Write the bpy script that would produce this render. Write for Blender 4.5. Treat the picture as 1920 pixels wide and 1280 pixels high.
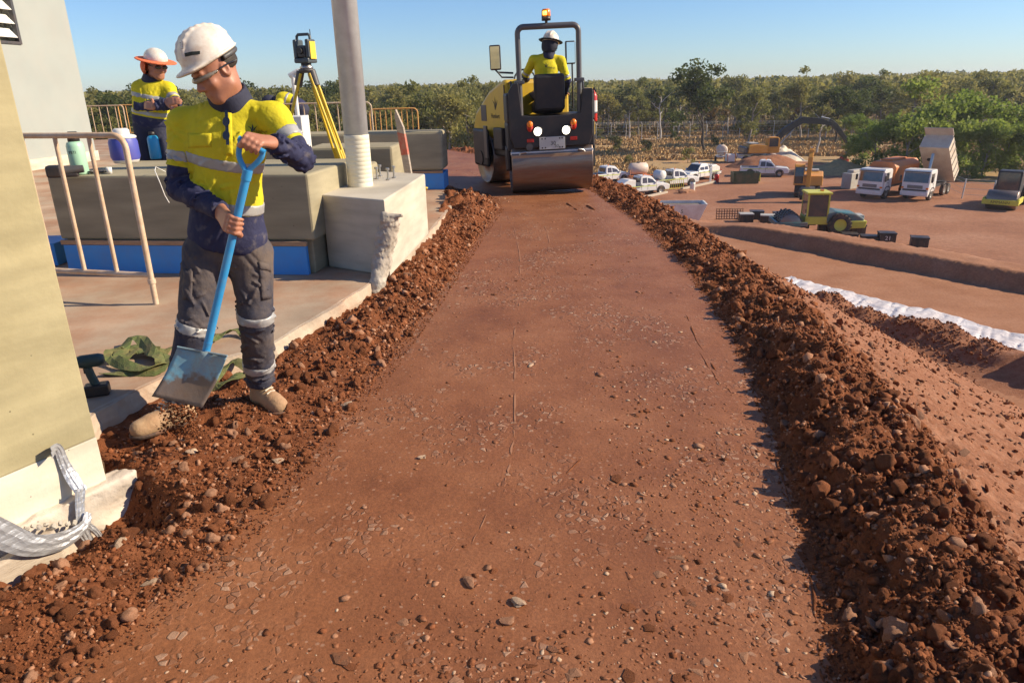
import bpy, bmesh, math, random
import numpy as np
from mathutils import Vector, Matrix
rnd = random.Random(7)
np.random.seed(7)
for o in list(bpy.data.objects): bpy.data.objects.remove(o, do_unlink=True)
scene = bpy.context.scene
col = scene.collection
R = math.radians

# ------------------------------------------------------------------ camera
FPX = 1350.0; TH = R(19.6); PH = R(1.3); CAM = np.array([0, 0, 1.6])
_f = np.array([0, math.cos(TH), -math.sin(TH)])
_u0 = np.array([0, math.sin(TH), math.cos(TH)]); _r0 = np.array([1.0, 0, 0])
_r = _r0*math.cos(PH) - _u0*math.sin(PH); _u = _u0*math.cos(PH) + _r0*math.sin(PH)
cd = bpy.data.cameras.new('camera'); cam = bpy.data.objects.new('camera', cd); col.objects.link(cam)
cd.sensor_width = 36; cd.lens = 36*FPX/1920; cd.clip_start = 0.05; cd.clip_end = 9000
cam.matrix_world = Matrix(((_r[0], _u[0], -_f[0], CAM[0]), (_r[1], _u[1], -_f[1], CAM[1]), (_r[2], _u[2], -_f[2], CAM[2]), (0, 0, 0, 1)))
scene.camera = cam
def ray(px, py): return _f + _r*(px-960)/FPX - _u*(py-640)/FPX
def G(px, py, z=0.0):                       # where the sight line of a pixel meets the level z
    d = ray(px, py); return CAM + d*((z-CAM[2])/d[2])
def AtY(px, py, y):                         # the same at the distance y
    d = ray(px, py); return CAM + d*(y/d[1])

# ------------------------------------------------------------------ light
SUN_AZ = -1.0; SUN_EL = 30.0                # azimuth measured from +X towards +Y
sd = Vector((math.cos(R(SUN_EL))*math.cos(R(SUN_AZ)), math.cos(R(SUN_EL))*math.sin(R(SUN_AZ)), math.sin(R(SUN_EL))))
w = bpy.data.worlds.new('World'); scene.world = w; w.use_nodes = True
nt = w.node_tree; bg = nt.nodes['Background']
sky = nt.nodes.new('ShaderNodeTexSky'); sky.sky_type = 'NISHITA'; sky.sun_disc = False
sky.sun_elevation = R(SUN_EL); sky.sun_rotation = R(90-SUN_AZ)
sky.altitude = 50; sky.air_density = 1.0; sky.dust_density = 0.15; sky.ozone_density = 4.0
tint = nt.nodes.new('ShaderNodeMix'); tint.data_type = 'RGBA'; tint.blend_type = 'MULTIPLY'; tint.inputs['Factor'].default_value = 1.0; tint.inputs['B'].default_value = (0.80, 0.93, 1.16, 1)
nt.links.new(sky.outputs[0], tint.inputs['A']); nt.links.new(tint.outputs['Result'], bg.inputs[0]); bg.inputs[1].default_value = 0.085
sl = bpy.data.lights.new('sun', 'SUN'); so = bpy.data.objects.new('sun', sl); col.objects.link(so)
sl.energy = 5.0; sl.angle = R(0.5); sl.color = (1.0, 0.84, 0.62)
so.rotation_euler = sd.to_track_quat('Z', 'Y').to_euler(); so.location = (30, 0, 30)
scene.view_settings.view_transform = 'Standard'; scene.view_settings.look = 'None'
scene.view_settings.exposure = 0.60; scene.view_settings.gamma = 1.0

# ------------------------------------------------------------------ materials
M = {}
def mat(name, color, rough=0.7, metal=0.0, color2=None, scale=4.0, detail=6, mixlo=0.35, mixhi=0.65, bump=0.0, bscale=None, bdist=0.01,
        dust=None, dust_amt=0.5, dust_scale=2.0, spec=0.5, stretch=None, obj=True):
    m = bpy.data.materials.new(name); m.use_nodes = True; t = m.node_tree; N = t.nodes; L = t.links
    b = N['Principled BSDF']; b.inputs['Roughness'].default_value = rough; b.inputs['Metallic'].default_value = metal
    b.inputs['Specular IOR Level'].default_value = spec
    b.inputs['Base Color'].default_value = (*color, 1)
    tc = N.new('ShaderNodeTexCoord'); vec = tc.outputs['Object' if obj else 'Generated']
    if stretch:
        mp = N.new('ShaderNodeMapping'); mp.inputs['Scale'].default_value = stretch; L.new(vec, mp.inputs[0]); vec = mp.outputs[0]
    out = None
    if color2:
        n = N.new('ShaderNodeTexNoise'); n.inputs['Scale'].default_value = scale; n.inputs['Detail'].default_value = detail
        n.inputs['Roughness'].default_value = 0.62; L.new(vec, n.inputs['Vector'])
        r = N.new('ShaderNodeMapRange'); r.inputs['From Min'].default_value = mixlo; r.inputs['From Max'].default_value = mixhi; L.new(n.outputs[0], r.inputs[0])
        mx = N.new('ShaderNodeMix'); mx.data_type = 'RGBA'; mx.inputs['A'].default_value = (*color, 1); mx.inputs['B'].default_value = (*color2, 1)
        L.new(r.outputs[0], mx.inputs['Factor']); out = mx.outputs['Result']
    if dust:
        n = N.new('ShaderNodeTexNoise'); n.inputs['Scale'].default_value = dust_scale; n.inputs['Detail'].default_value = 8; n.inputs['Roughness'].default_value = 0.7
        L.new(vec, n.inputs['Vector'])
        r = N.new('ShaderNodeMapRange'); r.inputs['From Min'].default_value = 0.42; r.inputs['From Max'].default_value = 0.72
        r.inputs['To Max'].default_value = dust_amt; L.new(n.outputs[0], r.inputs[0])
        mx = N.new('ShaderNodeMix'); mx.data_type = 'RGBA'; mx.inputs['A'].default_value = (*color, 1); mx.inputs['B'].default_value = (*dust, 1)
        if out: L.new(out, mx.inputs['A'])
        L.new(r.outputs[0], mx.inputs['Factor']); out = mx.outputs['Result']
    if out: L.new(out, b.inputs['Base Color'])
    if bump:
        n = N.new('ShaderNodeTexNoise'); n.inputs['Scale'].default_value = bscale or scale*4; n.inputs['Detail'].default_value = 8; L.new(vec, n.inputs['Vector'])
        bp = N.new('ShaderNodeBump'); bp.inputs['Strength'].default_value = bump; bp.inputs['Distance'].default_value = bdist
        L.new(n.outputs[0], bp.inputs['Height']); L.new(bp.outputs[0], b.inputs['Normal'])
    M[name] = m; return m
DUST = (0.34, 0.16, 0.085)
def glass(name, color, rough=0.05):
    m = mat(name, color, rough, 0.0, spec=0.8, dust=DUST, dust_amt=0.25, dust_scale=1.5); return m

# ------------------------------------------------------------------ object helpers
def tag(o, label=None, cat=None, group=None, kind=None):
    if label: o['label'] = label
    if cat: o['category'] = cat
    if group: o['group'] = group
    if kind: o['kind'] = kind
    return o
def empty(name, loc=(0, 0, 0), rz=0.0, label=None, cat=None, group=None):
    o = bpy.data.objects.new(name, None); col.objects.link(o); o.location = loc; o.rotation_euler = (0, 0, rz); o.empty_display_size = 0.2
    return tag(o, label, cat, group)
def mesh_obj(name, verts, faces, m=None, parent=None, smooth=False):
    me = bpy.data.meshes.new(name)
    me.from_pydata([tuple(v) for v in verts], [], [tuple(f) for f in faces]); me.update()
    o = bpy.data.objects.new(name, me); col.objects.link(o)
    if m: me.materials.append(M[m] if isinstance(m, str) else m)
    if smooth: me.polygons.foreach_set('use_smooth', [True]*len(me.polygons))
    if parent: o.parent = parent
    return o
def np_mesh(name, V, F, m=None, parent=None, smooth=False):
    """fast mesh from arrays; F is (n,3) or (n,4)"""
    V = np.asarray(V, np.float32); F = np.asarray(F, np.int32); k = F.shape[1]
    me = bpy.data.meshes.new(name)
    me.vertices.add(len(V)); me.vertices.foreach_set('co', V.ravel())
    me.loops.add(F.size); me.loops.foreach_set('vertex_index', F.ravel())
    me.polygons.add(len(F)); me.polygons.foreach_set('loop_start', np.arange(0, F.size, k, dtype=np.int32))
    if smooth: me.polygons.foreach_set('use_smooth', np.ones(len(F), bool))
    me.update(calc_edges=True); me.validate()
    o = bpy.data.objects.new(name, me); col.objects.link(o)
    if m: me.materials.append(M[m] if isinstance(m, str) else m)
    if parent: o.parent = parent
    return o
def attr(o, name, values):
    a = o.data.attributes.new(name, 'FLOAT', 'POINT'); a.data.foreach_set('value', np.asarray(values, np.float32))
def copy_tree(o, parent=None):
    c = o.copy(); col.objects.link(c); c.parent = parent
    for ch in list(o.children): copy_tree(ch, c)
    return c
class MB:
    """collects shapes for ONE mesh"""
    def __init__(s): s.v = []; s.f = []; s.sm = []
    def add(s, vs, fs, smooth=False, T=None):
        n = len(s.v)
        s.v += [tuple(T @ Vector(v)) if T else tuple(v) for v in vs]
        s.f += [tuple(i+n for i in f) for f in fs]; s.sm += [smooth]*len(fs); return s
    def box(s, x0, x1, y0, y1, z0, z1, T=None, b=0.0):
        if b:
            bm = bmesh.new(); bmesh.ops.create_cube(bm, size=1)
            for v in bm.verts: v.co = Vector(((x0+x1)/2+v.co.x*(x1-x0), (y0+y1)/2+v.co.y*(y1-y0), (z0+z1)/2+v.co.z*(z1-z0)))
            bmesh.ops.bevel(bm, geom=bm.edges[:], offset=b, segments=2, affect='EDGES', profile=0.5)
            bm.verts.index_update(); s.add([v.co.copy() for v in bm.verts], [[v.index for v in f.verts] for f in bm.faces], False, T); bm.free(); return s
        vs = [(x, y, z) for z in (z0, z1) for y in (y0, y1) for x in (x0, x1)]
        return s.add(vs, [(0, 2, 3, 1), (4, 5, 7, 6), (0, 1, 5, 4), (2, 6, 7, 3), (0, 4, 6, 2), (1, 3, 7, 5)], False, T)
    def tube(s, pts, r, n=8, T=None, caps=True, r2=None):
        P = [Vector(p) for p in pts]; vs = []; fs = []
        up = None
        for i, p in enumerate(P):
            d = (P[min(i+1, len(P)-1)]-P[max(i-1, 0)]).normalized()
            if up is None:
                up = Vector((0, 0, 1)) if abs(d.z) < 0.9 else Vector((1, 0, 0))
            a = d.cross(up).normalized(); up = a.cross(d).normalized()
            rr = (r if r2 is None else r+(r2-r)*i/(len(P)-1)) if not isinstance(r, (list, tuple)) else r[i]
            for k in range(n):
                t = 2*math.pi*k/n; vs.append(p+a*(math.cos(t)*rr)+up*(math.sin(t)*rr))
        for i in range(len(P)-1):
            for k in range(n):
                fs.append((i*n+k, i*n+(k+1) % n, (i+1)*n+(k+1) % n, (i+1)*n+k))
        s.add(vs, fs, True, T)
        if caps: s.add(vs[:n], [tuple(range(n))[::-1]], False, T); s.add(vs[-n:], [tuple(range(n))], False, T)
        return s
    def cyl(s, a, b, r, n=16, T=None, r2=None): return s.tube([a, b], r, n, T, True, r2)
    def lathe(s, prof, n=20, T=None, smooth=True):
        vs = []; fs = []; k = len(prof)
        for i in range(n):
            t = 2*math.pi*i/n
            for r_, z in prof: vs.append((r_*math.cos(t), r_*math.sin(t), z))
        for i in range(n):
            for j in range(k-1):
                a = i*k+j; b2 = ((i+1) % n)*k+j; fs.append((a, b2, b2+1, a+1))
        return s.add(vs, fs, smooth, T)
    def prism(s, poly, y0, y1, T=None, axis='y'):
        """polygon (u,z) extruded along an axis"""
        n = len(poly)
        mk = {'y': lambda u, z, t: (u, t, z), 'x': lambda u, z, t: (t, u, z), 'z': lambda u, z, t: (u, z, t)}[axis]
        vs = [mk(u, z, y0) for u, z in poly]+[mk(u, z, y1) for u, z in poly]
        fs = [tuple(range(n)), tuple(range(2*n-1, n-1, -1))]+[(i, i+n, (i+1) % n+n, (i+1) % n) for i in range(n)]
        return s.add(vs, fs, False, T)
    def build(s, name, m, parent=None, bevel=0.0, fix=True):
        o = mesh_obj(name, s.v, s.f, m, parent)
        o.data.polygons.foreach_set('use_smooth', s.sm)
        if fix:
            bm = bmesh.new(); bm.from_mesh(o.data); bmesh.ops.recalc_face_normals(bm, faces=bm.faces[:])
            if bevel:
                bmesh.ops.remove_doubles(bm, verts=bm.verts[:], dist=1e-5)
                es = [e for e in bm.edges if len(e.link_faces) == 2 and e.calc_face_angle(0) > 0.6]
                bmesh.ops.bevel(bm, geom=es, offset=bevel, segments=2, affect='EDGES', profile=0.5, clamp_overlap=True)
            bm.to_mesh(o.data); bm.free()
        return o
def Tm(loc=(0, 0, 0), rz=0.0, rx=0.0, ry=0.0):
    return Matrix.Translation(Vector(loc)) @ Matrix.Rotation(rz, 4, 'Z') @ Matrix.Rotation(ry, 4, 'Y') @ Matrix.Rotation(rx, 4, 'X')
def frame(o, x, y, z):
    """matrix from origin and axes"""
    return Matrix(((x[0], y[0], z[0], o[0]), (x[1], y[1], z[1], o[1]), (x[2], y[2], z[2], o[2]), (0, 0, 0, 1)))

# ------------------------------------------------------------------ noise in numpy
_perm = np.random.RandomState(3).rand(256, 256).astype(np.float32)
def vnoise(x, y):
    xi = np.floor(x).astype(int); yi = np.floor(y).astype(int); fx = x-xi; fy = y-yi
    fx = fx*fx*(3-2*fx); fy = fy*fy*(3-2*fy)
    a = _perm[xi & 255, yi & 255]; b = _perm[(xi+1) & 255, yi & 255]; c = _perm[xi & 255, (yi+1) & 255]; d = _perm[(xi+1) & 255, (yi+1) & 255]
    return (a+(b-a)*fx)*(1-fy)+(c+(d-c)*fx)*fy - 0.5
def fbm(x, y, o=4):
    s = 0; a = 1.0
    for i in range(o):
        s = s+a*vnoise(x*2**i+17.3*i, y*2**i+9.1*i); a *= 0.5
    return s
def sstep(a, b, x):
    t = np.clip((x-a)/(b-a), 0, 1); return t*t*(3-2*t)
# ================================================================== ground materials
def dirt_mat(name, ca, cb, cc, sc=3.0, bump=0.5, bdist=0.02, specks=0.0, rough=0.85, fine=60, crack=0.0, spec=0.2):
    m = bpy.data.materials.new(name); m.use_nodes = True; t = m.node_tree; N = t.nodes; L = t.links
    b = N['Principled BSDF']; b.inputs['Roughness'].default_value = rough; b.inputs['Specular IOR Level'].default_value = spec
    tc = N.new('ShaderNodeTexCoord'); vec = tc.outputs['Object']
    n1 = N.new('ShaderNodeTexNoise'); n1.inputs['Scale'].default_value = sc; n1.inputs['Detail'].default_value = 9; n1.inputs['Roughness'].default_value = 0.65; L.new(vec, n1.inputs['Vector'])
    cr = N.new('ShaderNodeValToRGB'); e = cr.color_ramp.elements
    e[0].position = 0.3; e[0].color = (*ca, 1); e[1].position = 0.72; e[1].color = (*cc, 1); k = e.new(0.5); k.color = (*cb, 1)
    L.new(n1.outputs[0], cr.inputs[0]); c = cr.outputs[0]
    n3 = N.new('ShaderNodeTexNoise'); n3.inputs['Scale'].default_value = fine; n3.inputs['Detail'].default_value = 6; n3.inputs['Roughness'].default_value = 0.75; L.new(vec, n3.inputs['Vector'])
    hv = N.new('ShaderNodeHueSaturation'); mr = N.new('ShaderNodeMapRange'); mr.inputs['From Min'].default_value = 0.3; mr.inputs['From Max'].default_value = 0.7
    mr.inputs['To Min'].default_value = 0.72; mr.inputs['To Max'].default_value = 1.28; L.new(n3.outputs[0], mr.inputs[0])
    oi = N.new('ShaderNodeObjectInfo'); om = N.new('ShaderNodeMapRange'); om.inputs['To Min'].default_value = 0.72 if name in ('clod', 'stone', 'pale_stone') else 1.0; om.inputs['To Max'].default_value = 1.25 if name in ('clod', 'stone', 'pale_stone') else 1.0; L.new(oi.outputs['Random'], om.inputs[0]); ov = N.new('ShaderNodeMath'); ov.operation = 'MULTIPLY'; L.new(om.outputs[0], ov.inputs[0]); L.new(mr.outputs[0], ov.inputs[1]); L.new(ov.outputs[0], hv.inputs['Value']); L.new(c, hv.inputs['Color']); c = hv.outputs[0]
    if specks:
        v = N.new('ShaderNodeTexVoronoi'); v.inputs['Scale'].default_value = 55; v.inputs['Randomness'].default_value = 1; L.new(vec, v.inputs['Vector'])
        sp = N.new('ShaderNodeSeparateColor'); L.new(v.outputs['Color'], sp.inputs[0])
        g = N.new('ShaderNodeMath'); g.operation = 'GREATER_THAN'; g.inputs[1].default_value = 1-specks; L.new(sp.outputs[0], g.inputs[0])
        l = N.new('ShaderNodeMath'); l.operation = 'LESS_THAN'; l.inputs[1].default_value = 0.38; L.new(v.outputs['Distance'], l.inputs[0])
        mu = N.new('ShaderNodeMath'); mu.operation = 'MULTIPLY'; L.new(g.outputs[0], mu.inputs[0]); L.new(l.outputs[0], mu.inputs[1])
        m2 = N.new('ShaderNodeMath'); m2.operation = 'MULTIPLY'; m2.inputs[1].default_value = 0.75; L.new(mu.outputs[0], m2.inputs[0])
        mx = N.new('ShaderNodeMix'); mx.data_type = 'RGBA'; mx.inputs['B'].default_value = (0.36, 0.20, 0.125, 1); L.new(c, mx.inputs['A']); L.new(m2.outputs[0], mx.inputs['Factor']); c = mx.outputs['Result']
    vb = None
    if crack:                                            # patches of stones bedded in the surface
        pn = N.new('ShaderNodeTexNoise'); pn.inputs['Scale'].default_value = 1.15; pn.inputs['Detail'].default_value = 5; pn.inputs['Roughness'].default_value = .6; L.new(vec, pn.inputs['Vector'])
        pm_ = N.new('ShaderNodeMapRange'); pm_.inputs['From Min'].default_value = .47; pm_.inputs['From Max'].default_value = .62; L.new(pn.outputs[0], pm_.inputs[0])
        wv = N.new('ShaderNodeTexNoise'); wv.inputs['Scale'].default_value = 9; L.new(vec, wv.inputs['Vector']); wm = N.new('ShaderNodeMix'); wm.data_type = 'RGBA'; wm.blend_type = 'LINEAR_LIGHT'; wm.inputs['Factor'].default_value = .010; L.new(vec, wm.inputs['A']); L.new(wv.outputs['Color'], wm.inputs['B'])
        vo = N.new('ShaderNodeTexVoronoi'); vo.inputs['Scale'].default_value = crack; L.new(wm.outputs['Result'], vo.inputs['Vector'])
        ve = N.new('ShaderNodeTexVoronoi'); ve.feature = 'DISTANCE_TO_EDGE'; ve.inputs['Scale'].default_value = crack; L.new(wm.outputs['Result'], ve.inputs['Vector'])
        ds = N.new('ShaderNodeMapRange'); ds.inputs['From Min'].default_value = .03; ds.inputs['From Max'].default_value = .16; L.new(ve.outputs['Distance'], ds.inputs[0])
        sc_ = N.new('ShaderNodeSeparateColor'); L.new(vo.outputs['Color'], sc_.inputs[0]); on = N.new('ShaderNodeMapRange'); on.inputs['From Min'].default_value = .52; on.inputs['From Max'].default_value = .9; L.new(sc_.outputs[1], on.inputs[0])
        m1 = N.new('ShaderNodeMath'); m1.operation = 'MULTIPLY'; L.new(ds.outputs[0], m1.inputs[0]); L.new(on.outputs[0], m1.inputs[1]); m2_ = N.new('ShaderNodeMath'); m2_.operation = 'MULTIPLY'; L.new(m1.outputs[0], m2_.inputs[0]); L.new(pm_.outputs[0], m2_.inputs[1]); vb = m2_.outputs[0]
        sr = N.new('ShaderNodeValToRGB'); sr.color_ramp.elements[0].color = (.20, .078, .034, 1); sr.color_ramp.elements[1].color = (.37, .22, .14, 1); sr.color_ramp.elements[1].position = .95; k_ = sr.color_ramp.elements.new(.6); k_.color = (.26, .115, .058, 1); L.new(sc_.outputs[0], sr.inputs[0])
        fx = N.new('ShaderNodeMapRange'); fx.inputs['From Min'].default_value = .1; fx.inputs['From Max'].default_value = .3; L.new(vb, fx.inputs[0])
        mx = N.new('ShaderNodeMix'); mx.data_type = 'RGBA'; L.new(fx.outputs[0], mx.inputs['Factor']); L.new(c, mx.inputs['A']); L.new(sr.outputs[0], mx.inputs['B']); c = mx.outputs['Result']
    L.new(c, b.inputs['Base Color'])
    h = N.new('ShaderNodeMath'); h.operation = 'MULTIPLY_ADD'; h.inputs[1].default_value = 0.35
    n2 = N.new('ShaderNodeTexNoise'); n2.inputs['Scale'].default_value = fine*0.35; n2.inputs['Detail'].default_value = 8; n2.inputs['Roughness'].default_value = 0.7; L.new(vec, n2.inputs['Vector'])
    L.new(n3.outputs[0], h.inputs[0]); L.new(n2.outputs[0], h.inputs[2])
    bp = N.new('ShaderNodeBump'); bp.inputs['Strength'].default_value = bump; bp.inputs['Distance'].default_value = bdist
    L.new(h.outputs[0], bp.inputs['Height']); nrm = bp.outputs[0]
    if vb is not None:
        b2_ = N.new('ShaderNodeBump'); b2_.inputs['Strength'].default_value = .8; b2_.inputs['Distance'].default_value = .009; L.new(vb, b2_.inputs['Height']); L.new(nrm, b2_.inputs['Normal']); nrm = b2_.outputs[0]
    L.new(nrm, b.inputs['Normal'])
    M[name] = m; return m
dirt_mat('road_dirt', (0.175, 0.060, 0.022), (0.240, 0.089, 0.034), (0.300, 0.124, 0.054), sc=1.7, bump=0.45, bdist=0.012, specks=0.05, rough=0.60, fine=75, spec=0.35, crack=36)
dirt_mat('loose_dirt', (0.140, 0.044, 0.017), (0.200, 0.068, 0.026), (0.260, 0.098, 0.042), sc=7, bump=0.8, bdist=0.03, specks=0.12, rough=0.95, fine=50)
dirt_mat('slope_dirt', (0.225, 0.088, 0.042), (0.285, 0.122, 0.064), (0.350, 0.172, 0.100), sc=5, bump=0.9, bdist=0.03, specks=0.22, rough=0.95, fine=38)
dirt_mat('haul_dirt', (0.285, 0.125, 0.062), (0.330, 0.155, 0.082), (0.375, 0.188, 0.106), sc=0.8, bump=0.3, bdist=0.02, specks=0.0, rough=0.9, fine=14)
dirt_mat('yard_dirt', (0.245, 0.105, 0.055), (0.310, 0.142, 0.078), (0.375, 0.195, 0.118), sc=0.16, bump=0.3, bdist=0.03, rough=0.92, fine=5)
dirt_mat('bush_ground', (0.30, 0.195, 0.09), (0.38, 0.255, 0.12), (0.42, 0.25, 0.125), sc=0.05, bump=0.5, bdist=0.1, rough=0.95, fine=2.2)
dirt_mat('clod', (0.160, 0.052, 0.021), (0.215, 0.076, 0.031), (0.280, 0.115, 0.055), sc=9, bump=0.7, bdist=0.012, rough=0.95, fine=90)
dirt_mat('stone', (0.230, 0.098, 0.048), (0.300, 0.150, 0.085), (0.390, 0.235, 0.150), sc=9, bump=0.5, bdist=0.006, rough=0.85, fine=120)
dirt_mat('pale_stone', (0.36, 0.22, 0.135), (0.43, 0.30, 0.20), (0.49, 0.38, 0.28), sc=9, bump=0.4, bdist=0.005, rough=0.8, fine=120)

# ================================================================== lines of the place (from the pictures' ground contacts)
_Ry = [-2, 0.5, 1.58, 1.98, 3.28, 4.72, 6.42, 8.57, 11.53, 14.5, 17.5, 21, 26]
_Rx = [0.2, 0.66, 0.88, 1.00, 1.28, 1.48, 1.60, 1.56, 1.32, 0.72, -0.3, -2.2, -6.2]
_Ly = [-2, 0.5, 1.4, 2.06, 3.00, 4.07, 5.56, 7.85, 10.0, 11.2, 12.0, 14, 17, 26]
_Lx = [-2.6, -2.0, -1.55, -1.20, -1.00, -0.84, -0.67, -0.44, -0.20, -0.35, -0.75, -1.7, -3.6, -10]
_Sy = [-2, 1.9, 2.12, 2.78, 2.95, 3.28, 3.73, 4.20, 5.05, 5.59, 7.11, 9.24, 10.33, 11.0, 11.6, 13, 16, 26]
_Sx = [-4.4, -2.22, -2.10, -1.72, -1.98, -2.05, -1.90, -1.47, -1.24, -1.11, -0.89, -0.75, -0.74, -0.90, -1.3, -2.4, -4.6, -12]
def smoothcurve(ys, xs):
    yy = np.linspace(ys[0], ys[-1], 600); xx = np.interp(yy, ys, xs)
    k = np.hanning(19); k /= k.sum(); xp = np.pad(xx, 9, mode='edge'); return yy, np.convolve(xp, k, 'valid')
RY, RX = smoothcurve(_Ry, _Rx); LY, LX = smoothcurve(_Ly, _Lx)
SY, SX = np.array(_Sy), np.array(_Sx)
Rc = lambda y: np.interp(y, RY, RX); Lc = lambda y: np.interp(y, LY, LX); Sc = lambda y: np.interp(y, SY, SX)
ZB = -5.0; ZY = -8.7
bA = np.array([8.67, 33.7]); bD = np.array([0.547, -0.837]); bN = np.array([0.837, 0.547])   # the berm's foot line, yard side along bN
def qc(x, y): return (x-bA[0])*bN[0]+(y-bA[1])*bN[1]
def pc(x, y): return (x-bA[0])*bD[0]+(y-bA[1])*bD[1]
TOE_Q = -7.6
def H(x, y):
    """height of the built ground"""
    u = x-Rc(y); l = Lc(y)-x; near = 1.0
    n1 = fbm(x*2.1, y*2.1, 4); n2 = fbm(x*7+5, y*7, 3); n3 = fbm(x*23, y*23+3, 2)
    road = 0.012*fbm(x*0.8, y*0.8, 3)+0.004*n2+0.0015*n3 + 0.02*np.exp(-((x-Rc(y)+0.05)/0.18)**2)*(-0.4)
    # right windrow and the bank below it
    uu = u+0.10*n1+0.05*n2
    wr = (0.115-0.070*sstep(3, 8, y))*sstep(-0.02, 0.36, uu)*(1+0.6*n1)+(0.075*n2+0.045*n3)*sstep(0, 0.15, uu)*(1-sstep(.8, 1.3, uu)*.6)
    slope = -0.55*np.clip(uu-0.56, 0, None) - 0.12*sstep(0.56, 0.95, uu) + 0.05*n1*sstep(0.6, 2, u)
    hr = wr+slope
    # left windrow against the slab
    wl = np.maximum(Lc(y)-Sc(y), 0.25); tt = l/wl
    hl = sstep(-0.05, 0.55, tt+0.25*n1)*(0.055*(1+0.9*n1)+0.05*n2+0.035*n3)
    hl = hl*(0.7+0.6*sstep(3.5, 5.0, y)*(1-sstep(10.5, 12, y))) + 0.10*sstep(8.8, 9.6, y)*(1-sstep(10.4, 11.2, y))*sstep(-0.1, 0.3, l)*(0.6+n2)
    hl = hl - 0.06*np.exp(-((x+1.9)/0.22)**2-((y-3.05)/0.2)**2)
    sw_ = (x+1.77)*0.869-(y-2.75)*0.494; tw_ = -(x+1.77)*0.494-(y-2.75)*0.869
    z = road+hl-0.2*(1-sstep(0.08, 0.5, sw_+0.12*n1))*sstep(-0.16, 0.0, tw_)+np.where(u > -0.3, hr, 0)
    # far end of the road falls away
    z = z-0.5*np.clip(np.hypot(np.clip(x+1, -99, 0)*0.55, np.clip(y-14, 0, None))-6, 0, None)
    q = qc(x, y)
    p = pc(x, y)
    bench = ZB+0.05*fbm(x*0.5, y*0.5, 3)
    # spoil heaps along the toe
    hq = q+7.1+0.5*fbm(p*0.35, 3.3, 2)
    heap = np.exp(-(hq/0.75)**2)*(0.62+0.9*fbm(p*0.42+9, 1.7, 2)+.22*n1+0.12*n1)*sstep(7, 9.5, p)
    bench = bench+np.clip(heap, 0, None)
    berm = 0.55*sstep(0.0, 0.42, q+0.10*n1)+0.06*n1*sstep(0, 1, q)
    bench = bench+berm*(0.12+0.88*sstep(-1.0, 3.5, p))*(1+0.15*fbm(p*0.3, 0.2, 2)) - 0.62*np.clip(q-1.7, 0, None)
    z = np.maximum(z, bench)
    return np.maximum(z, ZY-0.3)

def axis(segs):
    out = [segs[0][0]]
    for a, b, s0, s1 in segs:
        x = out[-1]
        while x < b-1e-6:
            t = (x-a)/(b-a); x = min(b, x+s0+(s1-s0)*t); out.append(x)
    return np.array(out)
gx = axis([(-13, -3, 0.5, 0.1), (-3, -2.2, 0.08, 0.03), (-2.2, 3.2, 0.022, 0.022), (3.2, 8, 0.03, 0.12), (8, 30, 0.14, 0.35), (30, 44, 0.4, 0.6)])
gy = axis([(-1.0, 1.0, 0.15, 0.03), (1.0, 4.5, 0.02, 0.028), (4.5, 12, 0.03, 0.075), (12, 40, 0.08, 0.3), (40, 56, 0.35, 0.6)])
X, Yg = np.meshgrid(gx, gy, indexing='ij'); Z = H(X, Yg)
nx, ny = X.shape
cx = (X[:-1, :-1]+X[1:, 1:])/2; cy = (Yg[:-1, :-1]+Yg[1:, 1:])/2; cz = (Z[:-1, :-1]+Z[1:, 1:])/2
u_ = cx-Rc(cy); q_ = qc(cx, cy); wob = 0.05*vnoise(cx*6, cy*6)
region = np.full(cx.shape, -1)
ok = (cx > Sc(cy)-0.12) & (cz > ZY+0.02)
isroad = (u_ <= 0.0+wob) & (cx >= Lc(cy)-wob)
up = cz > ZB+1.15
low = ~up
benchlike = (np.abs(cz-ZB) < 1.2) | (q_ > -0.2)
bq = q_+7.1
region[ok & isroad] = 0
region[ok & (u_ <= 0+wob) & (cx < Lc(cy)-wob)] = 1
region[ok & (u_ > 0+wob) & (u_ <= 0.72+wob)] = 2
rest = ok & (u_ > 0.72+wob)
hs = -0.55*np.clip(cx-Rc(cy)-0.62, 0, None)-0.12
isbench = rest & (hs < ZB+0.1)
region[rest & ~isbench] = 3
region[isbench & (q_ < -0.1)] = 4
region[isbench & (q_ >= -0.1)] = 5
region[isbench & (np.abs(bq) < 1.7) & (pc(cx, cy) > 7.2)] = 6
names = [('road', 'road_dirt'), ('soil_windrow', 'loose_dirt'), ('soil_windrow', 'loose_dirt'), ('embankment', 'slope_dirt'), ('haul_road', 'haul_dirt'), ('earth_berm', 'haul_dirt'), ('spoil_heap', 'slope_dirt')]
vid = np.arange(nx*ny).reshape(nx, ny)
allV = np.stack([X.ravel(), Yg.ravel(), Z.ravel()], 1)
GROUND = []
for k, (nm, mt) in enumerate(names):
    i, j = np.nonzero(region == k)
    F = np.stack([vid[i, j], vid[i+1, j], vid[i+1, j+1], vid[i, j+1]], 1)
    used, inv = np.unique(F, return_inverse=True)
    o = np_mesh(nm, allV[used], inv.reshape(-1, 4), mt, smooth=True); tag(o, kind='structure'); GROUND.append(o)
ROAD, WIND_L, WIND_R, BANK = GROUND[:4]
WIND_L['label'] = 'red soil windrow heaped between road and slab edge'; WIND_R['label'] = 'dark red clod windrow along the right road edge'

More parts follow.
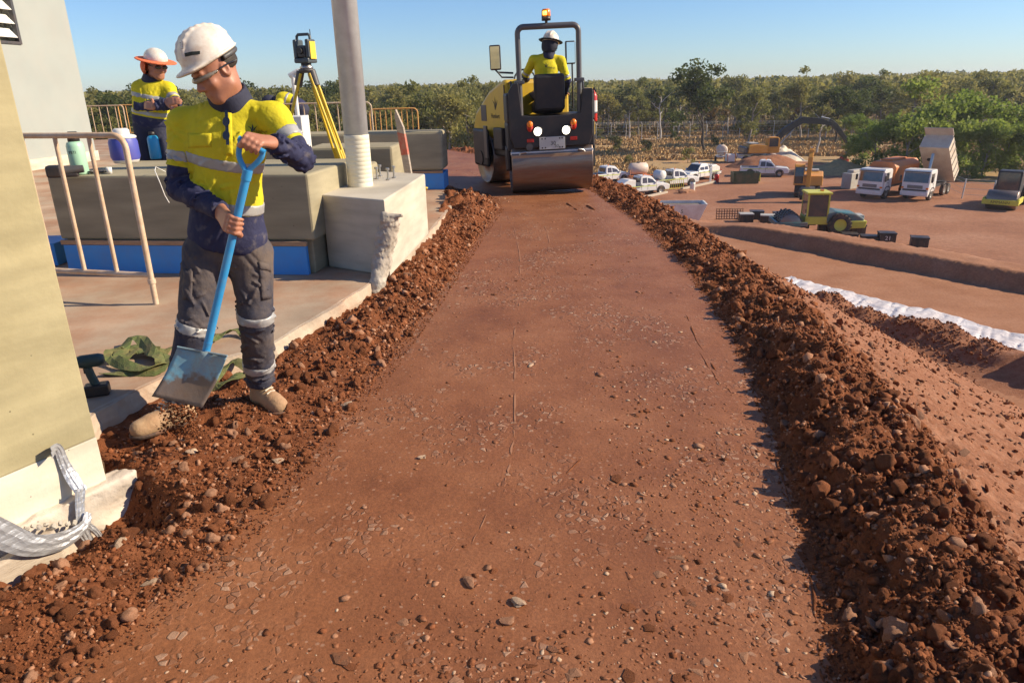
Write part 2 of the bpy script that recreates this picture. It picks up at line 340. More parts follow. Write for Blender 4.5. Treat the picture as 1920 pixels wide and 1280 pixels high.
# ---- wide ground, yard, far track
def sheet(name, pts, z, m, n=1):
    return tag(mesh_obj(name, [(x, y, z) for x, y in pts], [tuple(range(len(pts)))], m), kind='structure')
sheet('ground', [(-6000, -3000), (6000, -3000), (6000, 9000), (-6000, 9000)], ZY-0.02, 'bush_ground')
yx = [(4, 30), (40, 5), (110, 5), (110, 62), (70, 66), (52, 68), (44, 78), (40, 96), (30, 100), (24, 92), (18, 86), (9, 83), (3, 84), (-8, 90), (-25, 92), (-25, 60)]
sheet('yard', yx, ZY+0.03, 'yard_dirt')
dirt_mat('track_sand', (0.36, 0.25, 0.16), (0.42, 0.30, 0.20), (0.46, 0.34, 0.24), sc=0.2, bump=0.2, fine=4)
sheet('track', [(-60, 141.5), (30, 139.5), (75, 128), (120, 118), (120, 121.5), (75, 131.5), (30, 143.5), (-60, 145.5)], ZY+0.03, 'track_sand')

# ================================================================== clods and stones
def clod_base(seed, sub=1, flat=1.0, ang=0.35, chips=4, rough=0.0):
    rs = np.random.RandomState(seed); bm = bmesh.new(); bmesh.ops.create_icosphere(bm, subdivisions=sub, radius=1.0)
    V = np.array([v.co[:] for v in bm.verts]); F = np.array([[v.index for v in f.verts] for f in bm.faces]); bm.free()
    d = np.ones(len(V))
    for _ in range(5):
        k = rs.randn(3)*1.7; d += ang*0.45*np.sin(V@k+rs.rand()*6)
    for _ in range(9 if rough else 0):
        k = rs.randn(3)*4.2; d += rough*np.sin(V@k+rs.rand()*6)
    V = V*d[:, None]
    for _ in range(chips):                                   # chip flat facets
        n = rs.randn(3); n /= np.linalg.norm(n); c = 0.62+0.25*rs.rand(); h = V@n; V = V-np.outer(np.clip(h-c, 0, None), n)
    V *= np.array([1+0.4*(rs.rand()-.5), 1+0.4*(rs.rand()-.5), flat*(0.85+0.3*rs.rand())]); return V, F
CL = [clod_base(i, 3, 0.85, 0.3, 1, 0.055) for i in range(10)]; CLlow = [clod_base(50+i, 1, .85, .5, 1, .06) for i in range(10)]; CRUMB = [clod_base(70+i, 0 or 1, .8, .6, 2) for i in range(6)]
ST = [clod_base(80+i, 1, 0.26, 0.6) for i in range(10)]
def rotm(rs):
    q = rs.randn(4); q /= np.linalg.norm(q); a, b, c, d = q
    return np.array([[1-2*(c*c+d*d), 2*(b*c-a*d), 2*(b*d+a*c)], [2*(b*c+a*d), 1-2*(b*b+d*d), 2*(c*d-a*b)], [2*(b*d-a*c), 2*(c*d+a*b), 1-2*(b*b+c*c)]])
def rotz(rs):
    t = rs.rand()*6.283; c, s = math.cos(t), math.sin(t); return np.array([[c, -s, 0], [s, c, 0], [0, 0, 1]])
def scatter(parent, name, P, sizes, big, bases, lows, mats, seed, sink=0.3, full=True, stuff_name=None, smooth=False):
    """the biggest pieces one object each, the rest one mesh"""
    rs = np.random.RandomState(seed)
    dist = np.hypot(P[:, 0], P[:, 1]-0.3)
    order = np.argsort(-sizes/(dist+0.4))
    meshes = []
    for k, (V, F) in enumerate(bases):
        for mt in mats:
            me = bpy.data.meshes.new(name); me.from_pydata(V.tolist(), [], F.tolist()); me.update(); me.materials.append(M[mt])
            if smooth: me.polygons.foreach_set('use_smooth', [True]*len(me.polygons))
            meshes.append(me)
    for i in order[:big]:
        o = bpy.data.objects.new(name, meshes[rs.randint(len(meshes))]); col.objects.link(o); o.parent = parent
        s = sizes[i]; r = rotm(rs) if full else rotz(rs)
        o.matrix_local = Matrix.Translation(P[i]+np.array([0, 0, s*(0.5-sink)])) @ Matrix(r.tolist()).to_4x4() @ Matrix.Scale(s, 4)
    rest = order[big:]
    if len(rest):
        for mi, mt in enumerate(mats):
            VV = []; FF = []; n = 0
            for i in rest[mi::len(mats)]:
                V, F = lows[rs.randint(len(lows))]; r = rotm(rs) if full else rotz(rs); s = sizes[i]
                VV.append((V*s)@r.T+P[i]+np.array([0, 0, s*(0.5-sink)])); FF.append(F+n); n += len(V)
            if VV:
                o = np_mesh(stuff_name or 'loose_'+name+'s', np.concatenate(VV), np.concatenate(FF), mt, parent, smooth); o['kind'] = 'stuff'
def rand_strip(n, y0, y1, fx, rs, pw=2.0):
    """more pieces close to the camera"""
    t = rs.rand(n); y = y0*(y1/y0)**t; v = rs.rand(n); return fx(y, v), y
rs = np.random.RandomState(11)
# right windrow
n = 13000; x, y = rand_strip(n, 1.0, 16, lambda y, v: Rc(y)+0.02+0.80*v, rs)
s = 0.004+0.010*rs.rand(n)**2.2+0.026*rs.rand(n)**15; u = x-Rc(y); s *= np.where(u < 0.06, 0.6, 1.0); s *= 0.75+0.25*np.clip(y/3, 0, 2)
P = np.stack([x, y, H(x, y)], 1); scatter(WIND_R, 'clod', P, s, 290, CL, CLlow, ['clod', 'loose_dirt', 'clod', 'loose_dirt', 'clod', 'loose_dirt', 'clod', 'stone'], 1, 0.3, smooth=True)
# left windrow
n = 8000; x, y = rand_strip(n, 1.5, 12, lambda y, v: Sc(y)+0.03+(Lc(y)-Sc(y)+0.04)*v**0.85, rs)
s = 0.004+0.009*rs.rand(n)**2.2+0.022*rs.rand(n)**15; s *= 0.8+0.2*np.clip(y/3, 0, 2)
P = np.stack([x, y, H(x, y)], 1); scatter(WIND_L, 'clod', P, s, 290, CL, CLlow, ['clod', 'loose_dirt', 'clod', 'loose_dirt', 'clod', 'stone'], 2, 0.3, smooth=True)
# fine crumbs over both windrows
n = 17000; x, y = rand_strip(n, 1.0, 13, lambda y, v: Rc(y)-0.03+0.86*v, rs); s = .0025+.0045*rs.rand(n)**2; s *= .8+.25*np.clip(y/3, 0, 2); P = np.stack([x, y, H(x, y)], 1); scatter(WIND_R, 'crumb', P, s, 0, CRUMB, CRUMB, ['loose_dirt', 'clod', 'loose_dirt'], 7, .1, stuff_name='soil_crumbs')
n = 13000; x, y = rand_strip(n, 1.5, 12, lambda y, v: Sc(y)+.03+(Lc(y)-Sc(y)+.12)*v**.85, rs); s = .0025+.0042*rs.rand(n)**2; s *= .8+.25*np.clip(y/3, 0, 2); P = np.stack([x, y, H(x, y)], 1); scatter(WIND_L, 'crumb', P, s, 0, CRUMB, CRUMB, ['loose_dirt', 'clod', 'loose_dirt'], 8, .1, stuff_name='soil_crumbs')
# gravel on the outer bank
n = 6500; x, y = rand_strip(n, 1.0, 24, lambda y, v: Rc(y)+0.72+6*v**1.6, rs)
s = 0.006+0.013*rs.rand(n)**2+0.022*rs.rand(n)**10; s *= 0.8+0.3*np.clip(y/4, 0, 3)
P = np.stack([x, y, H(x, y)], 1); scatter(BANK, 'stone', P, s, 200, ST, ST, ['slope_dirt', 'stone', 'clod'], 3, 0.2)
# crumbs on the spoil heaps
n = 5000; pp = 7.5+rs.rand(n)*9; qq = -7.1+rs.randn(n)*.75; x = bA[0]+bD[0]*pp+bN[0]*qq; y = bA[1]+bD[1]*pp+bN[1]*qq; s = .012+.03*rs.rand(n)**3
P = np.stack([x, y, H(x, y)], 1); scatter(GROUND[6], 'clod', P, s, 60, CL, CLlow, ['slope_dirt', 'clod'], 6, 0.25)
# stones pressed into the road, in patches
n = 46000; x, y = rand_strip(n, 1.05, 15, lambda y, v: Lc(y)-0.05+(Rc(y)-Lc(y)+0.08)*v, rs)
den = fbm(x*1.3+40, y*0.9, 3)+0.25*np.clip((2.6-y)/1.2, -0.5, 1)
keep = rs.rand(n) < np.clip(0.05+1.25*(den-0.08), 0.03, 1); x, y = x[keep], y[keep]; n = len(x)
s = 0.003+0.007*rs.rand(n)**2.5+0.016*rs.rand(n)**14
P = np.stack([x, y, H(x, y)], 1); scatter(ROAD, 'stone', P, s, 290, ST, ST, ['road_dirt', 'stone', 'clod', 'road_dirt', 'stone', 'clod', 'road_dirt', 'stone', 'clod', 'road_dirt', 'clod', 'clod', 'road_dirt', 'stone', 'clod', 'road_dirt', 'clod', 'pale_stone'], 4, 0.5, full=False)
# a few named stones of the photo: flat pale ones and slabs in the windrow
def one_stone(parent, px, py, z, size, m, seed, flat=0.4, tilt=0.0):
    p = G(px, py, z); V, F = clod_base(seed, 2, flat, 0.5); zz = float(H(np.array([p[0]]), np.array([p[1]]))[0])
    o = mesh_obj('stone', V, F, m, parent); o.location = (p[0], p[1], zz+size*0.2); o.scale = (size,)*3; o.rotation_euler = (tilt, 0, seed)
for px, py, sz, m in [(972, 1132, .028, 'pale_stone'), (792, 857, .022, 'pale_stone'), (880, 1090, .02, 'stone'), (950, 1166, .02, 'stone'), (650, 760, .03, 'pale_stone'), (440, 865, .035, 'stone'), (362, 860, .03, 'pale_stone'), (519, 862, .025, 'pale_stone'),
                      (260, 860, .03, 'stone'), (330, 875, .02, 'stone'), (412, 760, .03, 'stone'), (228, 1030, .03, 'pale_stone'), (285, 1090, .02, 'pale_stone')]:
    one_stone(ROAD, px, py, 0, sz, m, int(px), 0.35)
one_stone(WIND_R, 1690, 1160, 0.12, 0.05, 'stone', 5, 0.25, 0.6); one_stone(WIND_R, 1645, 1122, 0.12, 0.033, 'stone', 8, 0.3, 0.5)
one_stone(WIND_R, 1725, 745, -0.05, 0.03, 'stone', 9, 0.3, -0.4)

# ---- marks the roller and tools left in the road: low ridges of pressed soil and pale scratches
mat('scratch_pale', (0.34, 0.155, 0.08), 0.9)
def mark(name, pix, wd, m, ridge=False, seed=0):
    P = []
    for i in range(len(pix)-1):
        for t in np.linspace(0, 1, 14, endpoint=False): a = np.array(pix[i]); b = np.array(pix[i+1]); P.append(a+(b-a)*t)
    P.append(np.array(pix[-1])); W = []
    for i, p in enumerate(P):
        g = G(p[0], p[1], 0.0); z = float(H(np.array([g[0]]), np.array([g[1]]))[0]); W.append(Vector((g[0]+.008*float(vnoise(np.array([i*.31+seed]), np.array([1.1]))[0]), g[1], z)))
    vs = []; fs = []; prof = [(-.5, 0.001), (-.2, .8), (.15, 1.0), (.5, 0.001)] if ridge else [(-.5, .003), (.5, .003)]; K = len(prof)
    for i, p in enumerate(W):
        d = (W[min(i+1, len(W)-1)]-W[max(i-1, 0)]).normalized(); s_ = d.cross(Vector((0, 0, 1))); w_ = wd*min(1.3, max(.03, 2.6*float(vnoise(np.array([i*.33]), np.array([seed*3.1]))[0])+.45))*(.25 if i in (0, len(W)-1) else 1)
        for a, h in prof: vs.append(p+s_*a*w_+Vector((0, 0, h*w_*.35 if ridge else h)))
    for i in range(len(W)-1):
        for k in range(K-1): fs.append((i*K+k, i*K+k+1, (i+1)*K+k+1, (i+1)*K+k))
    mesh_obj(name, vs, fs, m, ROAD, smooth=ridge)
mark('roller_ridge', [(1455, 850), (1480, 935), (1510, 1020), (1525, 1100), (1535, 1200), (1545, 1290)], .011, 'loose_dirt', True, 1)
mark('tyre_ridge', [(1284, 585), (1305, 635), (1340, 690), (1372, 738)], .014, 'loose_dirt', True, 2); mark('tyre_ridge', [(1300, 640), (1330, 690), (1352, 722)], .014, 'loose_dirt', True, 3)
mark('tyre_ridge', [(1100, 385), (1126, 400)], .04, 'loose_dirt', True, 8); mark('tyre_ridge', [(1062, 380), (1082, 394)], .035, 'loose_dirt', True, 9); mark('stick', [(1062, 888), (1095, 852)], .008, 'loose_dirt', True, 10)
for k, px in enumerate([[(948, 905), (955, 870), (964, 820), (966, 760), (965, 700), (963, 640)], [(963, 640), (968, 600), (975, 570)], [(975, 515), (974, 470), (965, 430), (952, 405)], [(1010, 520), (1028, 480), (1030, 450), (1018, 410)], [(915, 475), (938, 440), (942, 410)], [(838, 1050), (866, 1000)], [(886, 1018), (914, 962)]]): mark('scratch', px, .008, 'scratch_pale', False, 20+k)
# ================================================================== concrete platform and what is built on it
def concrete(name, a, b, stain=None, st=0.5, sc=1.6, bump=0.25):
    m = mat(name, a, 0.88, color2=b, scale=sc, mixlo=0.3, mixhi=0.7, bump=bump, bscale=45, bdist=0.006, dust=stain, dust_amt=st, dust_scale=1.1, spec=0.25)
    t = m.node_tree; N = t.nodes; L = t.links; bs = N['Principled BSDF']; src = bs.inputs['Base Color'].links[0].from_socket; tc = N.new('ShaderNodeTexCoord')
    mp_ = N.new('ShaderNodeMapping'); mp_.inputs['Scale'].default_value = (1.2, 1.2, 7); L.new(tc.outputs['Object'], mp_.inputs[0]); n = N.new('ShaderNodeTexNoise'); n.inputs['Scale'].default_value = 1.3; n.inputs['Detail'].default_value = 7; L.new(mp_.outputs[0], n.inputs['Vector'])
    v = N.new('ShaderNodeTexVoronoi'); v.inputs['Scale'].default_value = 34; L.new(tc.outputs['Object'], v.inputs['Vector']); sp = N.new('ShaderNodeSeparateColor'); L.new(v.outputs['Color'], sp.inputs[0])
    g = N.new('ShaderNodeMath'); g.operation = 'GREATER_THAN'; g.inputs[1].default_value = .965; L.new(sp.outputs[0], g.inputs[0]); l = N.new('ShaderNodeMath'); l.operation = 'LESS_THAN'; l.inputs[1].default_value = .13; L.new(v.outputs['Distance'], l.inputs[0]); pit = N.new('ShaderNodeMath'); pit.operation = 'MULTIPLY'; L.new(g.outputs[0], pit.inputs[0]); L.new(l.outputs[0], pit.inputs[1])
    mr = N.new('ShaderNodeMapRange'); mr.inputs['From Min'].default_value = .3; mr.inputs['From Max'].default_value = .7; mr.inputs['To Min'].default_value = .78; mr.inputs['To Max'].default_value = 1.14; L.new(n.outputs[0], mr.inputs[0])
    su = N.new('ShaderNodeMath'); su.operation = 'MULTIPLY_ADD'; su.inputs[1].default_value = -.5; L.new(pit.outputs[0], su.inputs[0]); L.new(mr.outputs[0], su.inputs[2]); hv = N.new('ShaderNodeHueSaturation'); L.new(src, hv.inputs['Color']); L.new(su.outputs[0], hv.inputs['Value']); L.new(hv.outputs[0], bs.inputs['Base Color']); return m
concrete('slab_concrete', (0.46, 0.36, 0.26), (0.40, 0.29, 0.20), (0.36, 0.165, 0.085), 1.0)
concrete('cast_concrete', (0.31, 0.27, 0.175), (0.37, 0.33, 0.225), (0.26, 0.215, 0.135), 0.5, 2.2)
concrete('footing_concrete', (0.50, 0.455, 0.365), (0.55, 0.51, 0.42), (0.38, 0.30, 0.21), 0.35, 2.0)
concrete('wall_concrete', (0.35, 0.305, 0.175), (0.41, 0.36, 0.215), (0.27, 0.23, 0.125), 0.7, 2.6)
concrete('pale_concrete', (0.58, 0.53, 0.42), (0.64, 0.59, 0.48), (0.46, 0.36, 0.24), 0.3, 5)
concrete('rough_white', (0.60, 0.54, 0.46), (0.52, 0.45, 0.36), (0.42, 0.24, 0.15), 0.4, 9, 0.8)
concrete('mortar', (0.38, 0.34, 0.28), (0.50, 0.46, 0.39), (0.32, 0.20, 0.13), 0.35, 12, 1.0)
mat('grey_paint', (0.315, 0.34, 0.315), 0.6, color2=(0.345, 0.37, 0.34), scale=1.3, bump=0.06, bscale=9, dust=(0.36, 0.34, 0.30), dust_amt=0.35)
mat('blue_foam', (0.05, 0.26, 0.66), 0.75, color2=(0.06, 0.30, 0.72), scale=3, bump=0.1, bscale=60, dust=(0.16, 0.22, 0.38), dust_amt=0.4, dust_scale=5)
mat('timber', (0.33, 0.20, 0.11), 0.8, color2=(0.42, 0.27, 0.16), scale=6, stretch=(1, 8, 8), bump=0.3)
mat('grey_timber', (0.38, 0.31, 0.24), 0.85, color2=(0.47, 0.40, 0.32), scale=6, stretch=(2, 2, 12), bump=0.4)
mat('galv', (0.54, 0.57, 0.60), 0.36, 0.25, color2=(0.62, 0.65, 0.68), scale=9, bump=0.05, dust=(0.40, 0.40, 0.39), dust_amt=0.5, dust_scale=6)
mat('cream_wrap', (0.74, 0.68, 0.50), 0.55, color2=(0.80, 0.75, 0.60), scale=6, bump=0.15, bscale=14)
mat('barrier_paint', (0.60, 0.48, 0.36), 0.55, color2=(0.55, 0.40, 0.26), scale=7, bump=0.15, bscale=50, dust=(0.42, 0.22, 0.10), dust_amt=0.7, dust_scale=9)
mat('orange_barrier', (0.62, 0.30, 0.06), 0.6, color2=(0.68, 0.38, 0.14), scale=5)
mat('steel', (0.45, 0.45, 0.44), 0.35, 0.9, dust=(0.3, 0.2, 0.13), dust_amt=0.4, dust_scale=20)
mat('black_rubber', (0.018, 0.018, 0.02), 0.6, dust=DUST, dust_amt=0.08, dust_scale=9)
mat('black_plastic', (0.018, 0.019, 0.021), 0.45, dust=DUST, dust_amt=0.12, dust_scale=7)
mat('dark_grey', (0.055, 0.058, 0.062), 0.5, dust=DUST, dust_amt=0.15, dust_scale=5)
mat('white_plastic', (0.74, 0.73, 0.69), 0.45, dust=DUST, dust_amt=0.25, dust_scale=6)
mat('silver_tape', (0.50, 0.51, 0.53), 0.38, 0.55, color2=(0.50, 0.51, 0.53), scale=8, bump=0.5, bscale=16, bdist=0.012, stretch=(1, 1, 3))

concrete('slab_rim', (0.52, 0.44, 0.34), (0.45, 0.36, 0.27), (0.38, 0.19, 0.11), 0.8, 7, 0.9)
# slab with a broken curved edge
ys = np.arange(2.86, 11.6, 0.05); jag = 0.02*fbm(ys*4, ys*0+1.5, 4)
edge = [(float(Sc(y))-0.02+j, float(y)) for y, j in zip(ys, jag)]
edge += [(float(Sc(y))-0.02, float(y)) for y in np.arange(11.7, 26, 0.5)]
poly = edge+[(-18, 26), (-18, 2.0), (-3.0, 2.0), (-2.15, 2.86)]
n = len(poly); vs = [(x, y, 0.12) for x, y in poly]+[(x+rnd.uniform(-.01, .012), y, 0.055) for x, y in poly]+[(x+rnd.uniform(-.015, .02), y, -0.12) for x, y in poly]+[(x-0.3, y, ZY) for x, y in poly]
fs = [tuple(range(n))]
for l in range(3): fs += [(l*n+i, (l+1)*n+i, (l+1)*n+(i+1) % n, l*n+(i+1) % n) for i in range(n)]
slab = mesh_obj('pavement', vs, fs, 'slab_concrete'); tag(slab, 'beige concrete slab with red dust and a broken curved edge', kind='structure')
rimv = []; j_ = lambda y: .02*float(fbm(np.array([y*5.0]), np.array([2.2]), 4)[0])
for i, (x, y) in enumerate(edge[:174]):
    nx_, ny_ = 0.97, -0.2
    rimv += [(x-0.022-j_(y)*.6, y, 0.1225), (x+0.008+j_(y), y, 0.121-abs(j_(y*1.7))*.6), (x+0.022+j_(y*1.3+5)*1.6, y, 0.05), (x+0.02, y, -0.1)]
rf = [(4*i+k, 4*i+k+1, 4*i+k+5, 4*i+k+4) for i in range(173) for k in range(3)]
mesh_obj('slab_edge', rimv, rf, 'slab_rim', slab)
# lower strip of footing beside the wall
mb = MB(); a = G(178, 806, 0.0); b = G(300, 742, 0.0)
dx = Vector((b[0]-a[0], b[1]-a[1], 0)).normalized(); ny2 = Vector((dx.y, -dx.x, 0))
T = frame((a[0]-dx.x*0.3, a[1]-dx.y*0.3, 0), dx, -ny2, (0, 0, 1)); mb.box(0, 0.78, -0.01, 0.3, -0.15, 0.055, T, b=0.012)
o = mb.build('kerb_strip', 'pale_concrete', slab)

def concrete_block(name, quad, z0, z1, m, bev=0.02, parent=None):
    mb = MB(); n = len(quad); vs = [(x, y, z0) for x, y in quad]+[(x, y, z1) for x, y in quad]
    fs = [tuple(range(n))[::-1], tuple(range(n, 2*n))]+[(i, (i+1) % n, (i+1) % n+n, i+n) for i in range(n)]
    mb.add(vs, fs); return mb.build(name, m, parent, bevel=bev)
def strip(parent, name, p, q, off0, off1, z0, z1, m):
    p = Vector((*p, 0)); q = Vector((*q, 0)); d = (q-p).normalized(); nn = Vector((d.y, -d.x, 0)); mb = MB()
    mb.box(0, (q-p).length, off0, off1, z0, z1, frame(p, d, nn, (0, 0, 1))); return mb.build(name, m, parent, bevel=0.003)
# upstand A: long low wall with blue foam along its foot
wa = empty('concrete_upstand', (-2.8, 6.1, 0.12), 0, 'long low concrete upstand with blue foam foot, bottles standing on it', 'wall')
def wp(o, ch):
    ch.parent = o; ch.matrix_parent_inverse = o.matrix_world.inverted() if False else Matrix.Translation(-Vector(o.location)); return ch
aFL, aFR = (-3.93, 6.27), (-1.625, 5.955); aBR, aBL = (-1.45, 7.25), (-3.75, 7.55)
wp(wa, concrete_block('upper_wall', [aFL, aFR, aBR, aBL], 0.41, 0.955, 'cast_concrete'))
wp(wa, concrete_block('wall_foot', [(-3.90, 6.31), (-1.66, 6.01), aBR, aBL], 0.12, 0.408, 'cast_concrete', 0.01))
wp(wa, strip(None, 'foam_board', (-3.90, 6.29), (-1.70, 5.99), 0.0, 0.045, 0.121, 0.365, 'blue_foam'))
wp(wa, strip(None, 'batten', (-3.92, 6.275), (-1.69, 5.965), 0.0, 0.03, 0.368, 0.407, 'timber'))
mbq = MB(); mbq.box(-4.6, -4.15, 6.5, 6.9, 0.125, 0.33); fb = mbq.build('foam_offcut', 'blue_foam', bevel=0.004); tag(fb, 'pale blue foam offcut beside the left end of the low wall', 'foam board')
# step behind it
st = concrete_block('concrete_block', [(-1.93, 7.35), (-1.42, 7.3), (-1.40, 7.95), (-1.95, 8.0)], 0.12, 0.86, 'cast_concrete', 0.03); tag(st, 'squat concrete block behind the low wall, left of the steel pole', 'concrete block')
# footing B with the pole
fB = concrete_block('pole_footing', [(-1.60, 6.22), (-1.0, 5.83), (-0.86, 7.6), (-1.38, 7.95)], 0.122, 0.752, 'footing_concrete', 0.012); tag(fB, 'pale concrete footing block carrying the round steel pole', 'footing')
# D and C
dB = concrete_block('concrete_block', [(-2.4, 8.85), (-1.365, 8.8), (-1.33, 9.5), (-2.4, 9.6)], 0.12, 0.945, 'cast_concrete', 0.03); tag(dB, 'beige concrete block between the pole footing and the far low wall', 'concrete block')
wc = empty('concrete_upstand', (-2.5, 11.3, 0.12), 0, 'far concrete upstand ending beside the road, blue foam foot', 'wall')
wp(wc, concrete_block('upper_wall', [(-4.4, 11.25), (-0.985, 11.15), (-0.95, 11.75), (-4.4, 11.85)], 0.40, 0.975, 'cast_concrete', 0.04))
wp(wc, strip(None, 'batten', (-4.4, 11.26), (-0.99, 11.16), 0.0, 0.02, 0.362, 0.398, 'timber'))
wp(wc, concrete_block('foam_board', [(-4.4, 11.24), (-0.98, 11.14), (-0.955, 11.7), (-4.4, 11.8)], 0.121, 0.36, 'blue_foam', 0.004))

# ---- steel pole
pole = empty('steel_pole', (-1.36, 6.74, 0.75), 0, 'round galvanised steel pole with cream wrapped foot', 'pole')
MB().lathe([(0.0, 0.45), (0.108, 0.45), (0.108, 5.2), (0, 5.2)], 32).build('shaft', 'galv', pole)
pr = [(0.0, 0.001), (0.112, 0.001)]
for i in range(12): z = 0.005+i*0.037; pr += [(0.1125, z), (0.1122, z+0.033), (0.1116, z+0.036)]
pr += [(0.113, 0.455), (0.109, 0.458)]; MB().lathe(pr, 32).build('wrap', 'cream_wrap', pole)
for k, (px, py) in enumerate([(707, 336), (713, 331), (728, 338), (739, 334)]):
    p = G(px, py, 0.752); b = empty('anchor_bolt', (p[0], p[1], 0.752), 0, ['leftmost of four anchor bolts on the pole footing, nearest the pole', 'second anchor bolt from the pole, standing at the back', 'third anchor bolt from the pole, nearest the camera', 'rightmost of the four anchor bolts on the pole footing'][k], 'bolt', 'anchor bolts on the footing')
    MB().cyl((0, 0, -0.02), (0, 0, 0.115), 0.009, 10).build('rod', 'steel', b); MB().cyl((0, 0, 0.098), (0, 0, 0.116), 0.021, 6).build('nut', 'steel', b); MB().cyl((0, 0, 0.0), (0, 0, 0.012), 0.024, 6).build('washer', 'steel', b)
# ---- plank leaning by the footing
p0 = AtY(766, 326, 8.0); p1 = AtY(745, 205, 8.0); ax = Vector(p1-p0).normalized(); sx = Vector((0.8, -0.6, 0)); sx = (sx-ax*sx.dot(ax)).normalized(); T = frame(p0, sx, ax.cross(sx), ax); L = float(np.linalg.norm(p1-p0))
pk = MB(); pk.prism([(-0.05, -0.66), (0.05, -0.66), (0.05, L*0.72), (-0.02, L), (-0.05, L*0.9)], -0.012, 0.012, T); pk = pk.build('stake', 'grey_timber', bevel=0.003); tag(pk, 'pointed grey timber stake with red paint leaning near the footing', 'stake')
mat('red_paint', (0.50, 0.10, 0.06), 0.7, color2=(0.45, 0.2, 0.14), scale=20)
MB().prism([(-0.051, L*0.3), (0.051, L*0.3), (0.051, L*0.62), (-0.051, L*0.66)], -0.0135, 0.0135, T).build('paint_mark', 'red_paint', pk)
# yellow rebar cap at the slab's end
p = G(799, 357, 0.12); yc = empty('rebar_cap', (p[0], p[1], 0.12), 0, 'small yellow plastic cap on the slab by the footing', 'rebar cap'); mat('yellow_plastic', (0.75, 0.50, 0.03), 0.45)
MB().lathe([(0, 0.055), (0.02, 0.05), (0.032, 0.035), (0.03, 0.028), (0.014, 0.024), (0.014, 0.0), (0, 0)], 16).build('cap', 'yellow_plastic', yc)

# ---- left concrete wall close to the camera
w0 = np.array([-1.77, 2.75]); dW = Vector((-0.494, -0.869, 0)); nW = Vector((0.869, -0.494, 0))
TW = frame((w0[0], w0[1], 0), dW, nW, (0, 0, 1))
wl = empty('concrete_wall', (w0[0]+dW.x*0.8, w0[1]+dW.y*0.8, 0.0), 0, 'tall yellowish concrete wall at the left edge, pale along its foot', 'wall')
wp(wl, MB().box(0, 2.6, -0.3, 0.0, 0.235, 3.4, TW).build('wall_face', 'wall_concrete', bevel=0.006))
wp(wl, MB().box(0.0, 2.6, -0.297, 0.003, 0.0, 0.234, TW).build('wall_foot', 'pale_concrete', bevel=0.004))
def onwall(px, py, off=0.0):
    o0 = Vector((w0[0], w0[1], 0))+nW*off; d = Vector(ray(px, py)); c = Vector(CAM); return c+d*((o0-c).dot(nW)/d.dot(nW))
mb = MB()
for k in range(9):
    p = onwall(48+k*13, 990-k*1.2-3*(k % 2), 0.105); V, F = clod_base(200+k, 1, 0.8); s = 0.013; mb.add([(v[0]*s+p[0], v[1]*s+p[1], v[2]*s+p[2]) for v in V], [tuple(f) for f in F])
o = mb.build('mortar_bead', 'mortar'); tag(o, 'lumpy dark mortar bead along the taped board', 'mortar')
def ribbon(pts, wds, seed=0):
    rs = random.Random(seed); P = [Vector(p) for p in pts]; vs = []; fs = []; K = 9; out = []
    for i in range(len(P)-1):                      # smooth the line
        for j in range(5):
            t = j/5; p0 = P[max(i-1, 0)]; p1 = P[i]; p2 = P[i+1]; p3 = P[min(i+2, len(P)-1)]
            q = 0.5*((2*p1)+(p2-p0)*t+(2*p0-5*p1+4*p2-p3)*t*t+(3*p1-p0-3*p2+p3)*t**3); out.append((q, wds[i]+(wds[i+1]-wds[i])*t))
    out.append((P[-1], wds[-1]))
    for i, (p, wd) in enumerate(out):
        d = (out[min(i+1, len(out)-1)][0]-out[max(i-1, 0)][0]).normalized(); s = d.cross(nW).normalized()
        for k in range(K):
            t = k/(K-1)-0.5; vs.append(p+s*(wd*t)+nW*(0.003*math.cos(t*3)+0.004*(abs(math.sin(k*2.1+seed+.06*i))-.5)+0.003*(rs.random()-.5)))
    for i in range(len(out)-1):
        for k in range(K-1): fs.append((i*K+k, i*K+k+1, (i+1)*K+k+1, (i+1)*K+k))
    return vs, fs
tp = empty('duct_tape', tuple(onwall(80, 1010, 0.12)), 0, 'crumpled strips of silver duct tape on the footing, bottom left', 'tape')
for seed, pts, wds in [(1, [(-60, 975, .16), (0, 1000, .15), (60, 1022, .145), (120, 1012, .14), (158, 985, .12), (165, 960, .09)], [.11, .10, .085, .08, .05, .03]),
                       (2, [(152, 990, .09), (150, 950, .075), (151, 915, .07)], [.035, .04, .045]), (3, [(153, 922, .065), (135, 895, .03), (120, 868, .015), (108, 840, .02), (96, 848, .06)], [.045, .05, .04, .035, .05]),
                       (4, [(150, 985, .09), (165, 1010, .085), (178, 1030, .08)], [.05, .035, .012]), (5, [(165, 985, .08), (182, 998, .08), (196, 1018, .075)], [.03, .025, .02])]:
    vs, fs = ribbon([onwall(x, y, f) for x, y, f in pts], wds, seed)
    o = mesh_obj('tape_strip', vs, fs, 'silver_tape', smooth=False); wp(tp, o)
    md = o.modifiers.new('thick', 'SOLIDIFY'); md.thickness = 0.0015

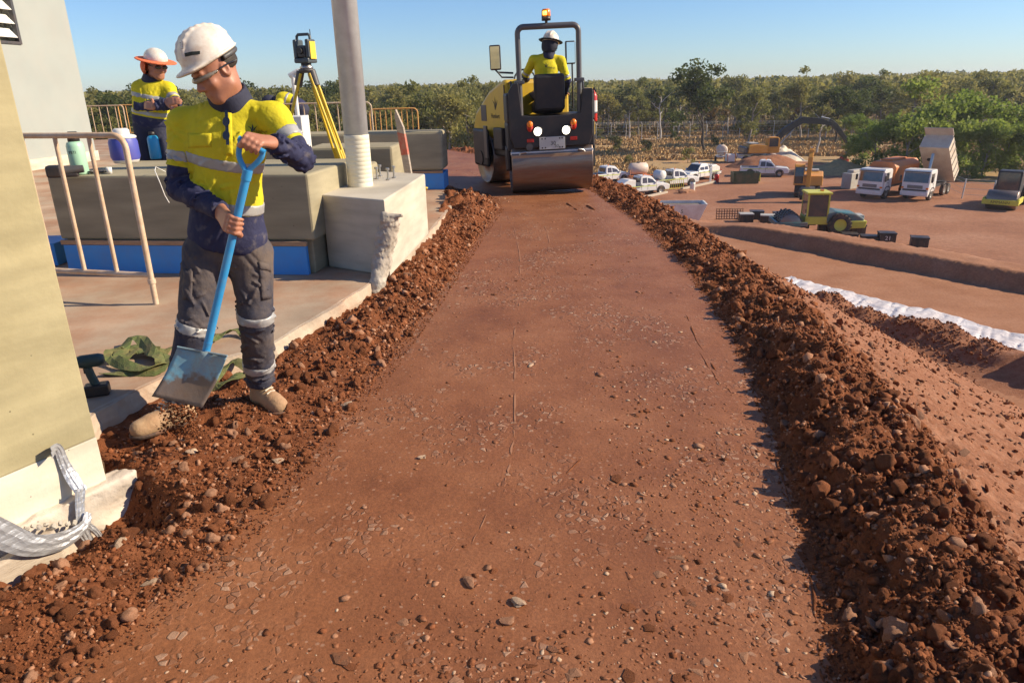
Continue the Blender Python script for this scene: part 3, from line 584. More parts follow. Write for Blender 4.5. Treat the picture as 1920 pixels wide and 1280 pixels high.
# ---- tubular barriers
def barrier(p, d, L, h, m, nb=9, r=0.016, foot=0.14, label='', group=None, name='barrier', cat='barrier'):
    d = Vector((d[0], d[1], 0)).normalized(); b = empty(name, p, math.atan2(d.y, d.x), label, cat, group); c = 0.09
    arc0 = [(c-c*math.cos(t), 0, h-c+c*math.sin(t)) for t in np.linspace(0, math.pi/2, 6)]; arc1 = [(L-x, y, z) for x, y, z in arc0[::-1]]
    MB().tube([(0, 0, 0)]+arc0+arc1+[(L, 0, 0)], r, 10).build('outer_frame', m, b)
    MB().tube([(0.01, 0, foot+0.06), (L-0.01, 0, foot+0.06)], r*0.95, 10).build('bottom_rail', m, b)
    for i in range(1, nb):
        x = L*i/nb; MB().tube([(x, 0, foot+0.06), (x, 0, h-0.005)], r*0.72, 8).build('bar', m, b)
    for x in (0.0, L):
        MB().cyl((x, 0, foot+0.0), (x, 0, foot+0.03), r*1.35, 10).build('collar', m, b)
    return b
fp = np.array([-2.64, 5.16]); dd = np.array([-0.77, 0.21]); dd = dd/np.linalg.norm(dd)
barrier((fp[0], fp[1], 0.121), dd, 2.35, 1.21, 'barrier_paint', 8, 0.021, 0.16, 'cream tubular barrier standing behind the left wall')
wire = MB().tube([(-2.95, 6.35, 0.96), (-2.93, 6.15, 1.02), (-2.90, 6.06, 1.0), (-2.86, 6.03, 0.9), (-2.84, 6.03, 0.80), (-2.81, 6.02, 0.74)], 0.0035, 6).build('cable', 'white_plastic'); tag(wire, 'thin pale cable hooked over the front of the low wall', 'cable')

# ---- grey building
A = Vector(G(183, 300, 0.12)); B = Vector(G(70, 318, 0.12)); db = (B-A).normalized(); nb_ = Vector((-db.y, db.x, 0)); nb_ = nb_ if nb_.x > 0 else -nb_
TB = frame(A, db, nb_, (0, 0, 1)); bl = empty('building', tuple(A+db*3), 0, 'pale grey painted building with a louvred window', 'building')
def onb(px, py):
    d = Vector(ray(px, py)); c = Vector(CAM); p = c+d*((A-c).dot(nb_)/d.dot(nb_)); q = TB.inverted() @ p; return q.x, q.z
wx0, wz0 = onb(40, 84); wx1 = wx0+1.6; wz1 = wz0+2.4
m_ = MB(); m_.box(0, wx0, -0.25, 0, 0, 9, TB).box(wx1, 12, -0.25, 0, 0, 9, TB).box(wx0, wx1, -0.25, 0, 0, wz0, TB).box(wx0, wx1, -0.25, 0, wz1, 9, TB).box(0.003, 12, -7, -0.26, 0, 9, TB)
wp(bl, m_.build('wall', 'grey_paint'))
win = empty('window', (0, 0, 0)); win = wp(bl, MB().box(wx0, wx0+0.07, -0.06, 0.03, wz0, wz1, TB).box(wx1-0.07, wx1, -0.06, 0.03, wz0, wz1, TB).box(wx0+.07, wx1-.07, -0.06, 0.03, wz0, wz0+0.05, TB).build('window', 'dark_grey'))
bpy.data.objects.remove(bpy.data.objects['window'], do_unlink=True) if bpy.data.objects['window'].type == 'EMPTY' else None
mat('louvre_white', (0.78, 0.78, 0.74), 0.5)
for k in range(9):
    z = wz0+0.12+k*0.26; lo = MB(); lo.prism([(-0.14, z+0.17), (-0.13, z+0.18), (0.02, z+0.01), (0.01, z)], wx0+0.071, wx1-0.071, TB @ Matrix(((0, 1, 0, 0), (1, 0, 0, 0), (0, 0, 1, 0), (0, 0, 0, 1)))); o = lo.build('louvre', 'louvre_white'); o.parent = win
wp(bl, MB().box(0, 12, 0.002, 0.06, 0, 0.22, TB).build('skirting', 'pale_concrete'))

# ---- things on the low wall
ZT = 0.957
def turned(name, px, py, prof, m, label, cat, n=24, z=ZT):
    p = G(px, py, z); o = empty(name, (p[0], p[1], z), 0, label, cat); MB().lathe(prof, n).build('body', m, o); return o
mat('mint', (0.36, 0.62, 0.44), 0.4, dust=DUST, dust_amt=0.2); mat('cyan_bottle', (0.02, 0.30, 0.55), 0.3, dust=DUST, dust_amt=0.1); mat('jug_blue', (0.05, 0.07, 0.36), 0.5, color2=(0.07, 0.09, 0.42), scale=6, dust=DUST, dust_amt=0.2)
b = turned('drink_bottle', 152, 327, [(0, 0), (0.062, 0), (0.068, 0.012), (0.068, 0.235), (0.060, 0.262), (0.04, 0.275), (0, 0.275)], 'mint', 'mint green steel drink bottle with black lid on the low wall', 'bottle')
MB().lathe([(0.034, 0.272), (0.046, 0.274), (0.046, 0.315), (0.03, 0.325), (0, 0.325)], 20).build('lid', 'black_plastic', b)
MB().tube([(-0.04, 0, 0.315), (-0.035, 0, 0.345), (0.035, 0, 0.345), (0.04, 0, 0.315)], 0.008, 8).build('handle', 'black_plastic', b)
def flat_text(txt, size, m, T, parent=None, name='lettering', ext=0.0008):
    c = bpy.data.curves.new(name, 'FONT'); c.body = txt; c.size = size; c.align_x = 'CENTER'; c.align_y = 'CENTER'; c.extrude = ext; c.resolution_u = 2
    t = bpy.data.objects.new(name, c); col.objects.link(t); dg = bpy.context.evaluated_depsgraph_get(); me = bpy.data.meshes.new_from_object(t.evaluated_get(dg)); bpy.data.objects.remove(t, do_unlink=True)
    o = bpy.data.objects.new(name, me); col.objects.link(o); me.materials.clear(); me.materials.append(M[m]); o.matrix_local = T
    if parent: o.parent = parent
    return o
flat_text('YETI', 0.034, 'black_plastic', Matrix.Translation((0.005, -0.0692, 0.185)) @ Matrix.Rotation(R(90), 4, 'X'), b)
b = turned('drink_bottle', 293, 298, [(0, 0), (0.05, 0), (0.056, 0.01), (0.056, 0.2), (0.045, 0.225), (0.028, 0.235), (0, 0.235)], 'cyan_bottle', 'bright blue drink bottle beside the water jug', 'bottle')
MB().lathe([(0.024, 0.232), (0.03, 0.234), (0.03, 0.27), (0, 0.272)], 16).build('lid', 'black_plastic', b)
p = G(238, 305, ZT); jg = empty('water_jug', (p[0], p[1], ZT), R(6), 'blue insulated water jug with white lid on the low wall', 'water jug')
MB().lathe([(0, 0), (0.11, 0), (0.122, 0.03)], 28).build('base', 'white_plastic', jg); MB().lathe([(0.122, 0.03), (0.134, 0.06), (0.132, 0.20), (0.118, 0.235)], 28).build('body', 'jug_blue', jg)
MB().lathe([(0.122, 0.232), (0.128, 0.238), (0.128, 0.25), (0.11, 0.262), (0.075, 0.27)], 28).build('rim', 'white_plastic', jg)
MB().lathe([(0.075, 0.262), (0.075, 0.31), (0.055, 0.325), (0, 0.325)], 24).build('lid', 'white_plastic', jg)
p = G(108, 333, ZT); gl = empty('power_tool', (p[0], p[1], ZT), 0.3, 'black cordless power tool lying on the left end of the low wall', 'power tool')
MB().box(-0.07, 0.05, -0.05, 0.05, 0.0, 0.10, b=0.02).build('battery', 'black_plastic', gl); MB().cyl((0.03, 0, 0.05), (0.20, 0.02, 0.06), 0.042, 14, r2=0.03).build('motor_housing', 'dark_grey', gl); MB().box(0.06, 0.16, -0.03, 0.03, 0.0, 0.03, b=0.01).build('handle', 'black_rubber', gl)
turned('cup', 206, 326, [(0, 0), (0.02, 0), (0.024, 0.055), (0.02, 0.055), (0.017, 0.01), (0, 0.01)], 'white_plastic', 'small white cup on the low wall right of the mint bottle', 'cup', 14)
p = G(185, 326, ZT); gv = MB()
for k in range(7): V, F = clod_base(300+k, 1, 0.6); gv.add([(v[0]*0.03+p[0]-0.06+0.025*k, v[1]*0.03+p[1]+0.03*(k % 3), v[2]*0.025+ZT+0.018) for v in V], [tuple(f) for f in F], True)
gv = gv.build('work_glove', 'dark_grey'); tag(gv, 'crumpled dark work glove beside the mint bottle', 'glove')

# ---- barriers and posts at the platform's back edge
for i, (px, py) in enumerate([(150, 262), (190, 261)]):
    p = G(px+18, py, 0.12); p = p if i == 0 else p+np.array([0.15, 0.6, 0]); barrier((p[0], p[1], 0.122), (1, 0.12, 0), 1.3, 1.1, 'orange_barrier' if i else 'barrier_paint', 5, 0.02, 0.1, ['cream barrier right behind the grey building corner', 'orange barrier with brown plate behind the man with folded arms'][i])
mat('brown_plate', (0.22, 0.09, 0.03), 0.6)
for i, (px, yy, L, lab) in enumerate([(505, 13.2, 1.75, 'cream bar barrier behind the survey tripod'), (692, 15.0, 0.95, 'orange bar barrier behind the pole, above the far wall')]):
    t = AtY(px, 205 if i else 196, yy); barrier((t[0], t[1], 0.0 if i else 0.122), (1, 0.05, 0), L, t[2]-(0.0 if i else 0.122), 'orange_barrier' if i else 'barrier_paint', 9, 0.014, 0.1, lab)
bx = AtY(545, 252, 10.4); wb = MB().box(bx[0]-0.2, bx[0]+0.2, 10.3, 10.7, 0.122, bx[2]+0.24, b=0.01).build('site_box', 'white_plastic'); tag(wb, 'white site box behind the crouching workman barrier', 'box')
lp = AtY(556, 200, 12.0); ps = empty('sensor_post', (lp[0], lp[1], 0.122), 0, 'thin white post with small bracket behind the tripod', 'post'); hp = AtY(549, 140, 12.0)[2]-0.122
MB().cyl((0, 0, 0), (0, 0, hp), 0.035, 10).build('post', 'white_plastic', ps); MB().tube([(-0.06, 0, hp-0.02), (0.08, 0, hp+0.05), (0.16, 0, hp+0.05)], 0.035, 8).build('bracket', 'white_plastic', ps)

# ---- survey instrument on its tripod
mat('tripod_yellow', (0.72, 0.50, 0.02), 0.45, color2=(0.66, 0.44, 0.02), scale=8, dust=DUST, dust_amt=0.2); mat('inst_grey', (0.06, 0.075, 0.085), 0.45); mat('inst_yellow', (0.75, 0.52, 0.05), 0.45)
hd = AtY(575, 130, 7.6); tr = empty('survey_tripod', (hd[0], hd[1], 0.12), 0, 'yellow wooden survey tripod standing behind the low wall', 'tripod'); hz = hd[2]-0.12
MB().lathe([(0, hz-0.035), (0.075, hz-0.035), (0.08, hz-0.01), (0.08, hz), (0, hz)], 20).build('head', 'dark_grey', tr)
fr = AtY(640, 290, 7.35); fl = AtY(500, 300, 7.3)
for k, ft in enumerate([(0.40, -0.18), (-0.46, -0.1), (0.22, 0.42)]):
    fz = 0.0; fx = Vector((ft[0]*1.35, ft[1]*1.1, fz)); tp_ = Vector((ft[0]*0.13, ft[1]*0.13, hz-0.04)); lg = MB(); sd_ = Vector((-ft[1], ft[0], 0)).normalized()*0.035
    mid = tp_.lerp(fx, 0.62)
    lg.tube([tp_+sd_, mid+sd_], 0.014, 8).tube([tp_-sd_, mid-sd_], 0.014, 8).tube([tp_.lerp(fx, 0.45), fx.lerp(tp_, 0.04)], 0.016, 8)
    lo = lg.build('leg', 'tripod_yellow', tr); MB().box(-0.055, 0.055, -0.03, 0.03, -0.04, 0.04, frame(mid, sd_.normalized(), Vector((ft[0], ft[1], 0)).normalized(), (0, 0, 1)), b=0.006).build('clamp', 'black_plastic', lo)
    MB().tube([fx.lerp(tp_, 0.05), fx], 0.014, 8, r2=0.004).build('foot_spike', 'steel', lo); MB().tube([tp_+Vector((0, 0, 0.02)), tp_.lerp(fx, 0.07)], 0.04, 8).build('hinge', 'dark_grey', lo)
ins = empty('total_station', (hd[0], hd[1], hd[2]), R(-22), 'grey and yellow surveying total station on the tripod', 'survey instrument')
MB().lathe([(0, 0), (0.062, 0), (0.066, 0.02), (0.05, 0.03), (0.05, 0.055), (0.0, 0.055)], 18).build('tribrach', 'steel', ins)
MB().box(-0.085, 0.085, -0.075, 0.075, 0.055, 0.10, b=0.012).build('base', 'inst_grey', ins)
for s in (-1, 1): MB().box(min(s*0.05, s*0.092), max(s*0.05, s*0.092), -0.06, 0.06, 0.10, 0.27, b=0.012).build('side_arm', 'inst_grey', ins); MB().box(min(s*0.0925, s*0.1), max(s*0.0925, s*0.1), -0.045, 0.045, 0.09, 0.25, b=0.003).build('side_panel', 'inst_yellow', ins)
MB().box(-0.047, 0.047, -0.06, 0.06, 0.105, 0.215, b=0.015).build('telescope', 'dark_grey', ins); MB().cyl((0, -0.095, 0.165), (0, -0.05, 0.165), 0.03, 16).build('lens', 'black_plastic', ins)
MB().tube([(-0.078, 0, 0.26), (-0.075, 0, 0.30), (-0.06, 0, 0.315), (0.06, 0, 0.315), (0.075, 0, 0.30), (0.078, 0, 0.26)], 0.014, 8).build('handle', 'inst_grey', ins); MB().cyl((0.07, 0.02, 0.3), (0.07, 0.02, 0.36), 0.004, 6).build('antenna', 'black_plastic', ins)

# ---- cordless driver and lifting slings on the slab
p = G(184, 740, 0.12); dr = empty('cordless_driver', (p[0], p[1], 0.121), R(200), 'dark green cordless driver standing on its battery on the slab', 'power tool')
mat('tool_green', (0.015, 0.055, 0.055), 0.5, dust=DUST, dust_amt=0.2)
MB().box(-0.06, 0.055, -0.036, 0.036, 0.0, 0.062, b=0.01).build('battery', 'black_plastic', dr)
MB().tube([(0.0, 0, 0.06), (0.012, 0, 0.11), (0.02, 0, 0.16)], 0.021, 10).build('grip', 'tool_green', dr)
MB().lathe([(0, -0.075), (0.026, -0.072), (0.034, -0.05), (0.034, 0.03), (0.028, 0.05), (0.02, 0.072), (0, 0.075)], 18, Tm((0.01, 0, 0.19), 0, 0, R(90))).build('motor_housing', 'tool_green', dr); MB().cyl((0.08, 0, 0.19), (0.105, 0, 0.19), 0.012, 10).build('chuck', 'steel', dr); MB().box(0.025, 0.04, -0.008, 0.008, 0.125, 0.155, b=0.003).build('trigger', 'black_plastic', dr)
mat('sling_green', (0.085, 0.095, 0.028), 0.9, color2=(0.11, 0.15, 0.04), scale=14, bump=0.4, bscale=120, dust=(0.30, 0.20, 0.09), dust_amt=0.6, dust_scale=9)
def sling(name, pix, wd, label, z=0.125, hts=None, seed=0):
    rs = random.Random(seed); P = []
    for i, (x, y) in enumerate(pix):
        p = G(x, y, z); P.append(Vector((p[0], p[1], z+(hts[i] if hts else 0.01))))
    out = []
    for i in range(len(P)-1):
        for j in range(4):
            t = j/4; p0 = P[max(i-1, 0)]; p1 = P[i]; p2 = P[i+1]; p3 = P[min(i+2, len(P)-1)]; out.append(0.5*((2*p1)+(p2-p0)*t+(2*p0-5*p1+4*p2-p3)*t*t+(3*p1-p0-3*p2+p3)*t**3))
    out.append(P[-1]); vs = []; fs = []; K = 3
    for i, p in enumerate(out):
        d = (out[min(i+1, len(out)-1)]-out[max(i-1, 0)]).normalized(); s = d.cross(Vector((.5*math.sin(i*.9+seed), 0.6*math.sin(i*0.5+seed), 1))).normalized(); up = s.cross(d)
        for k in range(K): t = k/(K-1)-0.5; vs.append(p+s*wd*t+up*(0.004*(1-abs(2*t))))
    for i in range(len(out)-1):
        for k in range(K-1): fs.append((i*K+k, i*K+k+1, (i+1)*K+k+1, (i+1)*K+k))
    o = mesh_obj(name, vs, fs, 'sling_green'); md = o.modifiers.new('thick', 'SOLIDIFY'); md.thickness = 0.004; return tag(o, label, 'sling')
sling('lifting_sling', [(192, 702), (250, 700), (300, 698), (308, 672), (260, 668), (228, 680), (240, 655), (262, 648), (285, 672), (306, 690), (270, 700), (225, 690), (210, 675), (235, 662), (300, 664), (318, 655)], 0.075, 'folded green lifting sling in a heap beside the driver', hts=[.005, .012, .02, .03, .035, .03, .045, .06, .05, .035, .03, .035, .04, .04, .02, .01], seed=2)
sling('lifting_sling', [(380, 648), (405, 640), (430, 632), (452, 628), (466, 640)], 0.06, 'green lifting sling lying between the workman\'s legs on the slab', hts=[.02, .03, .04, .03, .005], seed=4)
sling('lifting_sling', [(395, 722), (420, 702), (445, 692), (470, 702), (450, 716), (415, 728), (398, 730)], 0.07, 'green lifting sling fallen over the slab edge behind the shovel', z=0.05, hts=[.02, .04, .05, .03, .04, .03, .02], seed=6)
# ================================================================== smooth-blended solid modelling for people and cloth
def V3(*a): return np.array(a, float)
def unit(v): v = np.asarray(v, float); return v/np.linalg.norm(v)
def cap(a, b, ra, rb=None, k=0.03, op='+'): return ('cap', np.asarray(a, float), np.asarray(b, float), ra, ra if rb is None else rb, k, op)
def ell(c, r, Rm=None, k=0.03, op='+'): return ('ell', np.asarray(c, float), np.asarray(r, float), np.eye(3) if Rm is None else np.asarray(Rm, float), 0, k, op)
def rbox(c, r, Rm=None, rd=0.02, k=0.03, op='+'): return ('box', np.asarray(c, float), np.asarray(r, float), np.eye(3) if Rm is None else np.asarray(Rm, float), rd, k, op)
def prim_d(p, x, y, z):
    if p[0] == 'cap':
        a, b, ra, rb = p[1:5]; d = b-a; L = max(d@d, 1e-9); ax, ay, az = x-a[0], y-a[1], z-a[2]
        t = np.clip((ax*d[0]+ay*d[1]+az*d[2])/L, 0, 1); return np.sqrt((ax-t*d[0])**2+(ay-t*d[1])**2+(az-t*d[2])**2)-(ra+(rb-ra)*t)
    c, r, Q = p[1:4]; ax, ay, az = x-c[0], y-c[1], z-c[2]; l = [Q[i, 0]*ax+Q[i, 1]*ay+Q[i, 2]*az for i in range(3)]
    if p[0] == 'ell':
        k0 = np.sqrt(sum((l[i]/r[i])**2 for i in range(3)))+1e-6; k1 = np.sqrt(sum((l[i]/r[i]**2)**2 for i in range(3)))+1e-6; return k0*(k0-1)/k1
    rd = p[4]; q = [np.abs(l[i])-(r[i]-rd) for i in range(3)]
    return np.sqrt(sum(np.maximum(v, 0)**2 for v in q))+np.minimum(np.maximum(np.maximum(q[0], q[1]), q[2]), 0)-rd
def prim_box(p):
    if p[0] == 'cap': r = max(p[3], p[4]); return np.minimum(p[1], p[2])-r, np.maximum(p[1], p[2])+r
    e = np.abs(p[3].T)@p[2]; return p[1]-e, p[1]+e
def blend(D, d, k, op):
    if op == '+':
        if k <= 0: return np.minimum(D, d)
        h = np.clip(0.5+0.5*(d-D)/k, 0, 1); return d*(1-h)+D*h-0 if False else (D*(1-h)+d*h if False else d+(D-d)*(1-h)-k*h*(1-h)) if False else _smin(D, d, k)
    d = -d; return -_smin(-D, -d, k) if k > 0 else np.maximum(D, d)
def _smin(a, b, k):
    h = np.maximum(k-np.abs(a-b), 0)/k; return np.minimum(a, b)-h*h*k*0.25
def field_pts(prims, P):
    D = np.full(len(P), 1.0)
    for p in prims: D = blend(D, prim_d(p, P[:, 0], P[:, 1], P[:, 2]), p[5], p[6])
    return D
class Field:
    def __init__(s, prims, h, pad=0.03):
        bx = [prim_box(p) for p in prims if p[6] == '+']; s.lo = np.min([b[0] for b in bx], 0)-pad; hi = np.max([b[1] for b in bx], 0)+pad
        s.h = h; s.n = np.ceil((hi-s.lo)/h).astype(int)+1; s.ax = [s.lo[i]+h*np.arange(s.n[i]) for i in range(3)]
        s.D = np.full(tuple(s.n), 1.0, np.float32); s.apply(prims)
    def apply(s, prims):
        for p in prims:
            a, b = prim_box(p); m = p[5]+3*s.h+0.012
            i0 = np.clip(np.floor((a-m-s.lo)/s.h).astype(int), 0, s.n); i1 = np.clip(np.ceil((b+m-s.lo)/s.h).astype(int)+1, 0, s.n)
            if np.any(i1 <= i0): continue
            sl = tuple(slice(i0[i], i1[i]) for i in range(3)); x = s.ax[0][sl[0]][:, None, None]; y = s.ax[1][sl[1]][None, :, None]; z = s.ax[2][sl[2]][None, None, :]
            s.D[sl] = blend(s.D[sl], prim_d(p, x, y, z), p[5], p[6])
    def near(s, w=0.04):
        idx = np.nonzero(np.abs(s.D) < w); return idx, np.stack([s.ax[i][idx[i]] for i in range(3)], 1)
    def disp(s, fn, w=0.04):
        idx, P = s.near(w); s.D[idx] += fn(P).astype(np.float32)
    def copy(s):
        c = object.__new__(Field); c.__dict__.update(s.__dict__); c.D = s.D.copy(); return c
    def mesh(s):
        f = s.D; ins = f < 0; c = [(i, j, k) for i in (0, 1) for j in (0, 1) for k in (0, 1)]; n = [d-1 for d in f.shape]
        cnt = sum(ins[i:i+n[0], j:j+n[1], k:k+n[2]].astype(np.int8) for i, j, k in c); act = np.nonzero((cnt > 0) & (cnt < 8)); A = np.stack(act, 1)
        vals = np.stack([f[A[:, 0]+i, A[:, 1]+j, A[:, 2]+k] for i, j, k in c], 1); acc = np.zeros((len(A), 3)); w = np.zeros(len(A))
        for a in range(8):
            for b in range(a+1, 8):
                if sum(abs(c[a][t]-c[b][t]) for t in range(3)) != 1: continue
                fa, fb = vals[:, a], vals[:, b]; x = (fa < 0) != (fb < 0); t = np.where(x, fa/(fa-fb+1e-12), 0)
                acc += np.where(x[:, None], np.array(c[a])+t[:, None]*(np.array(c[b])-np.array(c[a])), 0); w += x
        V = s.lo+s.h*(A+acc/np.maximum(w, 1)[:, None]); vid = np.full(n, -1, np.int32); vid[act] = np.arange(len(A)); F = []
        for ax in range(3):
            o1, o2 = (ax+1) % 3, (ax+2) % 3; sa = [slice(None)]*3; sb = [slice(None)]*3; sa[ax] = slice(0, -1); sb[ax] = slice(1, None)
            ch = ins[tuple(sa)] != ins[tuple(sb)]; E = np.stack(np.nonzero(ch), 1); E = E[(E[:, o1] > 0) & (E[:, o2] > 0) & (E[:, o1] < f.shape[o1]-1) & (E[:, o2] < f.shape[o2]-1)]
            if not len(E): continue
            def g(d1, d2): I = E.copy(); I[:, o1] += d1; I[:, o2] += d2; return vid[I[:, 0], I[:, 1], I[:, 2]]
            q = np.stack([g(-1, -1), g(0, -1), g(0, 0), g(-1, 0)], 1); flip = ~ins[E[:, 0], E[:, 1], E[:, 2]]; q[flip] = q[flip][:, ::-1]; F.append(q)
        F = np.concatenate(F); return V, F[(F >= 0).all(1)]
    def obj(s, name, m, parent=None, origin=None):
        V, F = s.mesh(); o = np_mesh(name, V if origin is None else V-origin, F, m, None, True); o.parent = parent; o['_n'] = 0; del o['_n']; return o, V
def folds(seed, amp, lmin=0.05, lmax=0.13, k=7, bias=None):
    rs = np.random.RandomState(seed); W = []
    for i in range(k):
        d = rs.randn(3); 
        if bias is not None: d = d+bias*rs.choice([-1, 1])*1.5
        d = d/np.linalg.norm(d); W.append((d*2*math.pi/rs.uniform(lmin, lmax), rs.rand()*6.28, d[[1, 2, 0]]*rs.uniform(6, 14)))
    def fn(P):
        s = 0
        for kv, ph, wv in W: s = s+(np.abs(np.sin(0.5*(P@kv)+ph+1.1*np.sin(P@wv+ph)))-0.6)
        return amp*s/math.sqrt(k)
    return fn

def creases(seed, segs, n, amp=.011, w=(.006, .011), L=(.05, .18)):
    """local cloth creases: segs are (start, end, radius, direction bias along the axis)"""
    rs = np.random.RandomState(seed); C = []
    for a, b, r, al in segs:
        ax = unit(b-a)
        for _ in range(n):
            t = rs.rand(); rd = rs.randn(3); rd = unit(rd-ax*(rd@ax)); p = a+(b-a)*t+rd*r; tan = np.cross(ax, rd); d = unit(ax*al*rs.choice([-1, 1])*(.4+rs.rand())+tan*(1-al)*rs.choice([-1, 1])*(.3+rs.rand())); C.append((p, d, rs.uniform(*w), rs.uniform(*L), amp*rs.uniform(.5, 1.15)))
    def fn(P):
        s = np.zeros(len(P))
        for p, d, w_, l_, a_ in C:
            q = P-p; m = (np.abs(q) < l_*2.2).all(1); q = q[m]
            if not len(q): continue
            t = q@d; e = np.sqrt(np.maximum((q*q).sum(1)-t*t, 0)); s[m] -= a_*np.exp(-(t/l_)**2)*(np.exp(-(e/w_)**2)-.45*np.exp(-((e-1.7*w_)/w_)**2))
        return np.clip(s, -.02, .012)
    return fn
# ---- materials of people
mat('skin', (0.38, 0.165, 0.098), 0.5, color2=(0.44, 0.20, 0.125), scale=14, bump=0.08, bscale=90, dust=(0.30, 0.11, 0.06), dust_amt=0.5, dust_scale=9)
mat('skin_tan', (0.30, 0.125, 0.07), 0.5, color2=(0.34, 0.15, 0.09), scale=14, bump=0.08, bscale=90)
def two_tone(name, ca, cb, dust=None, amt=0.3):
    m = mat(name, ca, 0.8, color2=tuple(v*0.86 for v in ca), scale=7, bump=0.6, bscale=21, bdist=0.014, dust=dust, dust_amt=amt, dust_scale=8, spec=0.25)
    t = m.node_tree; N = t.nodes; L = t.links; b = N['Principled BSDF']; src = b.inputs['Base Color'].links[0].from_socket
    at = N.new('ShaderNodeAttribute'); at.attribute_name = 'navy'; g = N.new('ShaderNodeMath'); g.operation = 'GREATER_THAN'; g.inputs[1].default_value = 0.0; L.new(at.outputs['Fac'], g.inputs[0])
    n = N.new('ShaderNodeTexNoise'); n.inputs['Scale'].default_value = 22; n.inputs['Detail'].default_value = 8; tc = N.new('ShaderNodeTexCoord'); L.new(tc.outputs['Object'], n.inputs['Vector'])
    r = N.new('ShaderNodeMapRange'); r.inputs['From Min'].default_value = 0.56; r.inputs['From Max'].default_value = 0.78; r.inputs['To Max'].default_value = 0.5; L.new(n.outputs[0], r.inputs[0])
    m2 = N.new('ShaderNodeMix'); m2.data_type = 'RGBA'; m2.inputs['A'].default_value = (*cb, 1); m2.inputs['B'].default_value = (0.22, 0.19, 0.17, 1); L.new(r.outputs[0], m2.inputs['Factor'])
    mx = N.new('ShaderNodeMix'); mx.data_type = 'RGBA'; L.new(g.outputs[0], mx.inputs['Factor']); L.new(src, mx.inputs['A']); L.new(m2.outputs['Result'], mx.inputs['B']); L.new(mx.outputs['Result'], b.inputs['Base Color'])
    return m
two_tone('hivis_shirt', (0.66, 0.565, 0.02), (0.030, 0.032, 0.075), (0.45, 0.36, 0.05), 0.35)
mat('trousers', (0.040, 0.042, 0.062), 0.85, color2=(0.055, 0.055, 0.072), scale=6, bump=0.5, bscale=30, bdist=0.012, dust=(0.20, 0.145, 0.10), dust_amt=0.75, dust_scale=3.2, spec=0.2)
mat('navy_cloth', (0.022, 0.024, 0.048), 0.85, bump=0.3, bscale=40, color2=(0.03, 0.032, 0.06), scale=9)
mat('reflective', (0.33, 0.33, 0.33), 0.45, 0.15, color2=(0.39, 0.39, 0.38), scale=16, dust=(0.34, 0.27, 0.2), dust_amt=0.4, dust_scale=9)
mat('boot_tan', (0.34, 0.215, 0.11), 0.8, color2=(0.42, 0.28, 0.16), scale=16, bump=0.3, bscale=70, dust=DUST, dust_amt=0.6, dust_scale=7)
mat('boot_sole', (0.06, 0.04, 0.03), 0.8, dust=DUST, dust_amt=0.8, dust_scale=12)
mat('helmet_white', (0.74, 0.70, 0.63), 0.38, color2=(0.66, 0.58, 0.48), scale=6, mixlo=.45, mixhi=.75, dust=(0.40, 0.25, 0.15), dust_amt=0.6, dust_scale=14, spec=0.5)
mat('orange_cloth', (0.70, 0.16, 0.06), 0.8, bump=0.3, bscale=60); mat('lens_dark', (0.015, 0.015, 0.018), 0.1, spec=0.9); mat('lens_clear', (0.24, 0.21, 0.17), 0.15, spec=0.8)
mat('hair_dark', (0.03, 0.022, 0.016), 0.7); mat('decal_dark', (0.02, 0.025, 0.02), 0.6)

def head_prims(c, Q, s=1.0):
    """c centre, Q rows: person's left, forward, up"""
    L = lambda x, y, z: c+s*(Q[0]*x+Q[1]*y+Q[2]*z); k = 0.02*s
    p = [ell(L(0, -.012, .03), (.077*s, .096*s, .092*s), Q, k), ell(L(0, .022, -.035), (.064*s, .076*s, .092*s), Q, .03*s), ell(L(0, .062, -.098), (.032*s, .026*s, .024*s), Q, .025*s),
         cap(L(-.05, .0, -.07), L(-.02, .06, -.1), .022*s, .02*s, .03*s), cap(L(.05, .0, -.07), L(.02, .06, -.1), .022*s, .02*s, .03*s),
         cap(L(0, .088, .005), L(0, .112, -.032), .009*s, .0125*s, .014*s), ell(L(-.012, .1, -.038), (.009*s, .011*s, .008*s), Q, .008*s), ell(L(.012, .1, -.038), (.009*s, .011*s, .008*s), Q, .008*s),
         cap(L(-.036, .084, .022), L(.036, .084, .022), .011*s, .011*s, .014*s), ell(L(-.045, .066, -.03), (.02*s, .018*s, .018*s), Q, .02*s), ell(L(.045, .066, -.03), (.02*s, .018*s, .018*s), Q, .02*s),
         ell(L(-.031, .096, .004), (.015*s, .012*s, .010*s), Q, .012*s, '-'), ell(L(.031, .096, .004), (.015*s, .012*s, .010*s), Q, .012*s, '-'),
         ell(L(-.031, .083, .003), (.013*s,)*3, Q, .004*s), ell(L(.031, .083, .003), (.013*s,)*3, Q, .004*s),
         cap(L(-.02, .09, -.066), L(.02, .09, -.066), .006*s, .006*s, .006*s), cap(L(-.018, .089, -.076), L(.018, .089, -.076), .007*s, .007*s, .006*s)]
    for e in (-1, 1): p += [ell(L(e*.079, -.008, -.008), (.009*s, .021*s, .031*s), Q, .008*s), ell(L(e*.086, -.004, -.004), (.006*s, .011*s, .018*s), Q, .005*s, '-')]
    return p
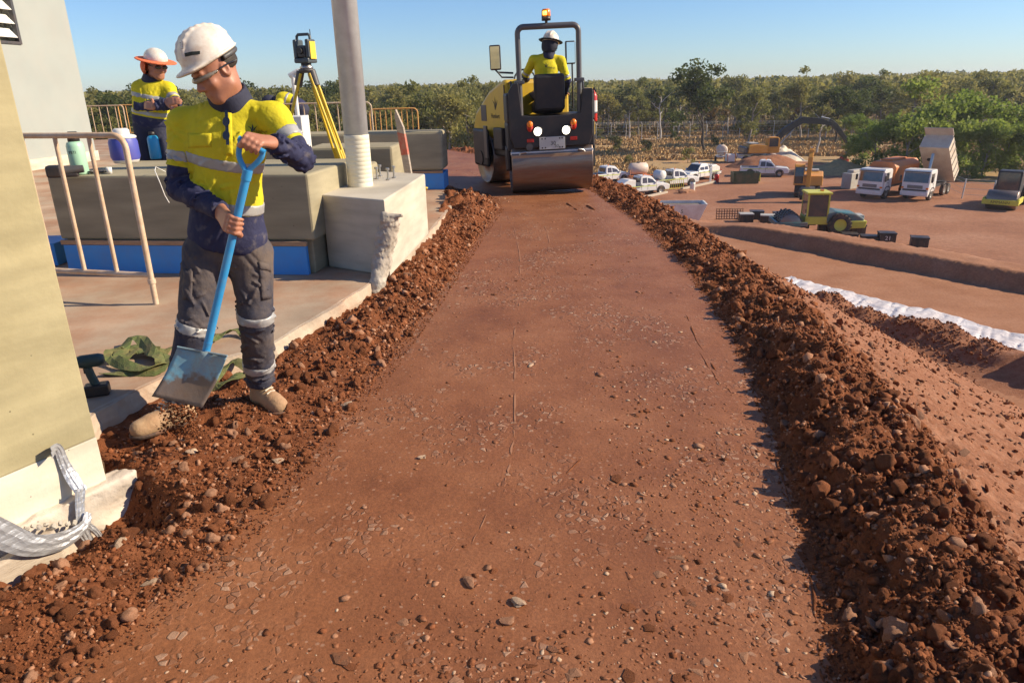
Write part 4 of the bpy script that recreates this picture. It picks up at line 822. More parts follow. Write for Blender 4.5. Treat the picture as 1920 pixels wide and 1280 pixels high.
def grip_prims(C, A, wrist, r, sign=1, s=1.0, k=0.007):
    """a closed hand round a bar: fingers wrap the bar, thumb from the other side"""
    A = unit(A); n = wrist-C; n = unit(n-A*(n@A)); b = np.cross(A, n)*sign; rot = lambda t: n*math.cos(R(t))+b*math.sin(R(t)); P = []
    wr = wrist
    for i, (off, ln, rad) in enumerate([(.030, 1.0, .0095), (.010, 1.08, .0098), (-.010, 1.02, .0094), (-.029, .85, .0082)]):
        o = C+A*off*s; rr = r+rad*s*1.02; ts = [55, 105, 165, 165+62*ln]; J = [o+rot(t)*(rr+(.006*s if j == 0 else .0015*s if j == 1 else 0)) for j, t in enumerate(ts)]
        P += [cap(wr+A*off*.55*s, J[0], .0175*s, .0135*s, .014)]
        for j in range(3): P.append(cap(J[j], J[j+1], rad*s*(1.06-.06*j), rad*s*(1.0-.08*j), k))
    th0 = wr.copy()+A*.022*s; J = [th0*.5+(C+A*.034*s+rot(-20)*(r+.014*s))*.5, C+A*.042*s+rot(-45)*(r+.013*s), C+A*.04*s+rot(-105)*(r+.010*s), C+A*.030*s+rot(-160)*(r+.0095*s)]
    P.append(cap(th0, J[0], .017*s, .0155*s, .014)); P.append(cap(J[0], J[1], .0145*s, .0125*s, .01))
    for j in (1, 2): P.append(cap(J[j], J[j+1], .0118*s, .0105*s, k))
    return P
def open_hand(wrist, d, nrm, s=1.0, curl=25, thumb=1):
    d = unit(d); nrm = unit(nrm-d*(nrm@d)); sd_ = np.cross(d, nrm)*thumb; P = [rbox(wrist+d*.05*s, (.04*s, .05*s, .014*s), np.stack([sd_, d, nrm]), .013*s, .02)]
    for off, ln in [(.030, .9), (.010, 1.0), (-.010, .95), (-.029, .75)]:
        p = wrist+d*.092*s+sd_*off*s; dr = d.copy(); a = 0
        for j in range(3):
            a += R(curl); dr = d*math.cos(a)-nrm*math.sin(a); q = p+dr*.033*ln*s*(1-.15*j); P.append(cap(p, q, .0095*s*(1-.08*j), .0088*s*(1-.08*j), .005)); p = q
    p = wrist+sd_*.034*s+d*.02*s; q = p+(d*.6+sd_*.7-nrm*.3)*.045*s; P += [cap(p, q, .014*s, .0115*s, .012), cap(q, q+(d*.85+sd_*.1-nrm*.4)*.035*s, .0115*s, .0095*s, .005)]; return P
def pts_curve(*a): return [np.asarray(v, float) for v in a]
def hard_hat(parent, c, Q, s=1.0, m='helmet_white', h=0.005, origin=None):
    L = lambda x, y, z: c+s*(Q[0]*x+Q[1]*y+Q[2]*z); t = 0.0
    pr = [ell(L(0, -.012, .062), (.118*s, .142*s, .128*s), Q, 0), rbox(L(0, -.012, -.12), (.2*s, .25*s, .155*s), Q, .0, .006*s, '-'),
          ell(L(0, .095, .040), (.098*s, .088*s, .014*s), Q, .02*s), ell(L(0, -.012, .040), (.127*s, .150*s, .011*s), Q, .012*s)]
    for x in (-.034, .034):
        arc_ = [L(x, -.012+.142*math.sqrt(1-(x/.118)**2)*math.cos(t), .062+.128*math.sqrt(1-(x/.118)**2)*math.sin(t)-.003) for t in np.linspace(.35, 2.75, 10)]
        for i in range(9): pr.append(cap(arc_[i], arc_[i+1], .009*s, .009*s, .012*s))
    pr.append(ell(L(0, -.012, .048), (.108*s, .131*s, .118*s), Q, .004*s, '-'))
    f = Field(pr, h*s); return f.obj('hard_hat', m, parent, origin)[0]
def decal(target_objs, shapes, m, name, parent, depth=0.002):
    """lay flat print on cloth: each shape is a list of picture points, projected onto the cloth"""
    from mathutils.bvhtree import BVHTree
    vs = []; fs = []; trees = [BVHTree.FromPolygons([v.co+Vector(o.location if o.parent is None else o.parent.location) for v in o.data.vertices], [tuple(p.vertices) for p in o.data.polygons]) for o in target_objs]
    for poly in shapes:
        ids = []
        for px, py in poly:
            d = Vector(ray(px, py)).normalized(); best = None
            for t in trees:
                h = t.ray_cast(Vector(CAM), d)
                if h[0] is not None and (best is None or h[3] < best): best = h[3]
            if best is None: break
            vs.append(Vector(CAM)+d*(best-depth)); ids.append(len(vs)-1)
        if len(ids) == len(poly): fs.append(tuple(ids))
    o = mesh_obj(name, [v-Vector(parent.location) for v in vs], fs, m, parent); return o
def text_shapes(txt, cx, cy, wpx, hpx, slope=0.0):
    c = bpy.data.curves.new('t', 'FONT'); c.body = txt; c.align_x = 'CENTER'; c.align_y = 'CENTER'; c.resolution_u = 1
    t = bpy.data.objects.new('t', c); col.objects.link(t); me = bpy.data.meshes.new_from_object(t.evaluated_get(bpy.context.evaluated_depsgraph_get())); bpy.data.objects.remove(t, do_unlink=True)
    V = np.array([v.co[:2] for v in me.vertices]); w_ = np.ptp(V[:, 0]); h_ = np.ptp(V[:, 1]); V = V/np.array([w_, h_]); S = [[(cx+V[i, 0]*wpx, cy-V[i, 1]*hpx+slope*V[i, 0]*wpx) for i in p.vertices] for p in me.polygons]; bpy.data.meshes.remove(me); return S
def emblem_shapes(cx, cy, s):
    """the dark leaf-like bird mark"""
    P = [[(0, 10), (-3, 1), (-10, -5), (-2, -1), (0, 4)], [(0, 10), (0, 2), (1, -10), (4, -1), (2, 6)], [(1, 10), (4, 2), (12, -5), (8, 2), (4, 7)]]
    return [[(cx+x*s, cy+y*s) for x, y in p] for p in P]

def person(name, label, J, head, clothes, hands, res=0.01, seed=1, hres=None, extra_body=None):
    """J joints in metres; returns the body object with its clothing as children"""
    J = {k: np.asarray(v, float) for k, v in J.items()}; HQ = head; s = clothes.get('scale', 1.0); org = np.array([*((J['footA']+J['footB'])/2)[:2], 0.0]); org[2] = min(J['footA'][2], J['footB'][2])
    chest, pel, neck = J['chest'], J['pelvis'], J['neck']
    up = unit(neck-pel); lr = J['shB']-J['shA']; lr = unit(lr-up*(lr@up)); fw = np.cross(up, lr); TQ = np.stack([lr, fw, up])
    body = head_prims(J['head'], HQ, s*1.0)+[cap(J['head']-HQ[1]*.012*s-HQ[2]*.06*s, neck, .058*s, .066*s, .03)]
    body += [ell(chest, (.145*s, .095*s, .2*s), TQ, .05), ell(pel, (.135*s, .09*s, .12*s), TQ, .08), cap(chest, pel, .09*s, .09*s, .05)]
    for a in 'AB':
        body += [cap(J['sh'+a], J['el'+a], .042*s, .034*s, .03), cap(J['el'+a], J['wr'+a], .034*s, .025*s, .02), cap(J['hip'+a], J['kn'+a], .07*s, .045*s, .04), cap(J['kn'+a], J['an'+a], .045*s, .03*s, .02), cap(J['an'+a], J['toe'+a]*.6+J['an'+a]*.4-V3(0, 0, .02), .03*s, .028*s, .02)]
    for h_ in hands: body += h_
    f = Field(body, hres or res); bo, _ = f.obj(name, clothes.get('skin', 'skin'), None, org); bo.location = org; tag(bo, label, 'person')
    # shirt
    tor = [ell(chest+up*.03*s, (.185*s, .125*s, .19*s), TQ, .05), ell(chest*.5+pel*.5, (.172*s, .128*s, .18*s), TQ, .08), ell(pel+up*.02*s, (.188*s, .138*s, .16*s), TQ, .08),
           cap(J['shA'], neck-up*.015*s, .062*s, .055*s, .05), cap(J['shB'], neck-up*.015*s, .062*s, .055*s, .05)]
    arm = {}
    for a in 'AB':
        e2 = J['wr'+a]*(1-.04)+J['el'+a]*.04; arm[a] = [cap(J['sh'+a], J['el'+a], .073*s, .060*s, .045), cap(J['el'+a], e2, .060*s, .047*s, .02)]
    hem = clothes.get('hem', pel-up*.12*s)
    allp = tor+arm['A']+arm['B']; fs_ = Field(allp, res); fo = clothes.get('fold', .0065); fs_.disp(folds(seed, fo*.28, .12, .25, 4), .04); fs_.disp(creases(seed+5, [(pel, neck, .13*s, .72)]*3+[(J['shA'], J['elA'], .06*s, .35), (J['elA'], J['wrA'], .05*s, .3), (J['shB'], J['elB'], .06*s, .35), (J['elB'], J['wrB'], .05*s, .3), (J['elA']*.9+J['shA']*.1, J['elA']*.9+J['wrA']*.1, .055*s, .1), (J['elB']*.9+J['shB']*.1, J['elB']*.9+J['wrB']*.1, .055*s, .1)], clothes.get('ncrease', 16), fo*.95), .05)
    fs_.apply([rbox(hem-up*.3, (.5, .5, .3), TQ, 0, 0.004, '-'), cap(neck+HQ[2]*.0, neck+unit(J['head']-neck)*.2, .064*s, .07*s, .01, '-')])
    for a in 'AB':
        d = unit(J['wr'+a]-J['el'+a]); fs_.apply([cap(J['wr'+a]+d*.02, J['wr'+a]+d*.3, .05*s, .08*s, 0.004, '-')] if False else [])
        q = unit(np.cross(d, V3(.3, .9, .2))); fs_.apply([rbox(J['wr'+a]+d*.10, (.09, .09, .10), np.stack([q, np.cross(d, q), d]), 0, .004, '-')])
    shirt, Vs = fs_.obj('shirt', 'hivis_shirt', bo, org)
    dt = field_pts(tor, Vs); nv = np.where(True, ((clothes['waist']-Vs)@up), 0)
    for a in 'AB':
        da = field_pts(arm[a], Vs); S, E_, W_ = J['sh'+a], J['el'+a], J['wr'+a]; l1 = np.linalg.norm(E_-S); t = ((Vs-S)@unit(E_-S)); dcap1 = prim_d(cap(S, E_, .07, .06), *Vs.T); dcap2 = prim_d(cap(E_, W_, .06, .047), *Vs.T)
        na = np.where(dcap2 < dcap1, 0.1, t-clothes['sleeve']*l1); nv = np.where(da < dt-.004, na, nv)
    attr(shirt, 'navy', nv)
    def band(center, nrm, hw, part, name='reflective_band'):
        c = fs_.copy(); idx, P = c.near(.05); nn = unit(nrm); c.D[idx] = np.maximum(c.D[idx]-.0035, np.abs((P-center)@nn)-hw); far = np.ones(c.D.shape, bool); far[idx] = False; c.D[far & (c.D < 0)] = 0.05; c.D[far] = np.maximum(c.D[far], .02)
        da = np.minimum(field_pts(arm['A'], P), field_pts(arm['B'], P)); dtt = field_pts(tor, P)
        if part == 't': c.D[idx] = np.maximum(c.D[idx], np.where(da < dtt, .01, -1))
        else: c.D[idx] = np.maximum(c.D[idx], np.where(field_pts(arm[part], P) < np.minimum(dtt, 9)-.002, -1, .01))
        V, F = c.mesh()
        if len(F) == 0: return
        np_mesh(name, V-org, F, 'reflective', shirt, True)
    for z in clothes['bands']: band(z, up, .025*s, 't')
    for a in clothes.get('arm_bands', 'AB'):
        S, E_ = J['sh'+a], J['el'+a]; band(S+(E_-S)*(clothes['sleeve']-.16), E_-S, .024*s, a)
    # collar
    cl = []
    nd = unit(J['head']-neck); cf = Field([cap(neck-nd*.04, neck+nd*.078*s, .096*s, .088*s, .0), cap(neck-nd*.2, neck+nd*.3, .078*s, .074*s, .004, '-'), rbox(neck+fw*.095*s-nd*.0, (.028, .05, .12), TQ, .01, .01, '-'), rbox(neck+nd*.215, (.3, .3, .15), np.stack([unit(np.cross(nd, fw)), np.cross(nd, unit(np.cross(nd, fw))), nd]), 0, .004, '-')], min(res, .007)); cf.obj('collar', 'navy_cloth', shirt, org)
    # trousers
    tp_ = [ell(pel-up*.02*s, (.158*s, .115*s, .13*s), TQ, .05)]
    for a in 'AB': tp_ += [cap(J['hip'+a], J['kn'+a], .107*s, .084*s, .05), cap(J['kn'+a], J['an'+a], .084*s, .074*s, .03)]
    ft = Field(tp_, res); ft.disp(folds(seed+9, fo*.25, .1, .2, 4), .04); ft.disp(creases(seed+10, [s_ for a in 'AB' for s_ in ((J['hip'+a], J['kn'+a], .096*s, .45), (J['kn'+a], J['an'+a], .08*s, .3), (J['kn'+a]*.85+J['hip'+a]*.15, J['kn'+a]*.8+J['an'+a]*.2,   .083*s, .15), (J['an'+a]*.8+J['kn'+a]*.2, J['an'+a], .076*s, .05))], clothes.get('ncrease', 16), fo*.9), .05)
    for a in 'AB':
        d = unit(J['an'+a]-J['kn'+a]); q = unit(np.cross(d, V3(.9, .3, .2))); ft.apply([rbox(J['an'+a]+d*.09, (.15, .15, .10), np.stack([q, np.cross(d, q), d]), 0, .004, '-')])
    ft.apply([rbox(pel+up*.32, (.5, .5, .25), TQ, 0, .004, '-')]); tro, _ = ft.obj('trousers', clothes.get('trousers', 'trousers'), bo, org)
    for a, t in clothes.get('leg_bands', []):
        K, N_ = J['kn'+a], J['an'+a]; ce = K+(N_-K)*t if t >= 0 else K+(J['hip'+a]-K)*(-t); nn = unit(N_-K); c = ft.copy(); idx, P = c.near(.05); leg = prim_d(cap(J['hip'+a], K, .09, .07), *P.T); leg = np.minimum(leg, prim_d(cap(K, N_, .07, .065), *P.T)); ot = 'B' if a == 'A' else 'A'
        oth = np.minimum(prim_d(cap(J['hip'+ot], J['kn'+ot], .09, .07), *P.T), prim_d(cap(J['kn'+ot], J['an'+ot], .07, .065), *P.T)); far = np.ones(c.D.shape, bool); c.D[idx] = np.maximum(np.maximum(c.D[idx]-.0035, np.abs((P-ce)@nn)-.024), np.where(leg < oth, -1, .01)); far[idx] = False; c.D[far] = np.maximum(np.abs(c.D[far]), .02); V, F = c.mesh()
        if len(F): np_mesh('reflective_band', V-org, F, 'reflective', tro, True)
    # boots
    for a in 'AB':
        an, toe = J['an'+a], J['toe'+a]; foot = J['foot'+a]; zf = foot[2]; d = toe-an; d[2] = 0; L_ = np.linalg.norm(d); d = d/L_; up_ = V3(0, 0, 1); sd_ = np.cross(d, up_); heel = V3(*(an-d*.035)[:2], zf); Q = np.stack([sd_, d, up_])
        b_ = [cap(an+up_*.06, V3(*an[:2], zf+.06), .056*s, .052*s, .02), cap(heel+up_*.05, V3(*toe[:2], zf+.042), .046*s, .040*s, .03), ell(V3(*(toe-d*.03)[:2], zf+.045), (.047*s, .065*s, .044*s), Q, .03), cap(V3(*an[:2], zf+.085), V3(*(an*.35+toe*.65)[:2], zf+.062), .045*s, .040*s, .03), rbox(V3(*an[:2], zf-.1), (.3, .4, .115), None, 0, .003, '-')]
        fb = Field(b_, min(res, .008)); fb.disp(folds(seed+20, .0016, .03, .05), .02); bt, _ = fb.obj('boot', clothes.get('boot', 'boot_tan'), bo, org)
        so_ = Field([cap(heel+up_*.03, V3(*toe[:2], zf+.03), .05*s, .047*s, 0), ell(V3(*(toe-d*.03)[:2], zf+.03), (.052*s, .072*s, .05*s), Q, .03), rbox(V3(*an[:2], zf-.1), (.3, .4, .1), None, 0, .002, '-'), rbox(V3(*an[:2], zf+.124), (.3, .4, .1), None, 0, .002, '-')], .007); so_.obj('sole', 'boot_sole', bt, org)
        if clothes.get('laces'):
            lm = MB(); fwd = d; base = V3(*an[:2], zf)
            for i in range(5):
                t = i/4; p = base+d*(.045+.055*t)+up_*(.145-.055*t); lm.tube([p-sd_*.026+d*.004, p+d*.008+up_*.004, p+sd_*.026+d*.014], .0035, 5)
            o = lm.build('lace', 'pale_concrete', bt); o.data.transform(Matrix.Translation(-Vector(org)))
    return bo, shirt, tro, org

# ================================================================== the man with the shovel
def pq(px, py, y): return AtY(px, py, y)
fA, fB_ = G(322, 795, 0.0), G(482, 742, 0.0); zA = 0.02; zB = 0.015
J1 = dict(pelvis=pq(427, 448, 3.46), chest=pq(424, 285, 3.44), neck=pq(436, 196, 3.44), head=pq(404, 132, 3.37),
          shA=pq(346, 234, 3.47), elA=pq(338, 352, 3.43), wrA=pq(414, 396, 3.22), shB=pq(515, 224, 3.43), elB=pq(566, 297, 3.34), wrB=pq(511, 268, 3.19),
          hipA=pq(385, 475, 3.45), knA=pq(367, 612, 3.33), anA=pq(330, 742, 3.30), hipB=pq(470, 475, 3.47), knB=pq(480, 592, 3.42), anB=pq(486, 706, 3.52),
          toeA=pq(262, 806, 3.17), toeB=pq(524, 770, 3.42), footA=V3(0, 0, 0), footB=V3(0, 0, 0))
J1['toeA'][2] = zA+.04; J1['toeB'][2] = zB+.04; J1['anA'][2] = zA+.13; J1['anB'][2] = zB+.13
J1['footA'] = V3(J1['anA'][0], J1['anA'][1], zA); J1['footB'] = V3(J1['anB'][0], J1['anB'][1], zB)
hf = unit([-.60, -.66, -.46]); hu = unit(np.array([-.22, -.10, 1.0])-hf*np.dot([-.22, -.10, 1.0], hf)); hl = np.cross(hf, hu); HQ1 = np.stack([-np.cross(hu, hf)*-1 if False else np.cross(hf, hu)*1.0, hf, hu]); HQ1[0] = np.cross(hf, hu)
gA, gB = pq(452, 262, 3.09), pq(492, 284, 3.09); sJ = pq(462, 332, 3.09); sE = pq(388, 652, 3.06); sh_ax = unit(sJ-sE)
lowC = sE+sh_ax*np.linalg.norm(pq(437, 420, 3.075)-sE)
hands1 = [grip_prims(gA*.5+gB*.5, gA-gB, J1['wrB'], .013, -1, 1.08), grip_prims(lowC, -sh_ax, J1['wrA'], .0175, -1, 1.05)]
b1, shirt1, tro1, org1 = person('person', 'man in white hard hat and yellow hi-vis shirt shovelling with blue shovel', J1, HQ1,
    dict(waist=pq(430, 396, 3.4), sleeve=.66, bands=[pq(430, 307, 3.4), pq(430, 386, 3.4)], leg_bands=[('A', .0), ('A', .72), ('B', -.02), ('B', .72)], hem=pq(430, 466, 3.44), ncrease=20, fold=.0125, laces=True), hands1, res=.0068, hres=.0052, seed=4)
hat1 = hard_hat(b1, J1['head']+HQ1[2]*.016, HQ1, .89, origin=org1); decal([hat1], [[(346, 100), (360, 97), (375, 96), (375, 102), (361, 104), (347, 107)], [(337, 80), (343, 78), (344, 92), (339, 92)]], 'decal_dark', 'hat_sticker', b1)
L1 = lambda x, y, z: J1['head']+HQ1[0]*x+HQ1[1]*y+HQ1[2]*z
gf = Field([ell(L1(0, .012, .004), (.086, .105, .027), HQ1, 0), ell(L1(0, .004, .004), (.083, .101, .06), HQ1, .002, '-'), rbox(L1(0, -.1, 0), (.2, .13, .2), HQ1, 0, .002, '-'), ell(L1(0, .12, -.03), (.016, .05, .02), HQ1, .006, '-')], .004); gl_, _ = gf.obj('safety_glasses', 'lens_clear', b1, org1)
for e in (-1, 1): o = MB().tube([L1(e*.084, .02, .006), L1(e*.086, -.03, .006), L1(e*.08, -.07, .0)], .004, 6).build('temple', 'lens_dark', gl_); o.data.transform(Matrix.Translation(-Vector(org1)))
hr = Field([ell(L1(0, -.03, .02), (.081, .086, .075), HQ1, 0), rbox(L1(0, .12, 0), (.2, .1, .2), HQ1, .0, .01, '-'), rbox(L1(0, 0, -.14), (.2, .2, .12), HQ1, 0, .01, '-')], .006); hr.disp(folds(3, .003, .02, .04), .02); hr.obj('hair', 'hair_dark', b1, org1)
hb = Field([ell(L1(0, -.02, .035), (.099, .118, .03), HQ1, 0), ell(L1(0, -.02, .035), (.086, .106, .06), HQ1, .002, '-'), rbox(L1(0, .2, 0), (.2, .22, .2), HQ1, 0, .002, '-')], .006); hb.obj('headband', 'dark_grey', b1, org1)
decal([shirt1], emblem_shapes(472, 240, .85)+text_shapes('Humbert', 489, 247, 24, 6, .05), 'decal_dark', 'chest_emblem', b1)
sg = decal([shirt1], [[(424+7*math.cos(t), cy+9*math.sin(t)) for t in np.linspace(0, 6.28, 14)[:-1]] for cy in (228, 254)]+[[(421, 205), (427, 205), (430, 272), (424, 272)]], 'lens_dark', 'hung_glasses', b1, .012)
def cloth_patch(target, corners, m, name, parent, nu=8, nv=6, lift=.006):
    """a pocket or flap of cloth that follows the garment under it"""
    from mathutils.bvhtree import BVHTree
    t = BVHTree.FromPolygons([v.co+Vector(parent.location) for v in target.data.vertices], [tuple(p.vertices) for p in target.data.polygons]); vs = []; fs = []; c = [np.array(k, float) for k in corners]; base = None; far_ = []
    for j in range(nv):
        for i in range(nu):
            u = i/(nu-1); v = j/(nv-1); p = (c[0]*(1-u)+c[1]*u)*(1-v)+(c[3]*(1-u)+c[2]*u)*v; d = Vector(ray(*p)).normalized(); h = t.ray_cast(Vector(CAM), d); far_.append((d, h[3]))
    good = [k[1] for k in far_ if k[1]]; med = sorted(good)[len(good)//2] if good else 3.4
    for k, (d, h) in enumerate(far_):
        i, j = k % nu, k//nu; edge = min(i, nu-1-i, j, nv-1-j); q = h if h and abs(h-med) < .12 else med; vs.append(Vector(CAM)+d*(q-lift*(.35 if edge == 0 else 1))-Vector(parent.location))
    fs = [(j*nu+i, (j+1)*nu+i, (j+1)*nu+i+1, j*nu+i+1) for j in range(nv-1) for i in range(nu-1)]; o = mesh_obj(name, vs, fs, m, parent, smooth=True); md = o.modifiers.new('thick', 'SOLIDIFY'); md.thickness = .004; md.offset = -1; return o
cloth_patch(shirt1, [(352, 250), (396, 250), (396, 276), (352, 278)], 'hivis_shirt', 'pocket_flap', b1, lift=.007); cloth_patch(shirt1, [(416, 205), (434, 205), (437, 292), (421, 292)], 'hivis_shirt', 'placket', b1, 4, 14, .005)
cloth_patch(tro1, [(484, 496), (506, 500), (510, 560), (490, 564)], 'trousers', 'cargo_pocket', b1, 6, 9, .009); cloth_patch(tro1, [(343, 505), (362, 503), (360, 562), (341, 562)], 'trousers', 'cargo_pocket', b1, 6, 9, .009)
cloth_patch(tro1, [(484, 490), (507, 494), (508, 510), (486, 508)], 'trousers', 'pocket_flap', b1, 6, 4, .018)
# ---- shovel
mat('shovel_blue', (0.02, 0.25, 0.55), 0.42, color2=(0.03, 0.30, 0.62), scale=9, dust=(0.22, 0.26, 0.30), dust_amt=0.25, dust_scale=26, bump=0.06)
m_ = mat('shovel_blade', (0.12, 0.34, 0.48), 0.5, color2=(0.22, 0.38, 0.44), scale=8, dust=(0.24, 0.17, 0.115), dust_amt=0.85, dust_scale=7, bump=0.2)
_t = m_.node_tree; _N = _t.nodes; _L = _t.links; _b = _N['Principled BSDF']; _src = _b.inputs['Base Color'].links[0].from_socket
_tc = _N.new('ShaderNodeTexCoord'); _sx = _N.new('ShaderNodeSeparateXYZ'); _L.new(_tc.outputs['Object'], _sx.inputs[0]); _n = _N.new('ShaderNodeTexNoise'); _n.inputs['Scale'].default_value = 26; _n.inputs['Detail'].default_value = 5; _L.new(_tc.outputs['Object'], _n.inputs['Vector'])
_a = _N.new('ShaderNodeMath'); _a.operation = 'MULTIPLY_ADD'; _a.inputs[1].default_value = .10; _L.new(_n.outputs[0], _a.inputs[0]); _L.new(_sx.outputs[2], _a.inputs[2]); _r2 = _N.new('ShaderNodeMapRange'); _zm = float((pq(385, 660, 3.05)[2]+pq(335, 752, 2.97)[2])/2)+.045; _r2.inputs['From Min'].default_value = _zm-.012; _r2.inputs['From Max'].default_value = _zm+.012; _r2.inputs['To Min'].default_value = .9; _r2.inputs['To Max'].default_value = 0; _L.new(_a.outputs[0], _r2.inputs[0])
_mx = _N.new('ShaderNodeMix'); _mx.data_type = 'RGBA'; _mx.inputs['B'].default_value = (.165, .10, .062, 1); _L.new(_src, _mx.inputs['A']); _L.new(_r2.outputs[0], _mx.inputs['Factor']); _L.new(_mx.outputs['Result'], _b.inputs['Base Color'])
sv = empty('shovel', tuple(sE), 0, 'blue square-mouth shovel held by the man, blade dusty', 'shovel')
def loc(o): return wp(sv, o)
loc(MB().tube([sJ+sh_ax*.02, sE-sh_ax*.05], .0175, 16).build('shaft', 'shovel_blue')); loc(MB().cyl(sJ-sh_ax*.012, sJ+sh_ax*.03, .0205, 16).build('ferrule', 'shovel_blue'))
def spl(*P): 
    P = [Vector(p) for p in P]; out = []
    for i in range(len(P)-1):
        for j in range(6):
            t = j/6; p0 = P[max(i-1, 0)]; p1 = P[i]; p2 = P[i+1]; p3 = P[min(i+2, len(P)-1)]; out.append(0.5*((2*p1)+(p2-p0)*t+(2*p0-5*p1+4*p2-p3)*t*t+(3*p1-p0-3*p2+p3)*t**3))
    return out+[P[-1]]
loc(MB().tube(spl(sJ+sh_ax*.01, pq(459, 318, 3.09), pq(448, 292, 3.09), gA), .0115, 10).build('handle_arm', 'shovel_blue')); loc(MB().tube(spl(sJ+sh_ax*.01, pq(468, 318, 3.09), pq(483, 304, 3.09), pq(491, 293, 3.09), gB), .0115, 10).build('handle_arm', 'shovel_blue'))
loc(MB().tube([gA+(gA-gB)*.12, gB+(gB-gA)*.12], .0125, 12).build('grip', 'shovel_blue'))
bt = [pq(338, 651, 3.07), pq(431, 668, 3.03)]; bb = [pq(287, 743, 2.985), pq(381, 765, 2.95)]; vs = []; fs = []; NU, NV = 15, 13; bn = unit(np.cross(bt[1]-bt[0], bb[0]-bt[0])); bn = bn if bn[1] < 0 else -bn
for j in range(NV):
    for i in range(NU):
        u = i/(NU-1); v = j/(NV-1); p = (bt[0]*(1-u)+bt[1]*u)*(1-v)+(bb[0]*(1-u)+bb[1]*u)*v
        rid = math.exp(-((u-.52)/.075)**2)*max(0, 1-v/.62); p = p+bn*(.018*rid+.022*(2*u-1)**2*(1-.5*v)-.014*math.sin(v*3.1)); vs.append(p)
for j in range(NV-1):
    for i in range(NU-1): fs.append((j*NU+i, j*NU+i+1, (j+1)*NU+i+1, (j+1)*NU+i))
bo_ = mesh_obj('blade', vs, fs, 'shovel_blade', smooth=True); md = bo_.modifiers.new('thick', 'SOLIDIFY'); md.thickness = .003; loc(bo_); o = MB().tube([sE+sh_ax*.03, sE-sh_ax*.12], .019, 12, r2=.010).build('socket', 'shovel_blue'); loc(o)
loc(MB().tube([bt[0]+bn*.024, (bt[0]+bt[1])/2+bn*.004, bt[1]+bn*.024], .005, 6).build('tread', 'shovel_blade'))
# soil sliding off the blade
rs = np.random.RandomState(5); k = 800; tt = rs.rand(k); P = np.array([(bb[0]*(1-a)+bb[1]*a) for a in .15+.7*rs.rand(k)])+np.stack([rs.randn(k)*.018, rs.randn(k)*.02-.01, -.005-.16*tt], 1); P[:, 2] = np.maximum(P[:, 2], .02); VV = []; FF = []; n_ = 0
for p in P: V, F = CLlow[rs.randint(8)]; s_ = .0018+.006*rs.rand()**3; VV.append(V*s_+p); FF.append(F+n_); n_ += len(V)
o = np_mesh('falling_soil', np.concatenate(VV), np.concatenate(FF), 'loose_dirt'); tag(o, 'red soil crumbs falling from the shovel blade', 'soil', kind='stuff')

# ================================================================== the man with folded arms
Yw = 7.8; z2 = .125
J2 = dict(pelvis=pq(283, 228, Yw), chest=pq(284, 186, Yw), neck=pq(284, 152, Yw), head=pq(293, 124, Yw-.03), shA=pq(262, 166, Yw+.02), elA=pq(264, 202, Yw-.08), wrA=pq(312, 192, Yw-.22), shB=pq(316, 168, Yw), elB=pq(330, 196, Yw-.12), wrB=pq(290, 200, Yw-.24),
          hipA=pq(270, 238, Yw), hipB=pq(296, 238, Yw)); c2 = J2['pelvis']
for a, dx in (('A', -.1), ('B', .11)):
    J2['kn'+a] = V3(c2[0]+dx, Yw-.02, z2+.5); J2['an'+a] = V3(c2[0]+dx*1.1, Yw+.02, z2+.13); J2['toe'+a] = V3(c2[0]+dx*1.1+.12, Yw-.12, z2+.04); J2['foot'+a] = V3(c2[0]+dx*1.1, Yw+.02, z2)
hf = unit([.78, -.55, -.22]); hu = unit(np.array([.1, -.05, 1])-hf*np.dot([.1, -.05, 1], hf)); HQ2 = np.stack([np.cross(hf, hu), hf, hu])
b2, s2, t2, o2 = person('person', 'man with folded arms in orange flap hat and sunglasses behind the low wall', J2, HQ2, dict(waist=pq(284, 218, Yw), sleeve=.72, bands=[pq(284, 181, Yw), pq(284, 211, Yw)], fold=.012, skin='skin', trousers='navy_cloth', hem=pq(284, 240, Yw), scale=.97), [open_hand(J2['wrA'], [.8, -.3, .1], V3(0, -1, .2), 1, 15), open_hand(J2['wrB'], [-.7, .2, .1], V3(0, -1, .2), 1, 20)], res=.012, hres=.009, seed=9)
L2 = lambda x, y, z: J2['head']+HQ2[0]*x+HQ2[1]*y+HQ2[2]*z
hh = Field([ell(L2(0, -.005, .07), (.105, .125, .10), HQ2, 0), rbox(L2(0, 0, -.1), (.3, .3, .152), HQ2, 0, .006, '-'), ell(L2(0, -.005, .06), (.085, .105, .085), HQ2, .004, '-')], .009); hat2, _ = hh.obj('hard_hat', 'helmet_white', b2, o2)
hh = Field([ell(L2(0, -.005, .05), (.19, .215, .013), HQ2, 0), ell(L2(0, -.005, .05), (.09, .11, .05), HQ2, .004, '-')], .009); hh.obj('hat_brim', 'orange_cloth', b2, o2)
fl = Field([ell(L2(0, -.045, -.02), (.125, .12, .115), HQ2, 0), ell(L2(0, -.03, -.02), (.112, .10, .14), HQ2, .004, '-'), rbox(L2(0, .16, 0), (.3, .165, .3), HQ2, 0, .004, '-'), rbox(L2(0, 0, .2), (.3, .3, .155), HQ2, 0, .004, '-')], .009); fl.obj('neck_flap', 'orange_cloth', b2, o2)
sgf = Field([ell(L2(-.034, .088, .004), (.034, .018, .02), HQ2, .01), ell(L2(.034, .088, .004), (.034, .018, .02), HQ2, .01), cap(L2(-.075, .06, .008), L2(-.085, -.02, .008), .006, .005, .01), cap(L2(.075, .06, .008), L2(.085, -.02, .008), .006, .005, .01)], .007); sgf.obj('sunglasses', 'lens_dark', b2, o2)
